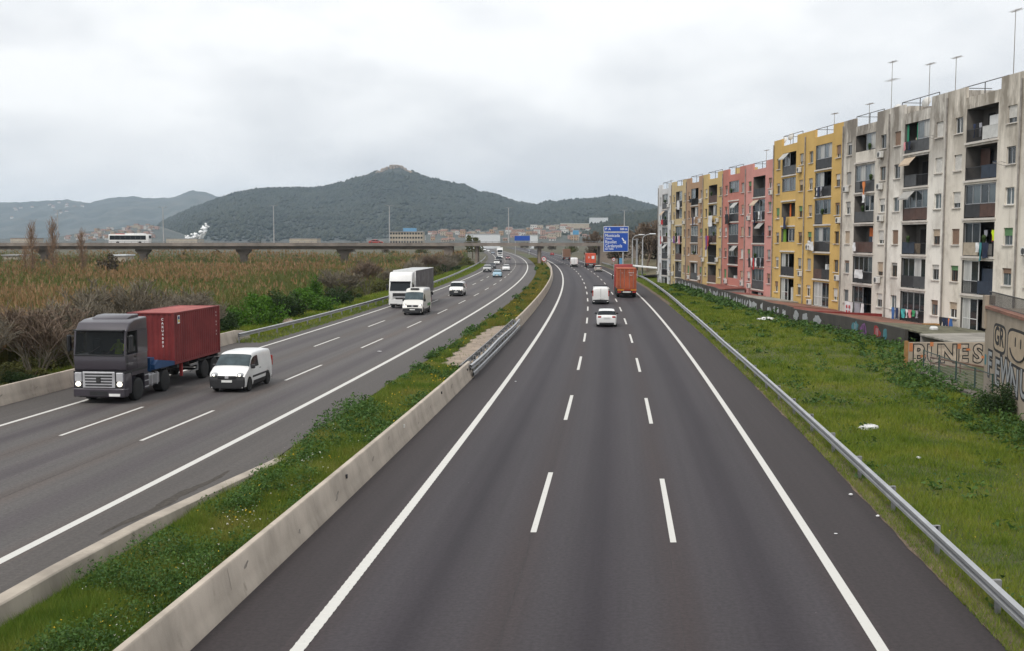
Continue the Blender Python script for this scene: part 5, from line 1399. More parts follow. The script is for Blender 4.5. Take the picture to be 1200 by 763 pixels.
drape(BX0 + 2.1, BX0 + 2.6, zk(3) + .3, zk(3) + 2.4, .2).build('orange_curtain', 'orange_curtain', B['gold'])
drape(BX0 + .1, BX0 + 1.2, zk(2) + .9, zk(2) + 2.4, .2).build('lime_curtain', 'lime_curtain', B['gold'])
drape(BC + .2, BC + 1.4, zk(2) + .3, zk(2) + 2.3, .5).build('orange_curtain', 'orange_curtain', B['grey1'])

# ---------------------------------------------------------------- laundry: every garment a thing
def cloth_mesh(w, h, seed, kind='towel'):
    rd = random.Random(seed); ph = rd.uniform(0, 6); P = []
    if kind == 'shirt': outline = lambda t: (.5 if t < .55 else (.95 if t > .72 else .7))
    elif kind == 'trousers': outline = lambda t: .6 + .25 * t
    else: outline = lambda t: 1.0
    n = 8; m = MB()
    for side in (0, 1):
        P = []
        for j in range(n + 1):
            t = j / n; r_ = outline(t); row = []
            for i in range(7):
                s = i / 6 - .5
                row.append((s * w * r_, .02 * side + .05 * math.sin(s * 9 + ph) * (1 - t * .7) + .02 * math.sin(t * 7 + s * 4 + ph), -h + h * t + .03 * h * math.sin(s * 5 + ph) * (1 - t)))
            P.append(row)
        m.grid(P if not side else [r[::-1] for r in P])
    return m
CL = {'white': (.66, .66, .66), 'turquoise': (.06, .36, .36), 'dark blue': (.02, .03, .075), 'black': (.018, .018, .02), 'grey': (.30, .30, .33), 'pink': (.6, .25, .27), 'red': (.45, .03, .035), 'purple': (.16, .05, .22), 'green': (.05, .30, .12), 'blue': (.04, .12, .33), 'orange': (.6, .20, .06), 'hi-vis yellow': (.62, .80, .03), 'navy': (.012, .02, .05), 'teal': (.05, .22, .24)}
for k_, c in CL.items(): simple('cloth ' + k_, c, rough=.9, var=.1, scale=4)
def garment(color, kind, bkey, ux, z, w, h, where, y=-.35, group='laundry hanging on the facades'):
    b = B[bkey]; mtx = Matrix.Translation(b.location) @ Matrix.Rotation(URZ, 4, 'Z')
    p = mtx @ Vector((ux * b.scale.x, y, z))
    o = cloth_mesh(w, h, int(ux * 37 + z * 91), kind).build({'towel': 'hanging_towel', 'shirt': 'hanging_shirt', 'trousers': 'hanging_trousers', 'sheet': 'hanging_sheet'}[kind], 'cloth ' + color, loc=p, smooth=60)
    o.rotation_euler = (0, 0, URZ)
    tag(o, f'{color} {kind} hanging {where}', 'laundry', group)
    return o
def line(bkey, ux0, ux1, z, y=-.35):
    m = MB()
    m.tube((ux0, y, z), (ux1, y, z - .02), .012, .012, 4).tube((ux0, .1, z - .1), (ux0, y, z), .015, .015, 4).tube((ux1, .1, z - .1), (ux1, y, z), .015, .015, 4)
    m.build('clothes_line', 'pipe_grey', B[bkey])
line('grey2', BX0, BX1 + .2, zk(0) + 1.05)
for c, k_, u, w, h in (('dark blue', 'towel', .2, .55, .9), ('blue', 'towel', -.55, .6, 1.1), ('turquoise', 'shirt', 1.35, .75, .75), ('white', 'shirt', 2.05, .5, .7), ('pink', 'shirt', 2.6, .6, .65), ('green', 'towel', 3.3, .6, .5), ('grey', 'towel', 3.9, .45, .6)):
    garment(c, k_, 'grey2', BX0 + u, zk(0) + 1.02, w, h, 'at the lowest balcony of the whitish block')
line('grey3', .9, 2.9, zk(0) + .85, -.5)
for c, k_, u, w, h in (('black', 'trousers', 1.0, .6, .75), ('navy', 'shirt', 1.55, .6, .8), ('dark blue', 'trousers', 2.05, .5, 1.0), ('orange', 'towel', 2.3, .22, .85), ('blue', 'towel', 2.6, .4, 1.0)):
    garment(c, k_, 'grey3', u, zk(0) + .83, w, h, 'under the lowest window of the beige grey block', -.5)
line('grey1', BX0 - .6, BX1 + .3, zk(0) + 1.0, -.45)
tw = garment('white', 'sheet', 'grey1', BX0 + .35, zk(0) + .98, 1.9, 1.75, 'with red motifs on the lowest balcony next to the golden block', -.45)
for i, (dx_, dz_) in enumerate(((-.45, -.45), (.15, -.45), (-.45, -.95), (.15, -.95), (-.15, -1.35))):
    MB().box(dx_, dx_ + .28, -.075, -.065, dz_ - .16, dz_ + .12).build('red_motif', 'cloth red', tw)
garment('grey', 'sheet', 'grey1', BX0 + 2.35, zk(0) + .98, 1.3, 1.7, 'beside the red patterned white sheet', -.45); garment('white', 'towel', 'grey1', BX0 + 3.5, zk(0) + .98, .6, 1.6, 'right of the grey sheet on the lowest balcony', -.45)
garment('white', 'sheet', 'grey1', BX0 + 2.3, zk(1) + 1.25, 1.7, .8, 'from the second balcony up beside the golden block', -.4)
garment('orange', 'shirt', 'grey1', BX0 + 2.9, zk(4) + .9, .7, 1.2, 'high on the stained grey block'); garment('black', 'towel', 'grey1', BX0 + 2.2, zk(4) + .95, .6, .7, 'high on the stained grey block'); garment('white', 'towel', 'grey1', BX0 + 2.9, zk(4) - .2, .7, .8, 'below the orange shirt on the grey block')
garment('white', 'towel', 'grey1', BX0 + 1.0, zk(2) + .95, .5, .8, 'on the brown railing of the stained grey block')
for c, k_, u, w, h, y in (('white', 'towel', 2.5, .5, .7, -.2), ('teal', 'trousers', 2.95, .4, 1.3, -.2), ('navy', 'towel', 3.6, .9, 1.1, -.2), ('grey', 'shirt', 2.7, .5, 1.2, .3), ('hi-vis yellow', 'shirt', 3.75, .5, .75, .3), ('red', 'shirt', 3.3, .45, .8, .5)):
    garment(c, k_, 'grey3', BX0 + u, zk(2) + (1.0 if y < 0 else 1.9), w, h, 'in the middle balcony of the beige grey block', y)
for c, u in (('black', 1.0), ('grey', 1.45), ('dark blue', .55)): garment(c, 'shirt', 'grey3', BX0 + u, zk(5) + 1.35, .4, 1.0, 'on the open top balcony with the white cabinet', .3)
for c, u in (('black', .4), ('pink', .1), ('navy', .9)): garment(c, 'towel', 'grey2', BX0 + u + .4, zk(5) + .95, .4, .7, 'below the green curtains', -.2)
U2 = UNIT_W
for c, k_, u, z, w, h, wh in (('dark blue', 'towel', BX0 + 2.0, zk(3) + .95, .9, 1.3, 'at the middle of the left balcony column, golden block'), ('black', 'shirt', U2 + BX0 + 1.0, zk(4) + .95, .6, .9, 'on the fifth balcony of the golden block, right column'), ('dark blue', 'shirt', U2 + BX0 + 1.8, zk(4) + .95, .6, 1.0, 'on the fifth balcony of the golden block, right column'), ('white', 'shirt', U2 + BX0 + 1.4, zk(4) + .9, .3, .8, 'on the fifth balcony of the golden block, right column'), ('grey', 'shirt', U2 + BX0 + 2.6, zk(4) + .95, .5, .9, 'on the fifth balcony of the golden block, right column'),
                         ('white', 'sheet', U2 + BX0 + .2, zk(2) + 1.0, 1.0, .9, 'on the third balcony of the golden block, right column'), ('white', 'towel', U2 + BX0 - .6, zk(2) + 1.1, .8, .5, 'left of the third balcony of the golden block')):
    garment(c, k_, 'gold', u, z, w, h, wh)
zl = lambda k: ZL + FH * k
for bk, c, k_, u, k2, w, h, wh in (('pink', 'navy', 'trousers', 1.6, 4, .7, 1.5, 'at an upper balcony of the light pink block'), ('pink', 'black', 'shirt', 2.4, 4, .7, 1.1, 'at an upper balcony of the light pink block'), ('pink', 'white', 'towel', 3.3, 4, .7, .9, 'at an upper balcony of the light pink block'), ('pink', 'grey', 'shirt', 4.1, 4, .4, 1.2, 'at an upper balcony of the light pink block'),
                                  ('pink', 'black', 'towel', .0, 2, .8, 1.2, 'low on the light pink block'), ('pink', 'white', 'shirt', .9, 2, .7, 1.0, 'low on the light pink block'), ('pink', 'red', 'towel', 1.6, 2, .4, 1.4, 'low on the light pink block'), ('pink', 'white', 'towel', 2.4, 2, .6, 1.0, 'low on the light pink block'), ('pink', 'black', 'shirt', 3.4, 2, .9, 1.2, 'low on the light pink block'), ('pink', 'grey', 'towel', 4.2, 2, .5, 1.1, 'low on the light pink block'),
                                  ('salmon', 'black', 'sheet', .2, 4, 1.5, 1.3, 'on the upper left of the salmon block'),
                                  ('yellow', 'white', 'sheet', 2.2, 4, 2.2, 1.5, 'on the fifth floor of the pale yellow block'), ('yellow', 'purple', 'towel', .3, 3, 1.0, 2.0, 'at left on the pale yellow block'), ('yellow', 'red', 'towel', 1.2, 3, .8, 1.5, 'at left on the pale yellow block'), ('yellow', 'black', 'towel', 3.2, 3, .8, .8, 'at right on the pale yellow block'),
                                  ('tan', 'dark blue', 'shirt', 2.6, 4, .8, 1.3, 'on the tan block'), ('tan', 'white', 'shirt', 3.5, 4, .6, 1.1, 'on the tan block'), ('tan', 'black', 'towel', 1.0, 5, 1.6, .6, 'at the top of the tan block'),
                                  ('cream', 'white', 'sheet', 3.2, 5, 1.5, 1.4, 'at the top of the cream block'), ('cream', 'purple', 'towel', .4, 3, 1.1, 1.1, 'on the cream block'), ('cream', 'pink', 'towel', 4.0, 3, .9, 1.2, 'on the cream block'), ('cream', 'white', 'towel', 3.2, 3, .6, 1.0, 'on the cream block'),
                                  ('white', 'red', 'towel', 1.5, 4, 1.4, .8, 'on the upper part of the white block'), ('white', 'black', 'towel', 3.2, 4, 1.6, .9, 'on the upper part of the white block'), ('white', 'red', 'towel', .6, 3, .8, 1.3, 'at mid height of the white block'), ('white', 'white', 'towel', 1.8, 3, .8, .9, 'at mid height of the white block')):
    garment(c, k_, bk, BX0 + u, zl(k2) + .98, w, h, wh)

# ---------------------------------------------------------------- yards, sheds, walls
simple('red_sheet', (.20, .062, .045), rough=.8, var=.25, scale=.8); simple('terracotta', (.20, .095, .065), rough=.9, var=.3, scale=.8); simple('grey_sheet', (.26, .245, .215), rough=.85, var=.25, scale=.7); simple('moss_sheet', (.13, .125, .085), rough=.95, var=.4, scale=1.2); simple('ochre_wall', (.30, .16, .055), rough=.9, var=.2)
simple('white_sheet', (.66, .66, .65), rough=.7, var=.1, scale=.6); simple('red_paint', (.20, .025, .022), rough=.8, var=.15)
concrete_stained('yard_wall', (.065, .060, .053), (.028, .026, .023))
concrete_stained('graffiti_wall', (.36, .30, .235), (.22, .185, .15))
def wx(y): return float(np.interp(y, [60, 73, 85, 95, 110, 140, 167, 185], [27.0, 27.1, 26.6, 25.3, 25.0, 25.9, 26.4, 26.6]))
def yard_wall(y0, y1, lab, h=1.3, mat='yard_wall', name='yard_wall', cope=True):
    ys = np.linspace(y0, y1, max(3, int((y1 - y0) / 2.5))); rd = random.Random(int(y0)); P = []
    for y in ys:
        hh = h + rd.uniform(-.06, .06); P.append([(wx(y) - .12, y, -.1), (wx(y) - .12, y, hh), (wx(y) + .12, y, hh), (wx(y) + .12, y, -.1)])
    m = MB().grid(P); m.add(P[0], ((0, 1, 2, 3),)); m.add(P[-1], ((3, 2, 1, 0),))
    o = m.build(name, mat); recalc(o); tag(o, lab, 'wall'); return o
wa = yard_wall(96, 176, 'long low grimy wall with white graffiti in front of the coloured blocks', 1.3)
wb = yard_wall(73, 96, 'low grimy wall with coloured graffiti before the grey blocks', 1.25)
def blob(parent, y, z, w, h, mat, seed):
    """irregular painted patch on the road face of the yard wall"""
    rd = random.Random(seed); n = 14; pts = []
    for i in range(n):
        a = 6.283 * i / n; k = rd.uniform(.65, 1.1); yy = y + math.cos(a) * w / 2 * k; pts.append((wx(yy) - .126, yy, z + math.sin(a) * h / 2 * k))
    m = MB(); m.add(pts + [(wx(y) - .127, y, z)], [(i, (i + 1) % n, n) for i in range(n)]); m.build('graffiti_patch', mat, parent)
rd = random.Random(9); y = 98
while y < 172:
    w = rd.uniform(.8, 2.4)
    for q in range(2): blob(wa, y + q * w * .35, .62 + rd.uniform(-.15, .15), w * rd.uniform(.35, .7), rd.uniform(.5, .95), rd.choice(('spray_white', 'spray_grey', 'spray_white', 'yard_wall')), int(y * 10) + q)
    y += w * rd.uniform(.7, 1.5)
for y, mt, w in ((82.4, 'spray_teal', 1.6), (80.6, 'spray_purple', 1.5), (78.0, 'spray_red', 1.5), (76.4, 'spray_teal', .9), (90, 'spray_grey', 1.6), (92.5, 'spray_grey', 1.2), (94.6, 'spray_grey', 1.4)): blob(wb, y, .62, w, 1.0, mt, int(y * 7))
# letter strokes inside the coloured blobs
for y, mt in ((82.4, 'spray_grey'), (80.6, 'spray_black'), (78, 'spray_grey')):
    m = MB()
    for s in (-.25, .1, .4): m.box(wx(y) - .134, wx(y) - .130, y + s - .05, y + s + .06, .35, .9)
    m.build('graffiti_stroke', mt, wb)
def shed(name, lab, y0, y1, zw, zf, roofmat, wallmat='concrete_grey', x0=None, x1=None, ribs=True):
    """lean-to roof between yard wall and facade"""
    root = empty(name, (wx((y0 + y1) / 2), (y0 + y1) / 2, 0)); tag(root, lab, 'shed'); L0 = root.location
    m = MB(); n = max(4, int((y1 - y0) / .35)); P = []
    for i in range(n + 1):
        y = y0 + (y1 - y0) * i / n; d = .03 * (i % 2) if ribs else 0
        a = x0 if x0 is not None else wx(y) + .18; b = x1 if x1 is not None else fac(y) - .12
        P.append([(a, y, zw + d), (b, y, zf + d)])
    m.grid([[Vector(p) - L0 for p in r_] for r_ in P]); m.grid([[Vector(p) - L0 - Vector((0, 0, .10)) for p in r_] for r_ in P])
    for r_ in (P[0], P[-1]): m.quad(*[Vector(p) - L0 for p in (r_[0], r_[1], (r_[1][0], r_[1][1], r_[1][2] - .1), (r_[0][0], r_[0][1], r_[0][2] - .1))])
    for a_, b_ in zip(P, P[1:]): m.quad(*[Vector(p) - L0 for p in (a_[0], b_[0], (b_[0][0], b_[0][1], b_[0][2] - .1), (a_[0][0], a_[0][1], a_[0][2] - .1))])
    m.build('roof', roofmat, root)
    for y in (y0 + .15, y1 - .25):
        w = MB()
        a = (x0 if x0 is not None else wx(y) + .3); b = (x1 if x1 is not None else fac(y) - .2)
        w.add([Vector(p) - L0 for p in ((a, y, -1), (b, y, -1), (b, y, zf - .12), (a, y, zw - .12), (a, y + .12, -1), (b, y + .12, -1), (b, y + .12, zf - .12), (a, y + .12, zw - .12))], ((0, 1, 2, 3), (7, 6, 5, 4), (1, 5, 6, 2), (4, 0, 3, 7), (3, 2, 6, 7), (0, 4, 5, 1)))
        w.build('end_wall', wallmat, root)
    return root
shed('lean_to_shed', 'terracotta lean-to roof at the foot of the tan block', 156, 171, 1.2, 1.05, 'terracotta')
shed('lean_to_shed', 'red sheet lean-to roof at the foot of the salmon block', 133.5, 146, 1.2, 1.35, 'red_sheet')
shed('lean_to_shed', 'terracotta lean-to roof at the foot of the pale yellow block', 147, 155, 1.1, .95, 'terracotta')
shed('lean_to_shed', 'red lean-to roof at the foot of the light pink block', 125.5, 132.5, 1.0, .75, 'red_sheet')
shed('lean_to_shed', 'pale grey lean-to roof at the foot of the golden block, left part', 114.5, 124, 1.1, .7, 'grey_sheet')
shed('lean_to_shed', 'terracotta lean-to roof at the foot of the golden block, right part', 103.5, 113.5, 1.15, .55, 'terracotta')
shed('lean_to_shed', 'dull red lean-to roof under the red patterned sheet', 95, 102.5, 1.1, .5, 'red_sheet')
s_ = shed('lean_to_shed', 'terracotta roof with a red ridge at the foot of the whitish block', 84.5, 94, 1.1, .6, 'terracotta')
MB().prism([(.3, .9), (6.6, .5), (6.6, .85), (6.2, .88), (.3, 1.12)], 4.4, 4.62).build('red_ridge', 'red_paint', s_)
shed('lean_to_shed', 'short terracotta roof beside the ochre panel', 82.2, 84.2, 1.1, .7, 'terracotta', 'ochre_wall')
tag(MB().cbox(31.6, 32.7, 81.2, 82.0, .1, .95, .03).build('ochre_cupboard', 'ochre_wall'), 'ochre yard cupboard below the lowest balcony of the whitish block', 'cupboard')
shed('lean_to_shed', 'mossy flat roof before the beige grey block', 70.5, 80.5, 1.2, .8, 'moss_sheet')
shed('lean_to_shed', 'pale grey sheet roof behind the lettered wall', 62.2, 67.5, 1.38, 1.5, 'grey_sheet', x0=25.9, x1=32.5)
tag(MB().cbox(29.3, 29.8, 74.2, 74.7, 1.0, 1.32, .1).build('white_sack', 'white_sheet'), 'white sack lying on the mossy roof', 'sack')
# lettered wall
simple('graffiti_fill', (.40, .33, .26), rough=.85, var=.3, scale=3)
lw = empty('lettered_wall', (23.0, 61.6, 0)); tag(lw, 'low beige wall sprayed with big black lettering and orange touches', 'wall')
MB().box(0, 4.6, 0, .22, -.2, 1.42).build('wall_body', 'graffiti_wall', lw); MB().box(-.16, -.003, -.02, .24, -.2, 1.5).build('end_pillar', 'ochre_wall', lw)
def text_obj(name, body, size, mat, parent, loc, rot, offset=0.0, align='CENTER', sx=1, extrude=.002, bold=0, spacing=1.0, sy=1):
    cu = bpy.data.curves.new(name, 'FONT'); cu.body = body; cu.size = size; cu.align_x = align; cu.align_y = 'CENTER'; cu.offset = offset; cu.extrude = extrude; cu.resolution_u = 3; cu.space_character = spacing
    tmp = bpy.data.objects.new('tmp', cu); COL.objects.link(tmp)
    dg = bpy.context.evaluated_depsgraph_get(); me = bpy.data.meshes.new_from_object(tmp.evaluated_get(dg)); me.name = name
    bpy.data.objects.remove(tmp); bpy.data.curves.remove(cu)
    me.materials.clear(); me.materials.append(MAT(mat))
    o = place(me, name, parent, loc, rot); o.scale = (sx, sy, 1); return o
RXF = (math.pi / 2, 0, 0)   # text readable from -Y
for ch, x, w in (('B', .62, .9), ('U', 1.52, .85), ('N', 2.35, .9), ('E', 3.2, .8), ('S', 4.05, .85)):
    text_obj('graffiti_letter', ch, 1.45, 'spray_black', lw, (x, -.006, .72), RXF, .10, sx=w * .98, sy=.98); text_obj('letter_fill', ch, 1.45, 'graffiti_fill', lw, (x, -.012, .72), RXF, .03, sx=w * .98, sy=.98)
for x, z, w, h in ((.72, .55, .3, .16), (1.25, 1.2, .2, .25), (2.85, 1.05, .2, .3), (3.35, .95, .25, .12), (4.25, .5, .35, .14), (.05, .9, .2, .5)): MB().box(x, x + w, -.0165, -.0145, z, z + h).build('orange_accent', 'spray_orange', lw)
# retaining wall with terrace, right edge
rwv = [(22.35, 50.2), (20.2, 41.5), (18.4, 33.5)]
rw = empty('retaining_wall', (22.35, 50.2, 0)); tag(rw, 'tall rendered terrace wall covered with graffiti at the right picture edge', 'wall')
m = MB(); L0 = Vector((22.35, 50.2, 0))
d1 = (Vector((20.2, 41.5, 0)) - L0); nrm = Vector((-d1.y, d1.x, 0)).normalized() * -1
if nrm.x > 0: nrm = -nrm
def rp(t, z, o=0): return d1 * t + Vector((0, 0, z)) + nrm * o
m.add([rp(0, -.3), rp(2, -.3), rp(2, 4.15), rp(0, 4.15), rp(0, -.3) - nrm * 9, rp(2, -.3) - nrm * 9, rp(2, 4.15) - nrm * 9, rp(0, 4.15) - nrm * 9], ((0, 1, 2, 3), (4, 0, 3, 7), (5, 4, 7, 6), (1, 5, 6, 2), (3, 2, 6, 7)))
m.build('wall_body', 'graffiti_wall', rw)
m = MB(); m.add([rp(-.03, 4.15, .08), rp(2, 4.15, .08), rp(2, 4.28, .08), rp(-.03, 4.28, .08), rp(-.03, 4.15, -.3), rp(2, 4.15, -.3), rp(2, 4.28, -.3), rp(-.03, 4.28, -.3)], ((0, 1, 2, 3), (7, 6, 5, 4), (3, 2, 6, 7), (4, 0, 3, 7), (0, 4, 5, 1))); m.build('coping', 'terracotta', rw)
m = MB(); m.add([rp(-.035, 3.2, .1), rp(.025, 3.2, .1), rp(.025, 4.75, .1), rp(-.035, 4.75, .1), rp(-.035, 3.2, -.35), rp(.025, 3.2, -.35), rp(.025, 4.75, -.35), rp(-.035, 4.75, -.35)], ((0, 1, 2, 3), (7, 6, 5, 4), (3, 2, 6, 7), (4, 0, 3, 7), (1, 5, 6, 2))); m.build('corner_pillar', 'graffiti_wall', rw)
m = MB(); m.tube(rp(.03, 4.95, -.1), rp(1.9, 4.95, -.1), .03, .03, 6).tube(rp(.03, 4.36, -.1), rp(1.9, 4.36, -.1), .02, .02, 6)
for i in range(100): m.tube(rp(.03 + i * .0187, 4.36, -.1), rp(.03 + i * .0187, 4.95, -.1), .012, .012, 4)
m.build('terrace_railing', 'rail_black', rw)
wang = math.atan2(d1.y, d1.x); RWF = (math.pi / 2, 0, wang)
def on_rw(s, z, o=.006):   # s metres along the face
    return d1.normalized() * s + Vector((0, 0, z)) + nrm * o
text_obj('graffiti_letter', 'GR', 1.15, 'spray_black', rw, on_rw(3.3, 3.05, .012), RWF, .03, sx=1.3)
def plate_on(s0, s1, z0, z1, mat, name, o, rnd=.25):
    n = 20; pts = []
    for i in range(n):
        a = 6.283 * i / n; c_, s_ = math.cos(a), math.sin(a); k = .45
        pts.append(on_rw((s0 + s1) / 2 + (s1 - s0) / 2 * math.copysign(abs(c_) ** k, c_), (z0 + z1) / 2 + (z1 - z0) / 2 * math.copysign(abs(s_) ** k, s_), o))
    MB().add(pts, (tuple(range(n)),)).build(name, mat, rw)
plate_on(2.0, 4.7, 2.35, 3.65, 'spray_black', 'graffiti_outline', .004); plate_on(2.16, 4.54, 2.47, 3.53, 'spray_cream', 'graffiti_patch', .008)
plate_on(5.0, 9.6, 2.1, 3.7, 'spray_black', 'graffiti_outline', .004); plate_on(5.16, 9.44, 2.22, 3.58, 'spray_cream', 'graffiti_patch', .008)
for s in (6.5, 7.5): plate_on(s, s + .22, 2.95, 3.35, 'spray_black', 'graffiti_stroke', .012)
m = MB()
for i in range(12):
    a0, a1 = math.pi * (1.1 + .8 * i / 12), math.pi * (1.1 + .8 * (i + 1) / 12)
    m.tube(on_rw(7.1 + 1.5 * math.cos(a0), 3.0 + .6 * math.sin(a0), .012), on_rw(7.1 + 1.5 * math.cos(a1), 3.0 + .6 * math.sin(a1), .012), .045, .045, 4)
m.build('graffiti_stroke', 'spray_black', rw)
# spiky silver lettering
for i, ch in enumerate('FEWNU'):
    s = .9 + i * 1.75; dz_ = (.1, -.08, .12, -.05, .06)[i]
    text_obj('graffiti_letter', ch, 1.6, 'spray_black', rw, on_rw(s + .5, 1.5 + dz_, .005), RWF, .13, sx=1.3, sy=1.0); text_obj('letter_fill', ch, 1.6, 'spray_grey', rw, on_rw(s + .5, 1.5 + dz_, .012), RWF, .02, sx=1.3, sy=1.0)
plate_on(.1, .55, 1.5, 2.0, 'spray_teal', 'graffiti_patch', .004)
# wire fence with green posts and stone kerb
simple('fence_green', (.018, .05, .042), rough=.5, var=.2)
fa, fb = Vector((22.75, 58.6, 0)), Vector((21.75, 47.9, 0))
fe = empty('wire_fence', fa); tag(fe, 'low wire fence with dark green posts below the graffiti walls', 'fence')
pm = MB().tube((0, 0, -.1), (0, 0, 1.32), .045, .045, 8).mesh('post', 'fence_green', 40)
fdir = fb - fa
for t in (0, .26, .52, .78, 1.0): place(pm, 'post', fe, fdir * t)
m = MB().tube(Vector((0, 0, 1.27)), fdir + Vector((0, 0, 1.27)), .022, .022, 5); m.build('top_rail', 'fence_green', fe)
m = MB()
for z in np.arange(.12, 1.25, .14): m.tube(Vector((0, 0, z)), fdir + Vector((0, 0, z)), .005, .005, 3, False)
for t in np.arange(0, 1, .014): m.tube(fdir * t + Vector((0, 0, .05)), fdir * t + Vector((0, 0, 1.25)), .004, .004, 3, False)
m.build('wire_mesh', 'galvanised_dull', fe)
ke = empty('stone_kerb', fa); tag(ke, 'rough stone kerb along the foot of the wire fence', 'kerb')
rd = random.Random(5); t = 0
while t < 1.25:
    L_ = rd.uniform(.05, .10); c = fdir * (t + L_ / 2); w = fdir.length * L_ * .46
    o = MB().cbox(-.2, .2, -w, w, -.1, rd.uniform(.16, .3), .05).build('stone', 'concrete', ke, loc=c + Vector((-.3, 0, 0))); o.rotation_euler = (0, 0, -math.atan2(fdir.x, fdir.y) + rd.uniform(-.06, .06)); t += L_
# ramp handrail behind the fence
hr = empty('handrail', (23.6, 59.8, 0)); tag(hr, 'sloping dark timber handrail beside the lettered wall', 'handrail')
MB().tube((0, 0, .75), (3.2, -4.5, .35), .06, .06, 5).tube((0, 0, .45), (3.2, -4.5, .1), .05, .05, 5).build('rail', 'frame_brown', hr)
for t in (0, .33, .66, 1): MB().tube((3.2 * t, -4.5 * t, -.1), (3.2 * t, -4.5 * t, .75 - .4 * t), .04, .04, 5).build('post', 'frame_brown', hr)
# ---------------------------------------------------------------- vehicles
def chaikin(p, n=2):
    for _ in range(n):
        q = [p[0]]
        for a, b in zip(p, p[1:]): q += [(a[0] * .75 + b[0] * .25, a[1] * .75 + b[1] * .25), (a[0] * .25 + b[0] * .75, a[1] * .25 + b[1] * .75)]
        p = q + [p[-1]]
    return p
class Body:
    def __init__(s, prof, L, W, belt, zb, wheels, rw, tumble=.16, edge=.07, endround=.45, endw=.80, smooth=1):
        p = chaikin(prof, smooth); q = [p[0]]
        for a, b in zip(p, p[1:]):
            n = max(1, int(max(abs(b[0] - a[0]) / .07, abs(b[1] - a[1]) / .14)))
            for i in range(1, n + 1): q.append((a[0] + (b[0] - a[0]) * i / n, a[1] + (b[1] - a[1]) * i / n))
        s.st = q; s.L, s.W = L, W; s.P = []
        ra = rw + .07
        for x, zt in q:
            e = min(1, max(0, (L / 2 - abs(x)) / endround)); w = W / 2 * (endw + (1 - endw) * math.sqrt(max(0, 1 - (1 - e) ** 2)))
            b0 = zb
            for xw in wheels:
                if abs(x - xw) < ra: b0 = max(b0, rw + math.sqrt(ra * ra - (x - xw) ** 2) * .98)
            bz = min(belt(x) if callable(belt) else belt, zt - .05); b0 = min(b0, bz - .02)
            gh = zt - bz; wt = w * (1 - tumble * min(1, gh / .55))
            zr = zt - min(edge, gh * .5)
            mid = b0 + (bz - b0) * .55
            s.P.append([(x, w * .95, b0), (x, w * .985, b0 + (bz - b0) * .18), (x, w, mid), (x, w * .985, bz),
                        (x, w * .985 + (wt - w * .985) * .36, bz + (zr - bz) * .36), (x, w * .985 + (wt - w * .985) * .7, bz + (zr - bz) * .7), (x, wt, zr), (x, wt * .93, zt - (zt - zr) * .18), (x, wt * .5, zt + .012), (x, 0, zt + .018)])
        s.x = [a[0] for a in q]
    def mesh(s):
        m = MB(); full = [r + [(x, -y, z) for x, y, z in r[-2::-1]] for r in s.P]
        m.grid(full); n = len(full[0]); m.add(full[0], (tuple(range(n))[::-1],)); m.add(full[-1], (tuple(range(n)),))
        return m
    def S(s, i, t):
        i = min(max(i, 0), len(s.P) - 1.0001); a = int(i); f = i - a; t = min(max(t, 0), 8.9999); b = int(t); g = t - b
        L = lambda p, q, k: tuple(p[c] + (q[c] - p[c]) * k for c in range(3))
        return L(L(s.P[a][b], s.P[a][b + 1], g), L(s.P[a + 1][b], s.P[a + 1][b + 1], g), f)
    def idx(s, x, after=0):
        for i in range(after, len(s.x) - 1):
            if s.x[i] <= x <= s.x[i + 1] and s.x[i + 1] > s.x[i]: return i + (x - s.x[i]) / (s.x[i + 1] - s.x[i])
        return 0 if x < s.x[0] else len(s.x) - 1
    def patch(s, i0, i1, ts, side, off=.008, ni=8):
        """side +1 / -1: one flank; 0: across the middle"""
        P = []
        for k in range(ni + 1):
            i = i0 + (i1 - i0) * k / ni; row = []
            if side == 0: cols = [(t, 1) for t in ts] + [(t, -1) for t in ts[-2::-1]] if ts[-1] >= 8.99 else [(t, 1) for t in ts]
            else: cols = [(t, side) for t in ts]
            for t, sg in cols:
                p = Vector(s.S(i, t)); du = Vector(s.S(i + .4, t)) - Vector(s.S(i - .4, t)); dv = Vector(s.S(i, t + .1)) - Vector(s.S(i, t - .1))
                n = du.cross(dv)
                if n.length > 1e-9: n.normalize()
                c = Vector((s.S(i, 9)[0] * .55, 0, .62));
                if n.dot(p - c) < 0: n = -n
                p = p + n * off; row.append((p.x, p.y * sg, p.z))
            P.append(row)
        return MB().grid(P)
def wheel_parts(root, x, y, r, w, rimmat='rim_steel', dual=False):
    s = 1 if y > 0 else -1
    key = ('tyre', r, w)
    t = shared(key, lambda: MB().lathe([(r * .62, -w / 2), (r * .92, -w / 2), (r, -w / 2 + .03), (r, w / 2 - .03), (r * .92, w / 2), (r * .62, w / 2)], (0, 0, 0), 'y', 20), 'rubber', 40)
    rm = shared(('rim', r, w, rimmat), lambda: MB().lathe([(r * .63, -w / 2 + .01), (r * .6, w / 2 - .035), (r * .45, w / 2 - .06), (r * .25, w / 2 - .03), (r * .18, w / 2 - .01), (.02, w / 2 - .008)], (0, 0, 0), 'y', 16), rimmat, 30)
    wr = place(t, 'wheel', root, (x, y, r)); 
    if s < 0: wr.rotation_euler = (0, 0, math.pi)
    place(rm, 'rim', wr)
def put(root, F, off, y, outbound):
    h = heading(F, y)
    if not outbound: h = -h
    root.location = pt(F, off, y, .0); root.rotation_euler = (0, 0, math.atan2(h.y, h.x))
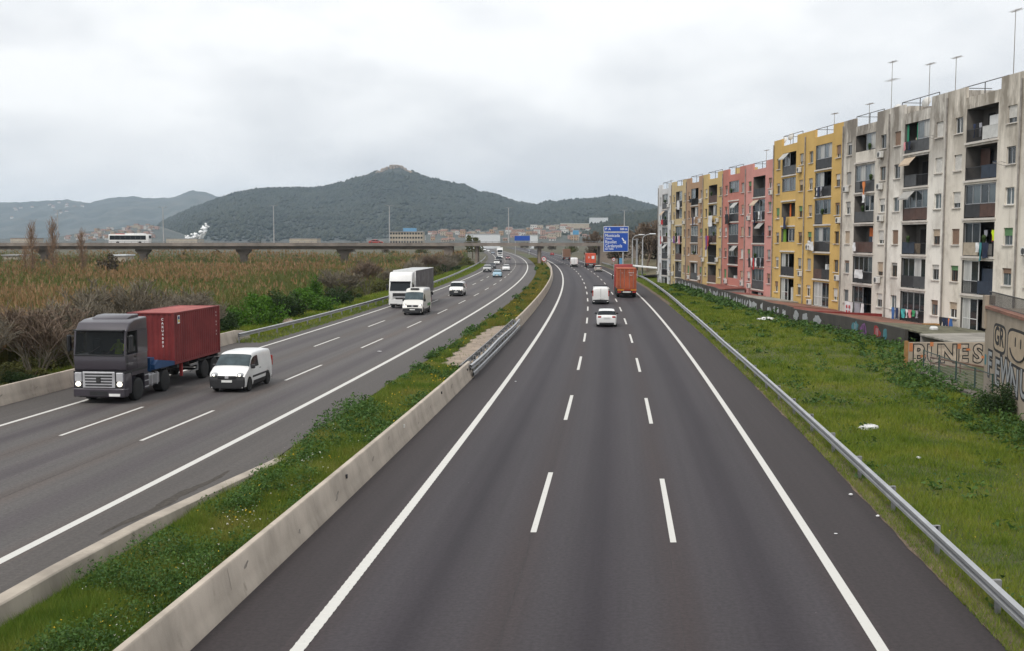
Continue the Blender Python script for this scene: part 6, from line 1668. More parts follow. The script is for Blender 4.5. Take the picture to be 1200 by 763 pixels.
def car(name, label, cat, kind, color, F, off, y, outbound, lit=False, bumper='black_plastic', glass='auto_glass', roofrack=False, group=None, glassf=None):
    """y = position of the near end along the road"""
    K = CARS[kind]; L, W = K['L'], K['W']; wx_ = K['wheels']; rw_ = K['rw']
    root = empty(name); tag(root, label, cat, group)
    yc = y + L / 2
    put(root, F, off, yc, outbound)
    b = Body(K['prof'], L, W, K['belt'], K['zb'], wx_, rw_, K.get('tumble', .16), K.get('edge', .07), K.get('er', .45), K.get('ew', .8), K.get('sm', 1))
    o = b.mesh().build('body', color, root, smooth=38); recalc(o)
    for i, (x0, x1, t0, t1) in enumerate(K['side']):
        i0, i1 = b.idx(x0), b.idx(x1)
        for sd in (1, -1):
            tt = [t0 + (t1 - t0) * k / 4 for k in range(5)]
            b.patch(i0, i1, tt, sd, .014, 24).build('side_window', glass, root, smooth=40)
    for nm_, (x0, x1), tlo in (('windscreen', K['ws'], 6.25), ('rear_window', K.get('rw_'), 6.45)):
        if x0 is None: continue
        i0, i1 = b.idx(x0), b.idx(x1)
        tt = [tlo, 7, 7.5, 8, 8.5, 9]
        b.patch(min(i0, i1), max(i0, i1), tt, 0, .018, 30).build(nm_, (glassf or glass) if nm_ == 'windscreen' else glass, root, smooth=40)
    # bumpers: lower band at both ends
    nst = len(b.st); zf = K['bump']
    jf = next(i for i in range(nst - 1, -1, -1) if b.st[i][1] > zf); jr = next(i for i in range(nst) if b.st[i][1] > K.get('bumpr', zf))
    tt = [0, 1, 2, 3, 4.5, 6, 7, 8, 9]
    b.patch(jf, nst - 1.001, tt, 0, .02, 16).build('front_bumper', bumper, root, smooth=40); b.patch(0, jr, tt, 0, .02, 16).build('rear_bumper', bumper if K.get('rb', 1) else color, root, smooth=40)
    xs, xe = wx_[0] + rw_ + .12, wx_[1] - rw_ - .12
    for sd in (1, -1):
        b.patch(b.idx(xs), b.idx(xe), [0, .5, 1.0, 1.15], sd, .012, 6).build('side_skirt', bumper, root, smooth=40)
        MB().cbox(-.09, .09, min(sd * (W / 2 - .03), sd * (W / 2 + .012)), max(sd * (W / 2 - .03), sd * (W / 2 + .012)), 0, .03, .01).build('door_handle', bumper, root, loc=(K.get('handle', -.1), 0, K['hz']))
        mx, mz = K['mir']
        MB().cbox(mx - .08, mx + .08, min(sd * (W / 2 - .05), sd * (W / 2 + .16)), max(sd * (W / 2 - .05), sd * (W / 2 + .16)), mz, mz + K.get('mh', .14), .04).build('mirror', 'black_plastic', root)
        hx, hy, hz, sx, sy, sz = K['head']; hl_ = MB().ell((hx, sd * hy, hz), sx, sy, sz, 12, 8).build('headlight', 'head_off', root, smooth=60)
        if lit: MB().ell((hx + sx * .72, sd * hy, hz), sx * .34, sy * .45, sz * .55, 10, 6).build('bulb', 'head_lit', hl_, smooth=60)
        tx, ty, tz, sx, sy, sz = K['tail']; MB().cbox(tx - sx, tx + sx, sd * ty - sy, sd * ty + sy, tz - sz, tz + sz, .03).build('tail_light', 'tail_red', root)
    gx, gy, gz0, gz1 = K['grille']
    gr_ = MB().cbox(gx - .05, gx + .03, -gy, gy, gz0, gz1, .02).build('grille', 'black_plastic', root)
    MB().cbox(gx + .028, gx + .04, -.09, .09, (gz0 + gz1) / 2 - .06, (gz0 + gz1) / 2 + .06, .02).build('badge', 'silver_trim', gr_)
    px, pz = K['plate']; MB().box(px, px + .02, -.26, .26, pz - .055, pz + .055).build('number_plate', 'plate_white', root)
    px, pz = K['platr']; MB().box(px - .02, px, -.26, .26, pz - .055, pz + .055).build('number_plate', 'plate_white', root)
    MB().box(-L / 2 + .25, L / 2 - .25, -W / 2 + .12, W / 2 - .12, .17, K['zb'] + .25).build('underbody', 'under', root)
    for x in wx_:
        for sd in (1, -1): wheel_parts(root, x, sd * (W / 2 - .11), rw_, .20)
    MB().cbox(L / 2 - .2, L / 2 + .014, -W * .41, W * .41, .19, .37, .03).build('front_lip', 'black_plastic', root)
    MB().cbox(-L / 2 - .012, -L / 2 + .2, -W * .36, W * .36, .20, K['zb'] + .16, .03).build('rear_valance', 'black_plastic', root)
    if K.get('reardoor'):
        m = MB(); xr = -L / 2 - .005
        m.box(xr - .006, xr, -.012, .012, .5, K['H'] - .15); m.build('door_gap', 'black_plastic', root)
    if roofrack:
        m = MB()
        for x in (-1.6, -.4, .8): m.box(x - .03, x + .03, -W / 2 + .15, W / 2 - .15, K['H'] + .06, K['H'] + .10)
        for yy in (-W / 2 + .2, W / 2 - .2): m.box(-1.9, 1.1, yy - .02, yy + .02, K['H'] + .02, K['H'] + .06)
        m.build('roof_rack', 'black_plastic', root)
    return root
CARS = {
 'hatch': dict(L=4.0, W=1.74, H=1.46, belt=.93, zb=.24, rw=.31, wheels=(-1.25, 1.28), ws=(.42, 1.02), rw_=(-1.84, -1.46), tumble=.25, edge=.09, prof=[(-1.97, .28), (-2.0, .55), (-1.985, .86), (-1.90, .96), (-1.42, 1.40), (-.7, 1.47), (.35, 1.42), (1.1, .98), (1.7, .84), (1.95, .66), (1.99, .28)],
   side=((-1.35, -.1, 3.2, 5.8), (.0, .95, 3.2, 5.8)), bump=.52, bumpr=.42, head=(1.72, .60, .70, .22, .17, .09), tail=(-1.96, .60, .86, .05, .14, .08), grille=(1.97, .42, .42, .56), plate=(2.0, .40), platr=(-2.015, .78), mir=(.72, .93), hz=.8),
 'sedan': dict(L=4.4, W=1.76, H=1.45, belt=.93, zb=.24, rw=.31, wheels=(-1.3, 1.38), ws=(.4, 1.08), rw_=(-1.65, -1.0), prof=[(-2.19, .36), (-2.2, .7), (-2.1, 1.02), (-1.7, 1.06), (-1.0, 1.40), (-.4, 1.45), (.35, 1.42), (1.15, .98), (1.9, .82), (2.15, .64), (2.19, .28)],
   side=((-1.35, -.2, 3.2, 5.8), (-.1, 1.0, 3.2, 5.8)), bump=.5, head=(1.93, .62, .70, .2, .17, .09), tail=(-2.17, .62, .86, .05, .15, .09), grille=(2.16, .42, .44, .6), plate=(2.2, .42), platr=(-2.215, .75), mir=(.74, .93), hz=.8, rb=0),
 'suv': dict(L=4.3, W=1.82, H=1.66, belt=1.05, zb=.30, rw=.35, wheels=(-1.28, 1.32), ws=(.55, 1.12), rw_=(-2.05, -1.85), prof=[(-2.14, .40), (-2.15, .9), (-2.08, 1.12), (-1.85, 1.58), (-1.0, 1.66), (.45, 1.61), (1.2, 1.12), (1.85, 1.0), (2.1, .76), (2.14, .34)],
   side=((-1.75, -.2, 3.2, 5.8), (-.1, 1.05, 3.2, 5.8)), bump=.6, head=(1.88, .64, .84, .2, .17, .10), tail=(-2.11, .68, 1.0, .05, .1, .15), grille=(2.12, .45, .55, .8), plate=(2.15, .5), platr=(-2.165, .85), mir=(.85, 1.05), hz=.92),
 'smallvan': dict(L=4.21, W=1.83, H=1.82, belt=1.10, zb=.27, rw=.32, wheels=(-1.33, 1.36), ws=(.80, 1.42), rw_=(None, None), tumble=.12, edge=.10, prof=[(-2.08, .30), (-2.105, .9), (-2.09, 1.5), (-2.0, 1.74), (-1.6, 1.82), (.3, 1.83), (.85, 1.75), (1.5, 1.14), (1.92, .95), (2.08, .72), (2.10, .30)],
   side=((.12, 1.22, 3.1, 5.6),), bump=.66, head=(1.95, .64, .85, .2, .17, .11), tail=(-2.05, .84, 1.15, .05, .06, .26), grille=(2.095, .46, .68, .82), plate=(2.115, .56), platr=(-2.125, .95), mir=(1.12, 1.08), mh=.2, hz=.98, reardoor=1, er=.3, ew=.86),
 'van': dict(L=4.85, W=1.92, H=1.97, belt=1.15, zb=.30, rw=.33, wheels=(-1.4, 1.62), ws=(1.15, 1.75), rw_=(None, None), tumble=.10, edge=.10, prof=[(-2.40, .40), (-2.425, .9), (-2.41, 1.6), (-2.34, 1.88), (-2.0, 1.96), (.7, 1.97), (1.2, 1.88), (1.8, 1.24), (2.2, 1.02), (2.40, .72), (2.42, .34)],
   side=((.45, 1.6, 3.1, 5.5),), bump=.62, bumpr=.52, head=(2.2, .70, .90, .2, .18, .15), tail=(-2.38, .89, 1.25, .05, .06, .34), grille=(2.37, .45, .66, .86), plate=(2.43, .55), platr=(-2.445, .72), mir=(1.42, 1.12), mh=.26, hz=1.05, reardoor=1, er=.25, ew=.9),
 'bigvan': dict(L=5.9, W=1.99, H=2.55, belt=1.30, zb=.32, rw=.35, wheels=(-1.75, 1.92), ws=(1.55, 2.12), rw_=(None, None), tumble=.10, edge=.14, prof=[(-2.92, .45), (-2.95, .9), (-2.94, 2.1), (-2.86, 2.45), (-2.5, 2.55), (1.0, 2.56), (1.35, 2.44), (1.62, 2.1), (2.18, 1.36), (2.62, 1.14), (2.90, .80), (2.94, .36)],
   side=((.95, 1.95, 3.1, 4.9),), bump=.66, head=(2.66, .76, .98, .22, .18, .13), tail=(-2.9, .93, 1.2, .05, .05, .28), grille=(2.86, .55, .80, 1.0), plate=(2.955, .56), platr=(-2.97, .8), mir=(1.85, 1.3), mh=.3, hz=1.15, reardoor=1, er=.25, ew=.9),
}
paint('paint_white', (.72, .72, .71)); paint('paint_offwhite', (.66, .65, .61)); paint('paint_lightblue', (.26, .42, .52)); paint('paint_silver', (.40, .40, .39), .28); paint('paint_dark', (.02, .022, .028)); paint('paint_red', (.35, .025, .02)); paint('paint_beige', (.38, .35, .31)); paint('paint_maroon', (.15, .03, .03)); paint('paint_grey_truck', (.038, .032, .042), .38); paint('paint_truck_red', (.32, .03, .028), .45); paint('paint_orange', (.68, .085, .03), .5); paint('paint_greyblue', (.16, .19, .23)); paint('paint_brown', (.20, .095, .05), .6)
v = car('white_van', 'small white panel van with lit headlights beside the grey truck', 'van', 'smallvan', 'paint_white', FL, -19.35, 51.0, False, lit=True, glassf='auto_glass_light')
for sd in (1, -1): MB().cbox(-1.1, 1.0, min(sd * .90, sd * .925), max(sd * .90, sd * .925), .62, .72, .01).build('side_moulding', 'black_plastic', v)
v = car('white_van', 'tall white delivery van with roof unit next to the white truck', 'van', 'bigvan', 'paint_offwhite', FL, -20.1, 103.9, False, lit=True, glassf='auto_glass_light')
m = MB().cbox(1.15, 1.5, -.45, .45, 2.42, 2.60, .08); m.build('roof_unit', 'chassis', v)
MB().box(-2.2, -.2, 1.004, 1.010, .75, 1.02).build('side_stripe', 'shutter_green', v)
car('white_van', 'small white van with black bumper alone in the middle lane', 'van', 'smallvan', 'paint_white', FL, -20.2, 139.0, False, lit=True)
car('light_blue_car', 'light blue hatchback coming down the middle lane', 'car', 'hatch', 'paint_lightblue', FL, -19.5, 209, False, glassf='auto_glass_light', bumper='paint_lightblue')
car('white_car', 'white hatchback right behind the light blue car', 'car', 'hatch', 'paint_white', FL, -19.4, 252, False, bumper='paint_white')
car('silver_car', 'silver off-roader in the slow lane near the bridge', 'car', 'suv', 'paint_silver', FL, -23.4, 242, False)
car('dark_car', 'dark car half hidden behind the silver off-roader', 'car', 'hatch', 'paint_dark', FL, -23.5, 272, False)
car('white_car', 'white car under the bridge with a dark car behind', 'car', 'sedan', 'paint_white', FL, -23.6, 318, False, lit=True, bumper='paint_white')
car('dark_van', 'dark van following the white car under the bridge', 'van', 'van', 'paint_dark', FL, -23.4, 345, False)
car('red_car', 'dark red car beyond the bridge coming towards the viewer', 'car', 'hatch', 'paint_maroon', FL, -20.3, 392, False, lit=True)
car('white_car', 'white car ahead of the distant white lorry', 'car', 'sedan', 'paint_white', FL, -23.0, 420, False, lit=True, bumper='paint_white')
car('dark_car', 'dark car far off in the slow lane beyond the bridge', 'car', 'sedan', 'paint_greyblue', FL, -24.5, 545, False)
car('white_car', 'distant white car at the far left of the inbound lanes', 'car', 'hatch', 'paint_white', FL, -24.8, 640, False)
car('white_van', 'most distant white van on the inbound lanes', 'van', 'van', 'paint_white', FL, -25.5, 700, False)
# outbound
car('white_car', 'white hatchback seen from behind, nearest car on the outbound lanes', 'car', 'hatch', 'paint_white', FR, -.5, 89.8, True, bumper='paint_white')
v = car('white_van', 'white panel van with roof rack seen from behind ahead of the hatchback', 'van', 'van', 'paint_white', FR, -.75, 121.6, True, roofrack=True)
car('beige_car', 'beige car behind the orange lorry', 'car', 'hatch', 'paint_beige', FR, 2.75, 246, True, bumper='paint_beige')
car('white_van', 'white van under the bridge on the outbound lanes', 'van', 'bigvan', 'paint_white', FR, -1.4, 287, True)
car('red_car', 'distant red car beyond the bridge going away', 'car', 'hatch', 'paint_red', FR, 1.0, 500, True, bumper='paint_red')
car('white_van', 'white van seen past the bridge pier going away', 'van', 'van', 'paint_white', FR, -2.5, 560, True)
car('grey_car', 'grey car far off left of the bridge pier going away', 'car', 'sedan', 'paint_greyblue', FR, -4.0, 660, True)
v = car('red_car', 'red car driving over the bridge', 'car', 'sedan', 'paint_red', FR, 0, 100, True); v.location = (-41, BY - 2, 6.004); v.rotation_euler = (0, 0, 0)

# ---- shipping container
def container(name, lab, col, L, loc, rz, door_end=-1, marks=True, roofcol=None):
    """origin = centre of the underside; +x = front"""
    root = empty(name, loc, rz); tag(root, lab, 'container'); W, H = 2.44, 2.59
    def corr(n_len, horizontal_axis):
        pts = []; per = .278; x = -n_len / 2 + .08
        while x < n_len / 2 - .08:
            for dx_, d in ((0, 0), (.07, 0), (.139, .036), (.209, .036)):
                if x + dx_ < n_len / 2 - .08: pts.append((x + dx_, d))
            x += per
        pts.append((n_len / 2 - .08, 0)); return pts
    cs = corr(L, 0)
    for sd in (1, -1):
        MB().grid([[(x, sd * (W / 2 - .03 - d), .12), (x, sd * (W / 2 - .03 - d), H - .08)] for x, d in cs]).build('side_panel', col, root)
    cf = corr(W, 1)
    MB().grid([[(-door_end * (L / 2 - .03 - d), y, .12), (-door_end * (L / 2 - .03 - d), y, H - .08)] for y, d in cf]).build('front_panel', col, root)
    MB().grid([[(x, -W / 2 + .03, H - .02 - d * .6), (x, W / 2 - .03, H - .02 - d * .6)] for x, d in cs]).build('roof_panel', roofcol or col, root)
    f = MB()
    for sx in (1, -1):
        for sy in (1, -1): f.box(min(sx * L / 2, sx * (L / 2 - .12)), max(sx * L / 2, sx * (L / 2 - .12)), min(sy * W / 2, sy * (W / 2 - .12)), max(sy * W / 2, sy * (W / 2 - .12)), 0, H)
        f.box(min(sx * (L / 2 - .005), sx * (L / 2 - .11)), max(sx * (L / 2 - .005), sx * (L / 2 - .11)), -W / 2 + .12, W / 2 - .12, 0, .12); f.box(min(sx * (L / 2 - .005), sx * (L / 2 - .11)), max(sx * (L / 2 - .005), sx * (L / 2 - .11)), -W / 2 + .12, W / 2 - .12, H - .08, H - .004)
    for sy in (1, -1): f.box(-L / 2 + .12, L / 2 - .12, min(sy * (W / 2 - .005), sy * (W / 2 - .1)), max(sy * (W / 2 - .005), sy * (W / 2 - .1)), 0, .12); f.box(-L / 2 + .12, L / 2 - .12, min(sy * (W / 2 - .005), sy * (W / 2 - .1)), max(sy * (W / 2 - .005), sy * (W / 2 - .1)), H - .08, H - .005)
    f.build('frame', col, root)
    xd = door_end * (L / 2 - .05)
    for sy in (1, -1):
        d = MB(); d.box(min(xd, xd - door_end * .05), max(xd, xd - door_end * .05), min(sy * .01, sy * (W / 2 - .13)), max(sy * .01, sy * (W / 2 - .13)), .13, H - .1)
        for z in (.35, .9, 1.45, 2.0): d.box(min(xd, xd + door_end * .02), max(xd, xd + door_end * .02), min(sy * .07, sy * (W / 2 - .2)), max(sy * .07, sy * (W / 2 - .2)), z, z + .38)
        dr = d.build('door', col, root)
        for yy in (.32, .82):
            MB().tube((xd + door_end * .04, sy * yy, .1), (xd + door_end * .04, sy * yy, H - .1), .022, .022, 6).build('lock_rod', 'grey_metal', dr)
    return root
def mark_text(parent, body, size, loc, rot, mat='white_trim'): return text_obj('marking', body, size, mat, parent, loc, rot, .004)
# ---- semi trailer chassis with wheels
def skeleton(root, x0, x1, axles, zt=1.13, lights=True):
    m = MB()
    for sy in (.42, -.55): m.box(x1, x0, sy, sy + .13, zt - .36, zt - .06)
    for x in np.linspace(x1 + .1, x0 - .2, 7): m.box(x, x + .12, -1.15, 1.15, zt - .2, zt - .012)
    m.build('trailer_frame', 'chassis', root)
    for x in axles:
        for sd in (1, -1): wheel_parts(root, x, sd * 1.06, .5, .36, 'grey_metal')
        MB().tube((x, -1, .5), (x, 1, .5), .07, .07, 8).build('axle', 'chassis', root)
    for sd in (1, -1):
        MB().box(min(axles) - .75, max(axles) + .75, sd * 1.06 - .2, sd * 1.06 + .2, 1.02, 1.05).build('mudguard', 'black_plastic', root)
    if lights:
        m = MB().box(x1 - .08, x1, -1.2, 1.2, .62, .9); m.build('rear_bar', 'chassis', root)
        for sd in (1, -1): MB().box(x1 - .10, x1 - .083, sd * .95 - .22, sd * .95 + .22, .66, .86).build('tail_light', 'tail_red', root)
        MB().box(x1 - .10, x1 - .083, -.5, .5, .68, .84).build('number_plate', 'plate_white', root)

# ---- the grey articulated truck (front at x = 0, going +x)
def grey_truck():
    root = empty('articulated_truck'); tag(root, 'grey tractor unit with tall cab and silver grille hauling a container trailer', 'truck')
    fy = 47.6; put(root, FL, -23.75, fy, False)
    # cab: side profile (x,z)
    cab = MB().prism([(-2.25, 1.45), (-.10, 1.42), (.0, 1.55), (.02, 2.2), (-2.25, 2.2)], -1.22, 1.22).build('cab_body', 'paint_grey_truck', root); bevel(cab, .05, 2)
    c2 = MB().prism([(-2.25, 3.22), (-.14, 3.22), (-.22, 3.32), (-.50, 3.62), (-1.0, 3.74), (-2.25, 3.80)], -1.22, 1.22).build('cab_roof', 'paint_grey_truck', root); bevel(c2, .06, 3)
    MB().box(-2.25, -1.22, -1.218, 1.218, 2.18, 3.24).build('sleeper', 'paint_grey_truck', root); MB().box(-1.215, -1.20, -1.19, 1.19, 2.2, 3.24).build('cab_rear_lining', 'chassis', root)
    for sd in (1, -1): MB().prism([(.02, 2.18), (-.10, 2.18), (-.26, 3.24), (-.13, 3.24)], min(sd * 1.13, sd * 1.215), max(sd * 1.13, sd * 1.215)).build('pillar', 'paint_grey_truck', root)
    for yy in (.55, -.55): MB().cbox(-1.0, -.85, yy - .22, yy + .22, 2.1, 2.85, .05).build('seat', 'under', root)
    rf = MB().prism([(-2.2, 3.74), (-.95, 3.70), (-1.1, 3.80), (-1.5, 3.90), (-2.2, 3.92)], -.85, .85).build('roof_deflector', 'paint_grey_truck', root); bevel(rf, .04, 2)
    ws = MB().grid([[(.035 - .155 * t + .012, y * (1.14 - .05 * t), 2.22 + 1.02 * t) for y in np.linspace(-1, 1, 7)] for t in np.linspace(0, 1, 4)]).build('windscreen', 'auto_glass', root)
    MB().cbox(-.16, .10, -1.16, 1.16, 3.27, 3.34, .02).build('sun_visor', 'black_plastic', root)
    for a in (-.5, .35): MB().tube((.06, a, 2.26), (.02, a + .55, 2.6), .012, .012, 4).build('wiper', 'black_plastic', root)
    MB().cbox(-.06, .06, -1.17, 1.17, 2.16, 2.22, .02).build('windscreen_ledge', 'black_plastic', root)
    for sd in (1, -1):
        s = sd
        MB().add([(-.25, s * 1.228, 2.28), (-.95, s * 1.228, 2.28), (-.95, s * 1.228, 3.12), (-.42, s * 1.228, 3.12)], ((0, 1, 2, 3),)).build('side_window', 'auto_glass', root)
        m = MB(); 
        for x in (-.18, -1.12): m.box(x - .008, x + .008, min(s * 1.222, s * 1.227), max(s * 1.222, s * 1.227), 1.5, 3.2)
        m.build('door_gap', 'black_plastic', root)
        MB().cbox(-1.05, -.88, min(s * 1.22, s * 1.25), max(s * 1.22, s * 1.25), 2.02, 2.08, .01).build('door_handle', 'black_plastic', root)
        MB().cbox(-.22, .06, min(s * 1.38, s * 1.52), max(s * 1.38, s * 1.52), 2.35, 3.10, .05).build('mirror', 'black_plastic', root)
        MB().tube((-.12, s * 1.2, 3.05), (-.08, s * 1.45, 3.0), .025, .025, 5).tube((-.12, s * 1.2, 2.4), (-.08, s * 1.45, 2.45), .025, .025, 5).build('mirror_arm', 'black_plastic', root)
        # lower body beside the wheel arch
        lb = MB().prism([(.12, .42), (.12, 1.36), (-.55, 1.36), (-.62, 1.1), (-.60, .42)], min(s * .80, s * 1.21), max(s * .80, s * 1.21)).build('corner_panel', 'paint_grey_truck', root); bevel(lb, .05, 2)
        arch = MB()
        n = 10; P = []
        for i in range(n + 1):
            a = math.pi * i / n; P.append([(-1.25 + .66 * math.cos(a), min(s * .8, s * 1.20), .52 + .66 * math.sin(a) * 1.05), (-1.25 + .66 * math.cos(a), max(s * .8, s * 1.20), .52 + .66 * math.sin(a) * 1.05)])
        arch.grid(P).build('wheel_arch', 'paint_grey_truck', root)
        MB().box(-2.2, -.58, min(s * .9, s * 1.205), max(s * .9, s * 1.205), 1.20, 1.38).build('sill_panel', 'paint_grey_truck', root)
        st = MB().box(-2.35, -1.88, min(s * .95, s * 1.19), max(s * .95, s * 1.19), .42, 1.19).build('step_panel', 'paint_grey_truck', root)
        for z in (.5, .78, 1.05): MB().box(-2.32, -1.91, min(s * 1.193, s * 1.215), max(s * 1.193, s * 1.215), z, z + .05).build('step', 'silver_trim', root)
        tk = MB().cbox(-3.6, -2.45, min(s * .62, s * 1.18), max(s * .62, s * 1.18), .48, 1.06, .08).build('fuel_tank', 'grey_metal', root)
        for x in (-3.3, -2.75): MB().box(x - .03, x + .03, min(s * .6, s * 1.19), max(s * .6, s * 1.19), .47, 1.07).build('tank_strap', 'silver_trim', tk)
        hl = MB().cbox(.05, .145, min(s * .80, s * 1.14), max(s * .80, s * 1.14), 1.0, 1.42, .03).build('light_unit', 'silver_trim', root)
        MB().ell((.14, s * .97, .90), .05, .13, .11, 12, 8).build('headlight', 'head_lit', root, smooth=60)
        MB().cbox(.11, .14, min(s * .80, s * 1.1), max(s * .80, s * 1.1), .74, .80, .01).build('fog_slot', 'black_plastic', root)
        MB().cbox(-4.6, -3.68, min(s * .7, s * 1.2), max(s * .7, s * 1.2), 1.12, 1.17, .02).build('mudguard', 'black_plastic', root)
    gr = MB().cbox(.10, .16, -.76, .76, .72, 1.46, .04).build('grille', 'silver_trim', root)
    for z in (.80, .93, 1.06, 1.19, 1.32): MB().box(.158, .168, -.62 + (z - .8) * -.05, .62 + (z - .8) * .05, z, z + .065).build('grille_slot', 'black_plastic', gr)
    MB().prism([(.165, 1.0), (.19, 1.0), (.19, 1.26), (.165, 1.26)], -.10, .10).build('badge', 'chassis', gr)
    bp = MB().cbox(-.3, .17, -1.22, 1.22, .30, .72, .06).build('bumper', 'paint_grey_truck', root)
    MB().box(.165, .18, -.42, .42, .40, .58).build('lower_grille', 'black_plastic', root); MB().box(.165, .185, .48, 1.0, .36, .48).build('number_plate', 'plate_white', root)
    MB().box(-2.2, .045, -1.225, 1.225, 1.37, 1.47).build('cab_gap', 'black_plastic', root)
    MB().box(-6.0, -.3, -.42, .42, .55, 1.0).build('chassis_frame', 'chassis', root)
    MB().box(-2.3, -.1, -.85, .85, .5, 1.42).build('engine_block', 'under', root)
    for sd in (1, -1):
        wheel_parts(root, -1.25, sd * 1.03, .52, .36, 'grey_metal'); wheel_parts(root, -4.15, sd * .98, .52, .5, 'grey_metal')
    # blue headboard of the trailer
    simple('trailer_blue', (.012, .055, .15), rough=.5)
    for sd in (1, -1):
        MB().prism([(-5.4, 1.15), (-3.0, 1.20), (-3.0, 1.42), (-3.4, 1.62), (-5.4, 1.34)], min(sd * 1.0, sd * 1.2), max(sd * 1.0, sd * 1.2)).build('gooseneck_side', 'trailer_blue', root)
    MB().box(-3.4, -2.95, -1.0, 1.0, 1.1, 1.75).build('headboard', 'trailer_blue', root); MB().cbox(-2.85, -2.4, -.9, .6, 1.0, 2.1, .08).build('air_tank_rack', 'chassis', root)
    skeleton(root, -3.0, -11.25, (-9.1, -10.4), 1.15)
    for sd in (1, -1):
        MB().box(-8.3, -7.3, sd * 1.15 - .03, sd * 1.15 + .03, .55, .62).box(-8.3, -7.3, sd * 1.15 - .03, sd * 1.15 + .03, .85, .92).box(-8.3, -8.22, sd * 1.15 - .03, sd * 1.15 + .03, .55, 1.0).build('side_guard', 'galvanised_dull', root)
        MB().box(-6.6, -6.45, sd * 1.0 - .06, sd * 1.0 + .06, .45, 1.1).build('landing_leg', 'spray_red', root)
    return root
gt = grey_truck()
paint('container_red', (.235, .024, .024), .6); simple('container_red_rough', (.155, .013, .015), rough=.6, var=.2, scale=.8, c2=(.20, .026, .026)); simple('container_roof', (.30, .085, .075), rough=.7, var=.25, scale=1.2); simple('container_brown', (.36, .085, .035), rough=.65, var=.25, scale=.9)
def child_place(root, x, z):   # world point of a truck-local position
    M_ = Matrix.Translation(root.location) @ Matrix.Rotation(root.rotation_euler[2], 4, 'Z'); return M_ @ Vector((x, 0, z))
ct = container('shipping_container', 'dark red corrugated shipping container on the grey truck trailer', 'container_red_rough', 6.06, child_place(gt, -5.3 - 3.03, 1.16), gt.rotation_euler[2], roofcol='container_roof')
for i, ch in enumerate('CAXU4083'):   # vertical marks on the front end and the side
    text_obj('marking', ch, .16, 'white_trim', ct, (3.045, .62, 2.25 - i * .19), (math.pi / 2, 0, math.pi / 2), .004)
    if i % 3 != 2: text_obj('marking', ch, .13, 'plate_white', ct, (-2.45, 1.232, 2.25 - i * .17), (math.pi / 2, 0, math.pi), .003)
simple('logo_yellow', (.6, .45, .05), rough=.6); simple('logo_navy', (.02, .04, .12), rough=.6)
MB().box(2.35, 2.62, 1.222, 1.228, 2.02, 2.42).build('logo_plate', 'white_trim', ct); MB().box(2.39, 2.58, 1.230, 1.234, 2.22, 2.38).build('logo_top', 'logo_navy', ct); MB().box(2.39, 2.58, 1.230, 1.234, 2.08, 2.2).build('logo_bottom', 'logo_yellow', ct)
# driver of the grey truck
def driver():
    M_ = Matrix.Translation(gt.location) @ Matrix.Rotation(gt.rotation_euler[2], 4, 'Z')
    me = bpy.data.meshes.new('person'); 
    J = [(-.75, .55, 2.05), (-.78, .55, 2.45), (-.76, .55, 2.62), (-.74, .55, 2.72), (-.72, .55, 2.88), (-.76, .35, 2.58), (-.55, .28, 2.35), (-.30, .38, 2.40), (-.76, .75, 2.58), (-.55, .84, 2.35), (-.30, .72, 2.40), (-.35, .42, 2.0), (-.35, .68, 2.0)]
    E_ = [(0, 1), (1, 2), (2, 3), (3, 4), (2, 5), (5, 6), (6, 7), (2, 8), (8, 9), (9, 10), (0, 11), (0, 12)]
    me.from_pydata(J, E_, []); o = place(me, 'person'); o.matrix_world = M_
    md = o.modifiers.new('skin', 'SKIN')
    rad = [.17, .19, .12, .06, .11, .08, .055, .045, .08, .055, .045, .09, .09]
    for v_, r_ in zip(me.skin_vertices[0].data, rad): v_.radius = (r_, r_)
    me.skin_vertices[0].data[0].use_root = True
    sb = o.modifiers.new('sub', 'SUBSURF'); sb.levels = 1; sb.render_levels = 1
    me.materials.append(MAT('cloth hi-vis yellow')); tag(o, 'driver in a bright yellow green vest behind the grey truck windscreen', 'person')
# cab glass of the grey truck is see-through enough to show the vest
m_, t_, b_ = newmat('cab_glass'); b_.inputs['Base Color'].default_value = (.006, .008, .009, 1); b_.inputs['Roughness'].default_value = .05
tr_ = N(t_, 'ShaderNodeBsdfTransparent'); tr_.inputs[0].default_value = (.55, .6, .6, 1); ms_ = N(t_, 'ShaderNodeMixShader'); ms_.inputs[0].default_value = .30; b_.inputs['Specular IOR Level'].default_value = .2
t_.links.new(b_.outputs[0], ms_.inputs[1]); t_.links.new(tr_.outputs[0], ms_.inputs[2]); t_.links.new(ms_.outputs[0], t_.nodes['Material Output'].inputs['Surface'])

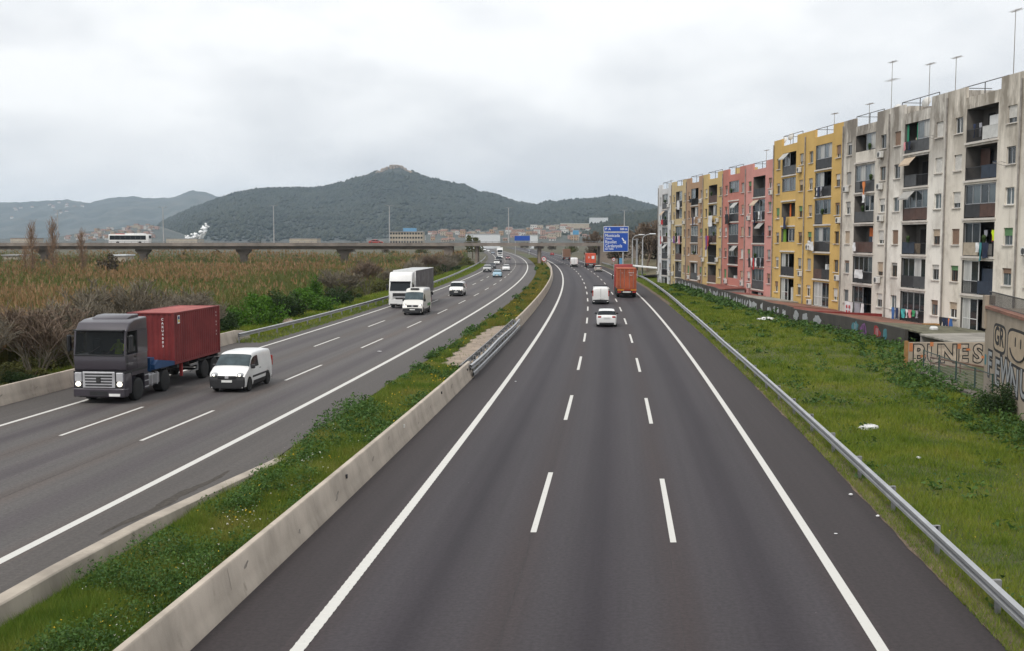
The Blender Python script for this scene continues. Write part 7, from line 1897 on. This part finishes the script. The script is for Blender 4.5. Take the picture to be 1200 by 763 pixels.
# ---- generic lorry with box, seen from either end (front at x=0)
def lorry(name, lab, F, off, yfront_or_rear, outbound, cabcol, Ltot, box=None, cab_h=3.6, lit=False, skel=False, cat='truck', detail=True, visor=True):
    root = empty(name); tag(root, lab, cat)
    yf = yfront_or_rear if not outbound else yfront_or_rear + Ltot
    h = heading(F, yf - (Ltot / 2 if outbound else -Ltot / 2)); h = h if outbound else -h
    root.location = pt(F, off, yf); root.rotation_euler = (0, 0, math.atan2(h.y, h.x))
    ch = cab_h
    c = MB().prism([(-2.2, .95), (-.06, .95), (.0, 1.1), (.02, 1.9), (-.28, 2.85), (-.55, ch - .25), (-.85, ch), (-2.2, ch + .05)], -1.24, 1.24).build('cab', cabcol, root); bevel(c, .08, 3)
    MB().grid([[(.03 - .29 * t + .012, y * (1.12 - .05 * t), 1.88 + .92 * t) for y in np.linspace(-1, 1, 5)] for t in (0, .5, 1)]).build('windscreen', 'auto_glass', root)
    if visor: MB().cbox(-.33, -.05, -1.12, 1.12, 2.82, 2.90, .02).build('sun_visor', 'black_plastic', root)
    for s in (1, -1):
        MB().add([(-.3, s * 1.248, 1.95), (-1.2, s * 1.248, 1.95), (-1.2, s * 1.248, 2.75), (-.55, s * 1.248, 2.75)], ((0, 1, 2, 3),)).build('side_window', 'auto_glass', root)
        MB().cbox(-.2, .05, min(s * 1.36, s * 1.5), max(s * 1.36, s * 1.5), 1.9, 2.6, .05).build('mirror', 'black_plastic', root)
        MB().cbox(-.05, .05, min(s * .72, s * 1.15), max(s * .72, s * 1.15), .62, .86, .04).build('headlight', 'head_lit' if lit else 'head_off', root)
        wheel_parts(root, -1.35, s * 1.02, .5, .34, 'grey_metal'); 
    g_ = MB().prism([(.0, 1.22), (.045, 1.22), (.045, 1.62), (.0, 1.66)], -.8, .8).build('grille', 'black_plastic', root)
    MB().cbox(.02, .06, -.5, .5, .98, 1.14, .02).build('lower_intake', 'chassis', root)
    MB().cbox(-.5, .06, -1.24, 1.24, .34, .96, .06).build('bumper', cabcol, root); MB().box(.058, .075, -.3, .3, .44, .56).build('number_plate', 'plate_white', root)
    MB().box(-Ltot + .3, -.3, -.45, .45, .5, 1.0).build('chassis_frame', 'chassis', root)
    for s in (1, -1): wheel_parts(root, -4.3, s * 1.0, .5, .45, 'grey_metal')
    if box:
        x0, x1, zb, zt, side, rear, roof = box
        b = MB().box(x1 + .03, x0 - .03, -1.26, 1.26, zb + .1, zt - .06).build('trailer_body', side, root)
        MB().cbox(x1, x0, -1.275, 1.275, zt - .057, zt, .02).build('trailer_roof', roof, root); MB().box(x1, x0, -1.275, 1.275, zb, zb + .097).build('floor_rail', 'grey_metal', root)
        for s in (1, -1):
            MB().box(x1, x1 + .028, min(s * .01, s * 1.25), max(s * .01, s * 1.25), zb + .1, zt - .06).build('rear_door', rear, root); 
            for yy in (.35, .85): MB().tube((x1 - .03, s * yy, zb + .1), (x1 - .03, s * yy, zt - .1), .02, .02, 5).build('lock_rod', 'grey_metal', root)
            if detail:
                n = int((x0 - x1) / 1.0)
                me = shared(('curtain_strap', zb, zt), lambda: MB().box(-.03, .03, -.004, .004, zb + .12, zt - .08), 'chassis')
                for i in range(n): place(me, 'curtain_strap', root, (x1 + .5 + i, s * 1.268, 0))
        MB().box(x0 - .028, x0, -1.26, 1.26, zb + .1, zt - .06).build('front_wall', roof, root)
    ax = (-Ltot + 2.0, -Ltot + 3.3, -Ltot + 4.6) if Ltot > 12 else (-Ltot + 1.8,)
    skeleton(root, -3.2, -Ltot, ax, 1.12)
    return root
simple('curtain_grey', (.105, .10, .105), rough=.65, var=.3, scale=.8, c2=(.19, .18, .185))
simple('spoiler_dark', (.03, .03, .03), rough=.5)
wt_ = lorry('articulated_truck', 'white tractor unit pulling a long dark grey curtain trailer', FL, -23.2, 114.6, False, 'paint_white', 16.3, (-2.75, -16.3, 1.12, 4.0, 'curtain_grey', 'curtain_grey', 'paint_white'), 3.85, lit=True)
MB().cbox(.04, .075, -1.1, 1.1, .34, .50, .02).build('bumper_lip', 'chassis', wt_); MB().cbox(.05, .072, -.75, .75, 1.18, 1.28, .01).build('grille_bar', 'silver_trim', wt_)
for s in (1, -1): MB().prism([(.03, .95), (.065, .95), (.065, 1.28), (.04, 1.62), (.02, 1.62)], min(s * .82, s * 1.1), max(s * .82, s * 1.1)).build('front_fin', 'paint_white', wt_)
for x0, x1, z in ((-.55, .55, 3.36),): text_obj('cab_lettering', 'CAPITANIA', .22, 'spray_purple', wt_, (-.44, 0, 3.05), (math.pi / 2 - .35, 0, math.pi / 2), .003)
rt = lorry('articulated_truck', 'red tractor unit carrying a rust red container away in the slow lane', FR, 2.75, 135.2, True, 'paint_truck_red', 12.6, None, 4.0)
rc = container('shipping_container', 'rust red container with closed doors seen from behind', 'container_brown', 6.06, child_place(rt, -12.4 + 3.03, 1.14), rt.rotation_euler[2])
for s, z, b_txt in ((.55, 2.05, 'TGHU 281'), (.55, 1.75, '22G1'), (-.6, 2.0, 'T')): text_obj('marking', b_txt, .16, 'white_trim', rc, (-3.06, -s, z), (math.pi / 2, 0, -math.pi / 2), .003)
MB().box(-12.75, -12.70, -1.2, 1.2, .93, 1.1).build('warning_board', 'tail_amber', rt); MB().box(-12.77, -12.755, -.5, .35, .95, 1.08).build('warning_patch', 'tail_red', rt)
ot = lorry('box_lorry', 'bright orange box lorry with white lettering under the bridge', FR, 2.9, 283.5, True, 'paint_white', 10.0, (-2.4, -10.0, 1.1, 3.75, 'paint_orange', 'paint_orange', 'paint_orange'), 3.0)
MB().box(-10.04, -10.02, -.9, -.15, 2.3, 3.1).build('white_panel', 'white_trim', ot); text_obj('marking', 'jb', .7, 'white_trim', ot, (-10.03, .55, 2.75), (math.pi / 2, 0, -math.pi / 2), .005)
lorry('box_lorry', 'brown box lorry with white cab beyond the bridge', FR, 1.2, 384, True, 'paint_white', 11.0, (-2.4, -11.0, 1.1, 4.0, 'paint_brown', 'paint_brown', 'paint_brown'), 3.2, detail=False)
lorry('box_lorry', 'distant white box lorry coming towards the viewer beyond the bridge', FL, -22.6, 470, False, 'paint_white', 10, (-2.3, -10, 1.0, 4.0, 'paint_white', 'paint_white', 'paint_white'), 3.4, detail=False)
# ---- bus on the bridge
bus = empty('city_bus', (-115.2, BY - 2.2, 6.004), math.pi); tag(bus, 'white city bus with dark window band driving over the bridge', 'bus')
o = MB().box(-6.05, 6.05, -1.27, 1.27, .32, 3.0).build('body', 'paint_white', bus); bevel(o, .12, 3)
MB().cbox(-4.6, 1.2, -1.0, 1.0, 3.0, 3.28, .08).build('roof_unit', 'paint_white', bus); MB().cbox(1.4, 4.0, -1.0, 1.0, 3.0, 3.15, .05).build('roof_unit', 'paint_orange', bus)
for s in (1, -1):
    for i in range(7):
        MB().box(-5.2 + i * 1.56, -5.2 + i * 1.56 + 1.545, min(s * 1.262, s * 1.275), max(s * 1.262, s * 1.275), 1.35, 2.62).build('side_window', 'auto_glass', bus)
    for x in (-3.4, 3.3): wheel_parts(bus, x, s * 1.14, .48, .28)
MB().box(6.04, 6.055, -1.12, 1.12, 1.2, 2.7).build('windscreen', 'auto_glass', bus); MB().box(-6.055, -6.04, -1.0, 1.0, 1.7, 2.6).build('rear_window', 'auto_glass', bus)
driver()
for ch in gt.children:
    if ch.name.split('.')[0] in ('windscreen', 'side_window'): ch.data.materials[0] = MAT('cab_glass')
# ---------------------------------------------------------------- signs, lamps, small things
simple('sign_blue', (.008, .065, .36), rough=.45, var=.05); simple('sign_white', (.72, .73, .74), rough=.5, var=.05); simple('sign_back', (.30, .31, .32), rough=.5, metal=.3); simple('sign_red', (.45, .02, .02), rough=.5)
simple('sign_lightblue', (.10, .30, .50), rough=.5)
SY = 238.0
sg = empty('direction_sign', (24.75, SY, 0)); tag(sg, 'large blue motorway direction sign on a single post', 'sign')
MB().tube((0, .25, 0), (0, .25, 10.4), .19, .17, 10).build('post', 'pole_steel', sg, smooth=50)
sx0, sx1 = (707 - 600) / 1250 * SY - 24.75, (736 - 600) / 1250 * SY - 24.75; sxc = (sx0 + sx1) / 2
for z0, z1 in ((4.72, 8.98), (9.12, 10.35)):
    p = MB().cbox(sx0, sx1, -.05, .03, z0, z1, .02).build('sign_panel', 'sign_white', sg); MB().box(sx0 + .1, sx1 - .1, -.062, -.052, z0 + .1, z1 - .1).build('blue_field', 'sign_blue', p)
for b_txt, z, s, x in (('Montcada', 8.28, .98, 0), ('i Reixac', 7.62, .60, 0), ('Ripollet', 6.86, .98, 0), ('Cerdanyola', 5.98, .98, 0), ('del Vallès', 5.34, .60, 0)):
    text_obj('sign_lettering', b_txt, s, 'sign_white', sg, (sx0 + .32, -.068, z), RXF, .008, align='LEFT', sx=.84)
text_obj('sign_lettering', 'P', .75, 'sign_white', sg, (sx0 + .35, -.068, 9.73), RXF, .014, align='LEFT'); text_obj('sign_lettering', 'A', .75, 'sign_white', sg, (sx0 + 1.05, -.068, 9.73), RXF, .014, align='LEFT'); text_obj('sign_lettering', '500 m', .62, 'sign_white', sg, (sx1 - .3, -.068, 9.73), RXF, .014, align='RIGHT')
a = MB(); ca, sa = math.cos(-.98), math.sin(-.98)
def ar(pts): return [(sx1 - .95 + x * ca - z * sa, -.07, 7.05 + x * sa + z * ca) for x, z in pts]
a.add(ar([(-.85, -.13), (.1, -.13), (.1, .13), (-.85, .13)]), ((0, 1, 2, 3),)); a.add(ar([(.05, -.42), (.75, 0), (.05, .42), (.2, 0)]), ((0, 1, 3), (1, 2, 3))); a.build('arrow', 'sign_white', sg)
def round_sign(lab, x, y, zc, r, post=True):
    s = empty('speed_sign', (x, y, 0)); tag(s, lab, 'sign')
    MB().lathe([(r, -.03), (r, 0)], (0, -.02, zc), 'y', 22).build('sign_disc', 'sign_red', s); MB().lathe([(r * .74, -.045), (r * .74, -.032)], (0, -.02, zc), 'y', 20).build('white_field', 'sign_white', s)
    text_obj('sign_lettering', '80', r * .95, 'spray_black', s, (0, -.07, zc), RXF, .004); MB().tube((0, .06, 0), (0, .06, zc + r * .6), .045, .045, 7).build('post', 'pole_steel', s)
round_sign('round red rimmed speed sign in the median below the bridge', (637.3 - 600) / 1250 * 300, 300, CAM_H - (303.5 - 281) / 1250 * 300, .68)
round_sign('round red rimmed speed sign below the blue direction sign', (719 - 600) / 1250 * 252, 252, CAM_H - (304 - 281) / 1250 * 252, .45)
s = empty('small_sign', ((727.5 - 600) / 1250 * 250, 250, 0)); tag(s, 'small light blue panel beside the sign post', 'sign'); MB().cbox(-.42, .42, -.04, .02, 1.6, 3.1, .02).build('sign_panel', 'sign_lightblue', s); MB().tube((0, .08, 0), (0, .08, 2.9), .04, .04, 6).build('post', 'pole_steel', s)
# gantry signs beyond the bridge
for px0, px1, y0, y1, d, mt, lab in ((603, 621, 276.5, 282, 520, 'sign_blue', 'distant blue gantry sign seen over the bridge deck'), (671, 678, 270, 275, 640, 'sign_lightblue', 'distant light blue sign among the trees'), (620.5, 0, 0, 0, 0, '', '')):
    if not mt: continue
    x0, x1 = (px0 - 600) / 1250 * d, (px1 - 600) / 1250 * d; zt, zb_ = CAM_H + (281 - y0) / 1250 * d, CAM_H + (281 - y1) / 1250 * d
    s = empty('gantry_sign', ((x0 + x1) / 2, d, 0)); tag(s, lab, 'sign'); MB().cbox(-(x1 - x0) / 2, (x1 - x0) / 2, -.1, .1, zb_, zt, .05).build('sign_panel', mt, s); w_ = (x1 - x0) / 2 - .4
    for k in (-1, 1): MB().tube((k * w_, .25, 0), (k * w_, .25, zt - .2), .15, .15, 6).build('post', 'pole_steel', s)
# curved street lamps on the right
def curved_lamp(lab, px, d, ytop):
    x = (px - 600) / 1250 * d; zt = CAM_H + (281 - ytop) / 1250 * d
    root = empty('street_lamp', (x, d, 0)); tag(root, lab, 'street lamp', 'curved lamps beside the right rail')
    m = MB(); m.tube((0, 0, 0), (0, 0, zt - 1.1), .16, .11, 8); pts = [(0, 0, zt - 1.1)]
    for i in range(1, 8): a_ = math.pi / 2 * i / 7; pts.append((1.3 * (1 - math.cos(a_)), 0, zt - 1.1 + 1.0 * math.sin(a_)))
    m.path(pts, .075, 7); m.build('pole', 'pole_steel', root, smooth=50); MB().cbox(1.25, 2.5, -.18, .18, zt - .12, zt + .08, .06).build('lamp_head', 'sign_white', root)
curved_lamp('curved street lamp closest to the white apartment block', 752.6, 205, 274); curved_lamp('curved street lamp nearer to the blue sign', 740.8, 225, 275)
lp = empty('utility_pole', ((746 - 600) / 1250 * 212, 212, 0)); tag(lp, 'straight pole between the two curved street lamps', 'pole'); MB().tube((0, 0, 0), (0, 0, 7.6), .22, .2, 8).build('pole', 'galvanised_dull', lp, smooth=50); MB().cbox(-1.0, 0.3, -.1, .1, 7.35, 7.5, .03).build('cross_arm', 'galvanised_dull', lp)
# white tarpaulin roof beside the far end of the row
tp = empty('white_canopy', (27.5, 200, 0)); tag(tp, 'long white canopy roof between the lamps and the white block', 'canopy')
MB().prism([(-4.2, 2.45), (3.3, 1.75), (3.3, 1.6), (-4.2, 2.28)], 0, 14).build('roof', 'white_sheet', tp)
for x in (-4, 3): 
    for yy in (.2, 13.5): MB().tube((x, yy, 0), (x, yy, 1.65), .06, .06, 6).build('post', 'pole_steel', tp)
# litter
simple('bag_white', (.68, .68, .68), rough=.7, var=.1)
def crumple(name, lab, x, y, sx, sy, sz, seed, mat='bag_white', rz=0, z=.12):
    rd = random.Random(seed); m = MB(); m.ell((0, 0, 0), sx, sy, sz, 12, 8); m.v = [(p[0] * rd.uniform(.7, 1.15), p[1] * rd.uniform(.7, 1.15), p[2] * rd.uniform(.6, 1.2)) for p in m.v]
    o = m.build(name, mat, loc=(x, y, z)); o.rotation_euler = (0, 0, rz); tag(o, lab, 'litter'); return o
crumple('plastic_bag', 'large crumpled white plastic bag lying in the right verge grass', 13.8, 40.8, .5, .22, .13, 1, rz=.35); crumple('plastic_bag', 'white plastic bag further up the right verge', 23.2, 97, .9, .35, .22, 2, rz=-.2)
crumple('paper_scrap', 'scrap of white paper nearest the large plastic bag', 13.6, 35.2, .1, .07, .04, 3, z=.1); crumple('paper_scrap', 'scrap of white paper at the asphalt edge under the right rail', 9.75, 30.2, .06, .05, .03, 4, z=.06); crumple('paper_scrap', 'small white scrap on the right hard shoulder', pt(FR, 5.35, 26).x, 26.2, .05, .03, .01, 5, z=.03); crumple('paper_scrap', 'small white scrap beside the left edge line', pt(FR, -5.3, 55).x, 55, .06, .04, .01, 6, z=.03); crumple('paper_scrap', 'small scrap on the inbound fast lane', pt(FL, -16.2, 70).x, 70, .16, .08, .02, 7, z=.03); crumple('paper_scrap', 'scrap of white paper near the verge edge closest to the viewer', 9.7, 27.8, .05, .04, .03, 8, z=.06)
# marker post by the left barrier
mp = empty('marker_post', pt(FL, -28.9, 74)); tag(mp, 'short white marker post behind the left barrier end', 'post'); MB().cbox(-.06, .06, -.06, .06, 0, 1.45, .02).build('post', 'plate_white', mp); MB().box(-.065, .065, -.07, .07, 1.1, 1.3).build('dark_band', 'black_plastic', mp)
# grey rock by the left rail
crumple('boulder', 'pale boulder in the grass behind the left guardrail', pt(FL, -28.6, 92).x, 92, .6, .45, .35, 21, 'dirt', .3, .2)
# ---------------------------------------------------------------- haze: one closed box of thin air
hz_, ht, hb = newmat('haze_mat')
ht.nodes.remove(hb)
pv = N(ht, 'ShaderNodeVolumePrincipled'); pv.inputs['Color'].default_value = (.66, .83, 1, 1); pv.inputs['Density'].default_value = HAZE; pv.inputs['Anisotropy'].default_value = 0.0
ht.links.new(pv.outputs[0], ht.nodes['Material Output'].inputs['Volume'])
hz = MB().box(-9100, 9100, -3100, 9300, GZ - 5.2, 420).build('haze', 'haze_mat'); tag(hz, 'thin pale haze filling the air over the valley', 'haze', kind='stuff')
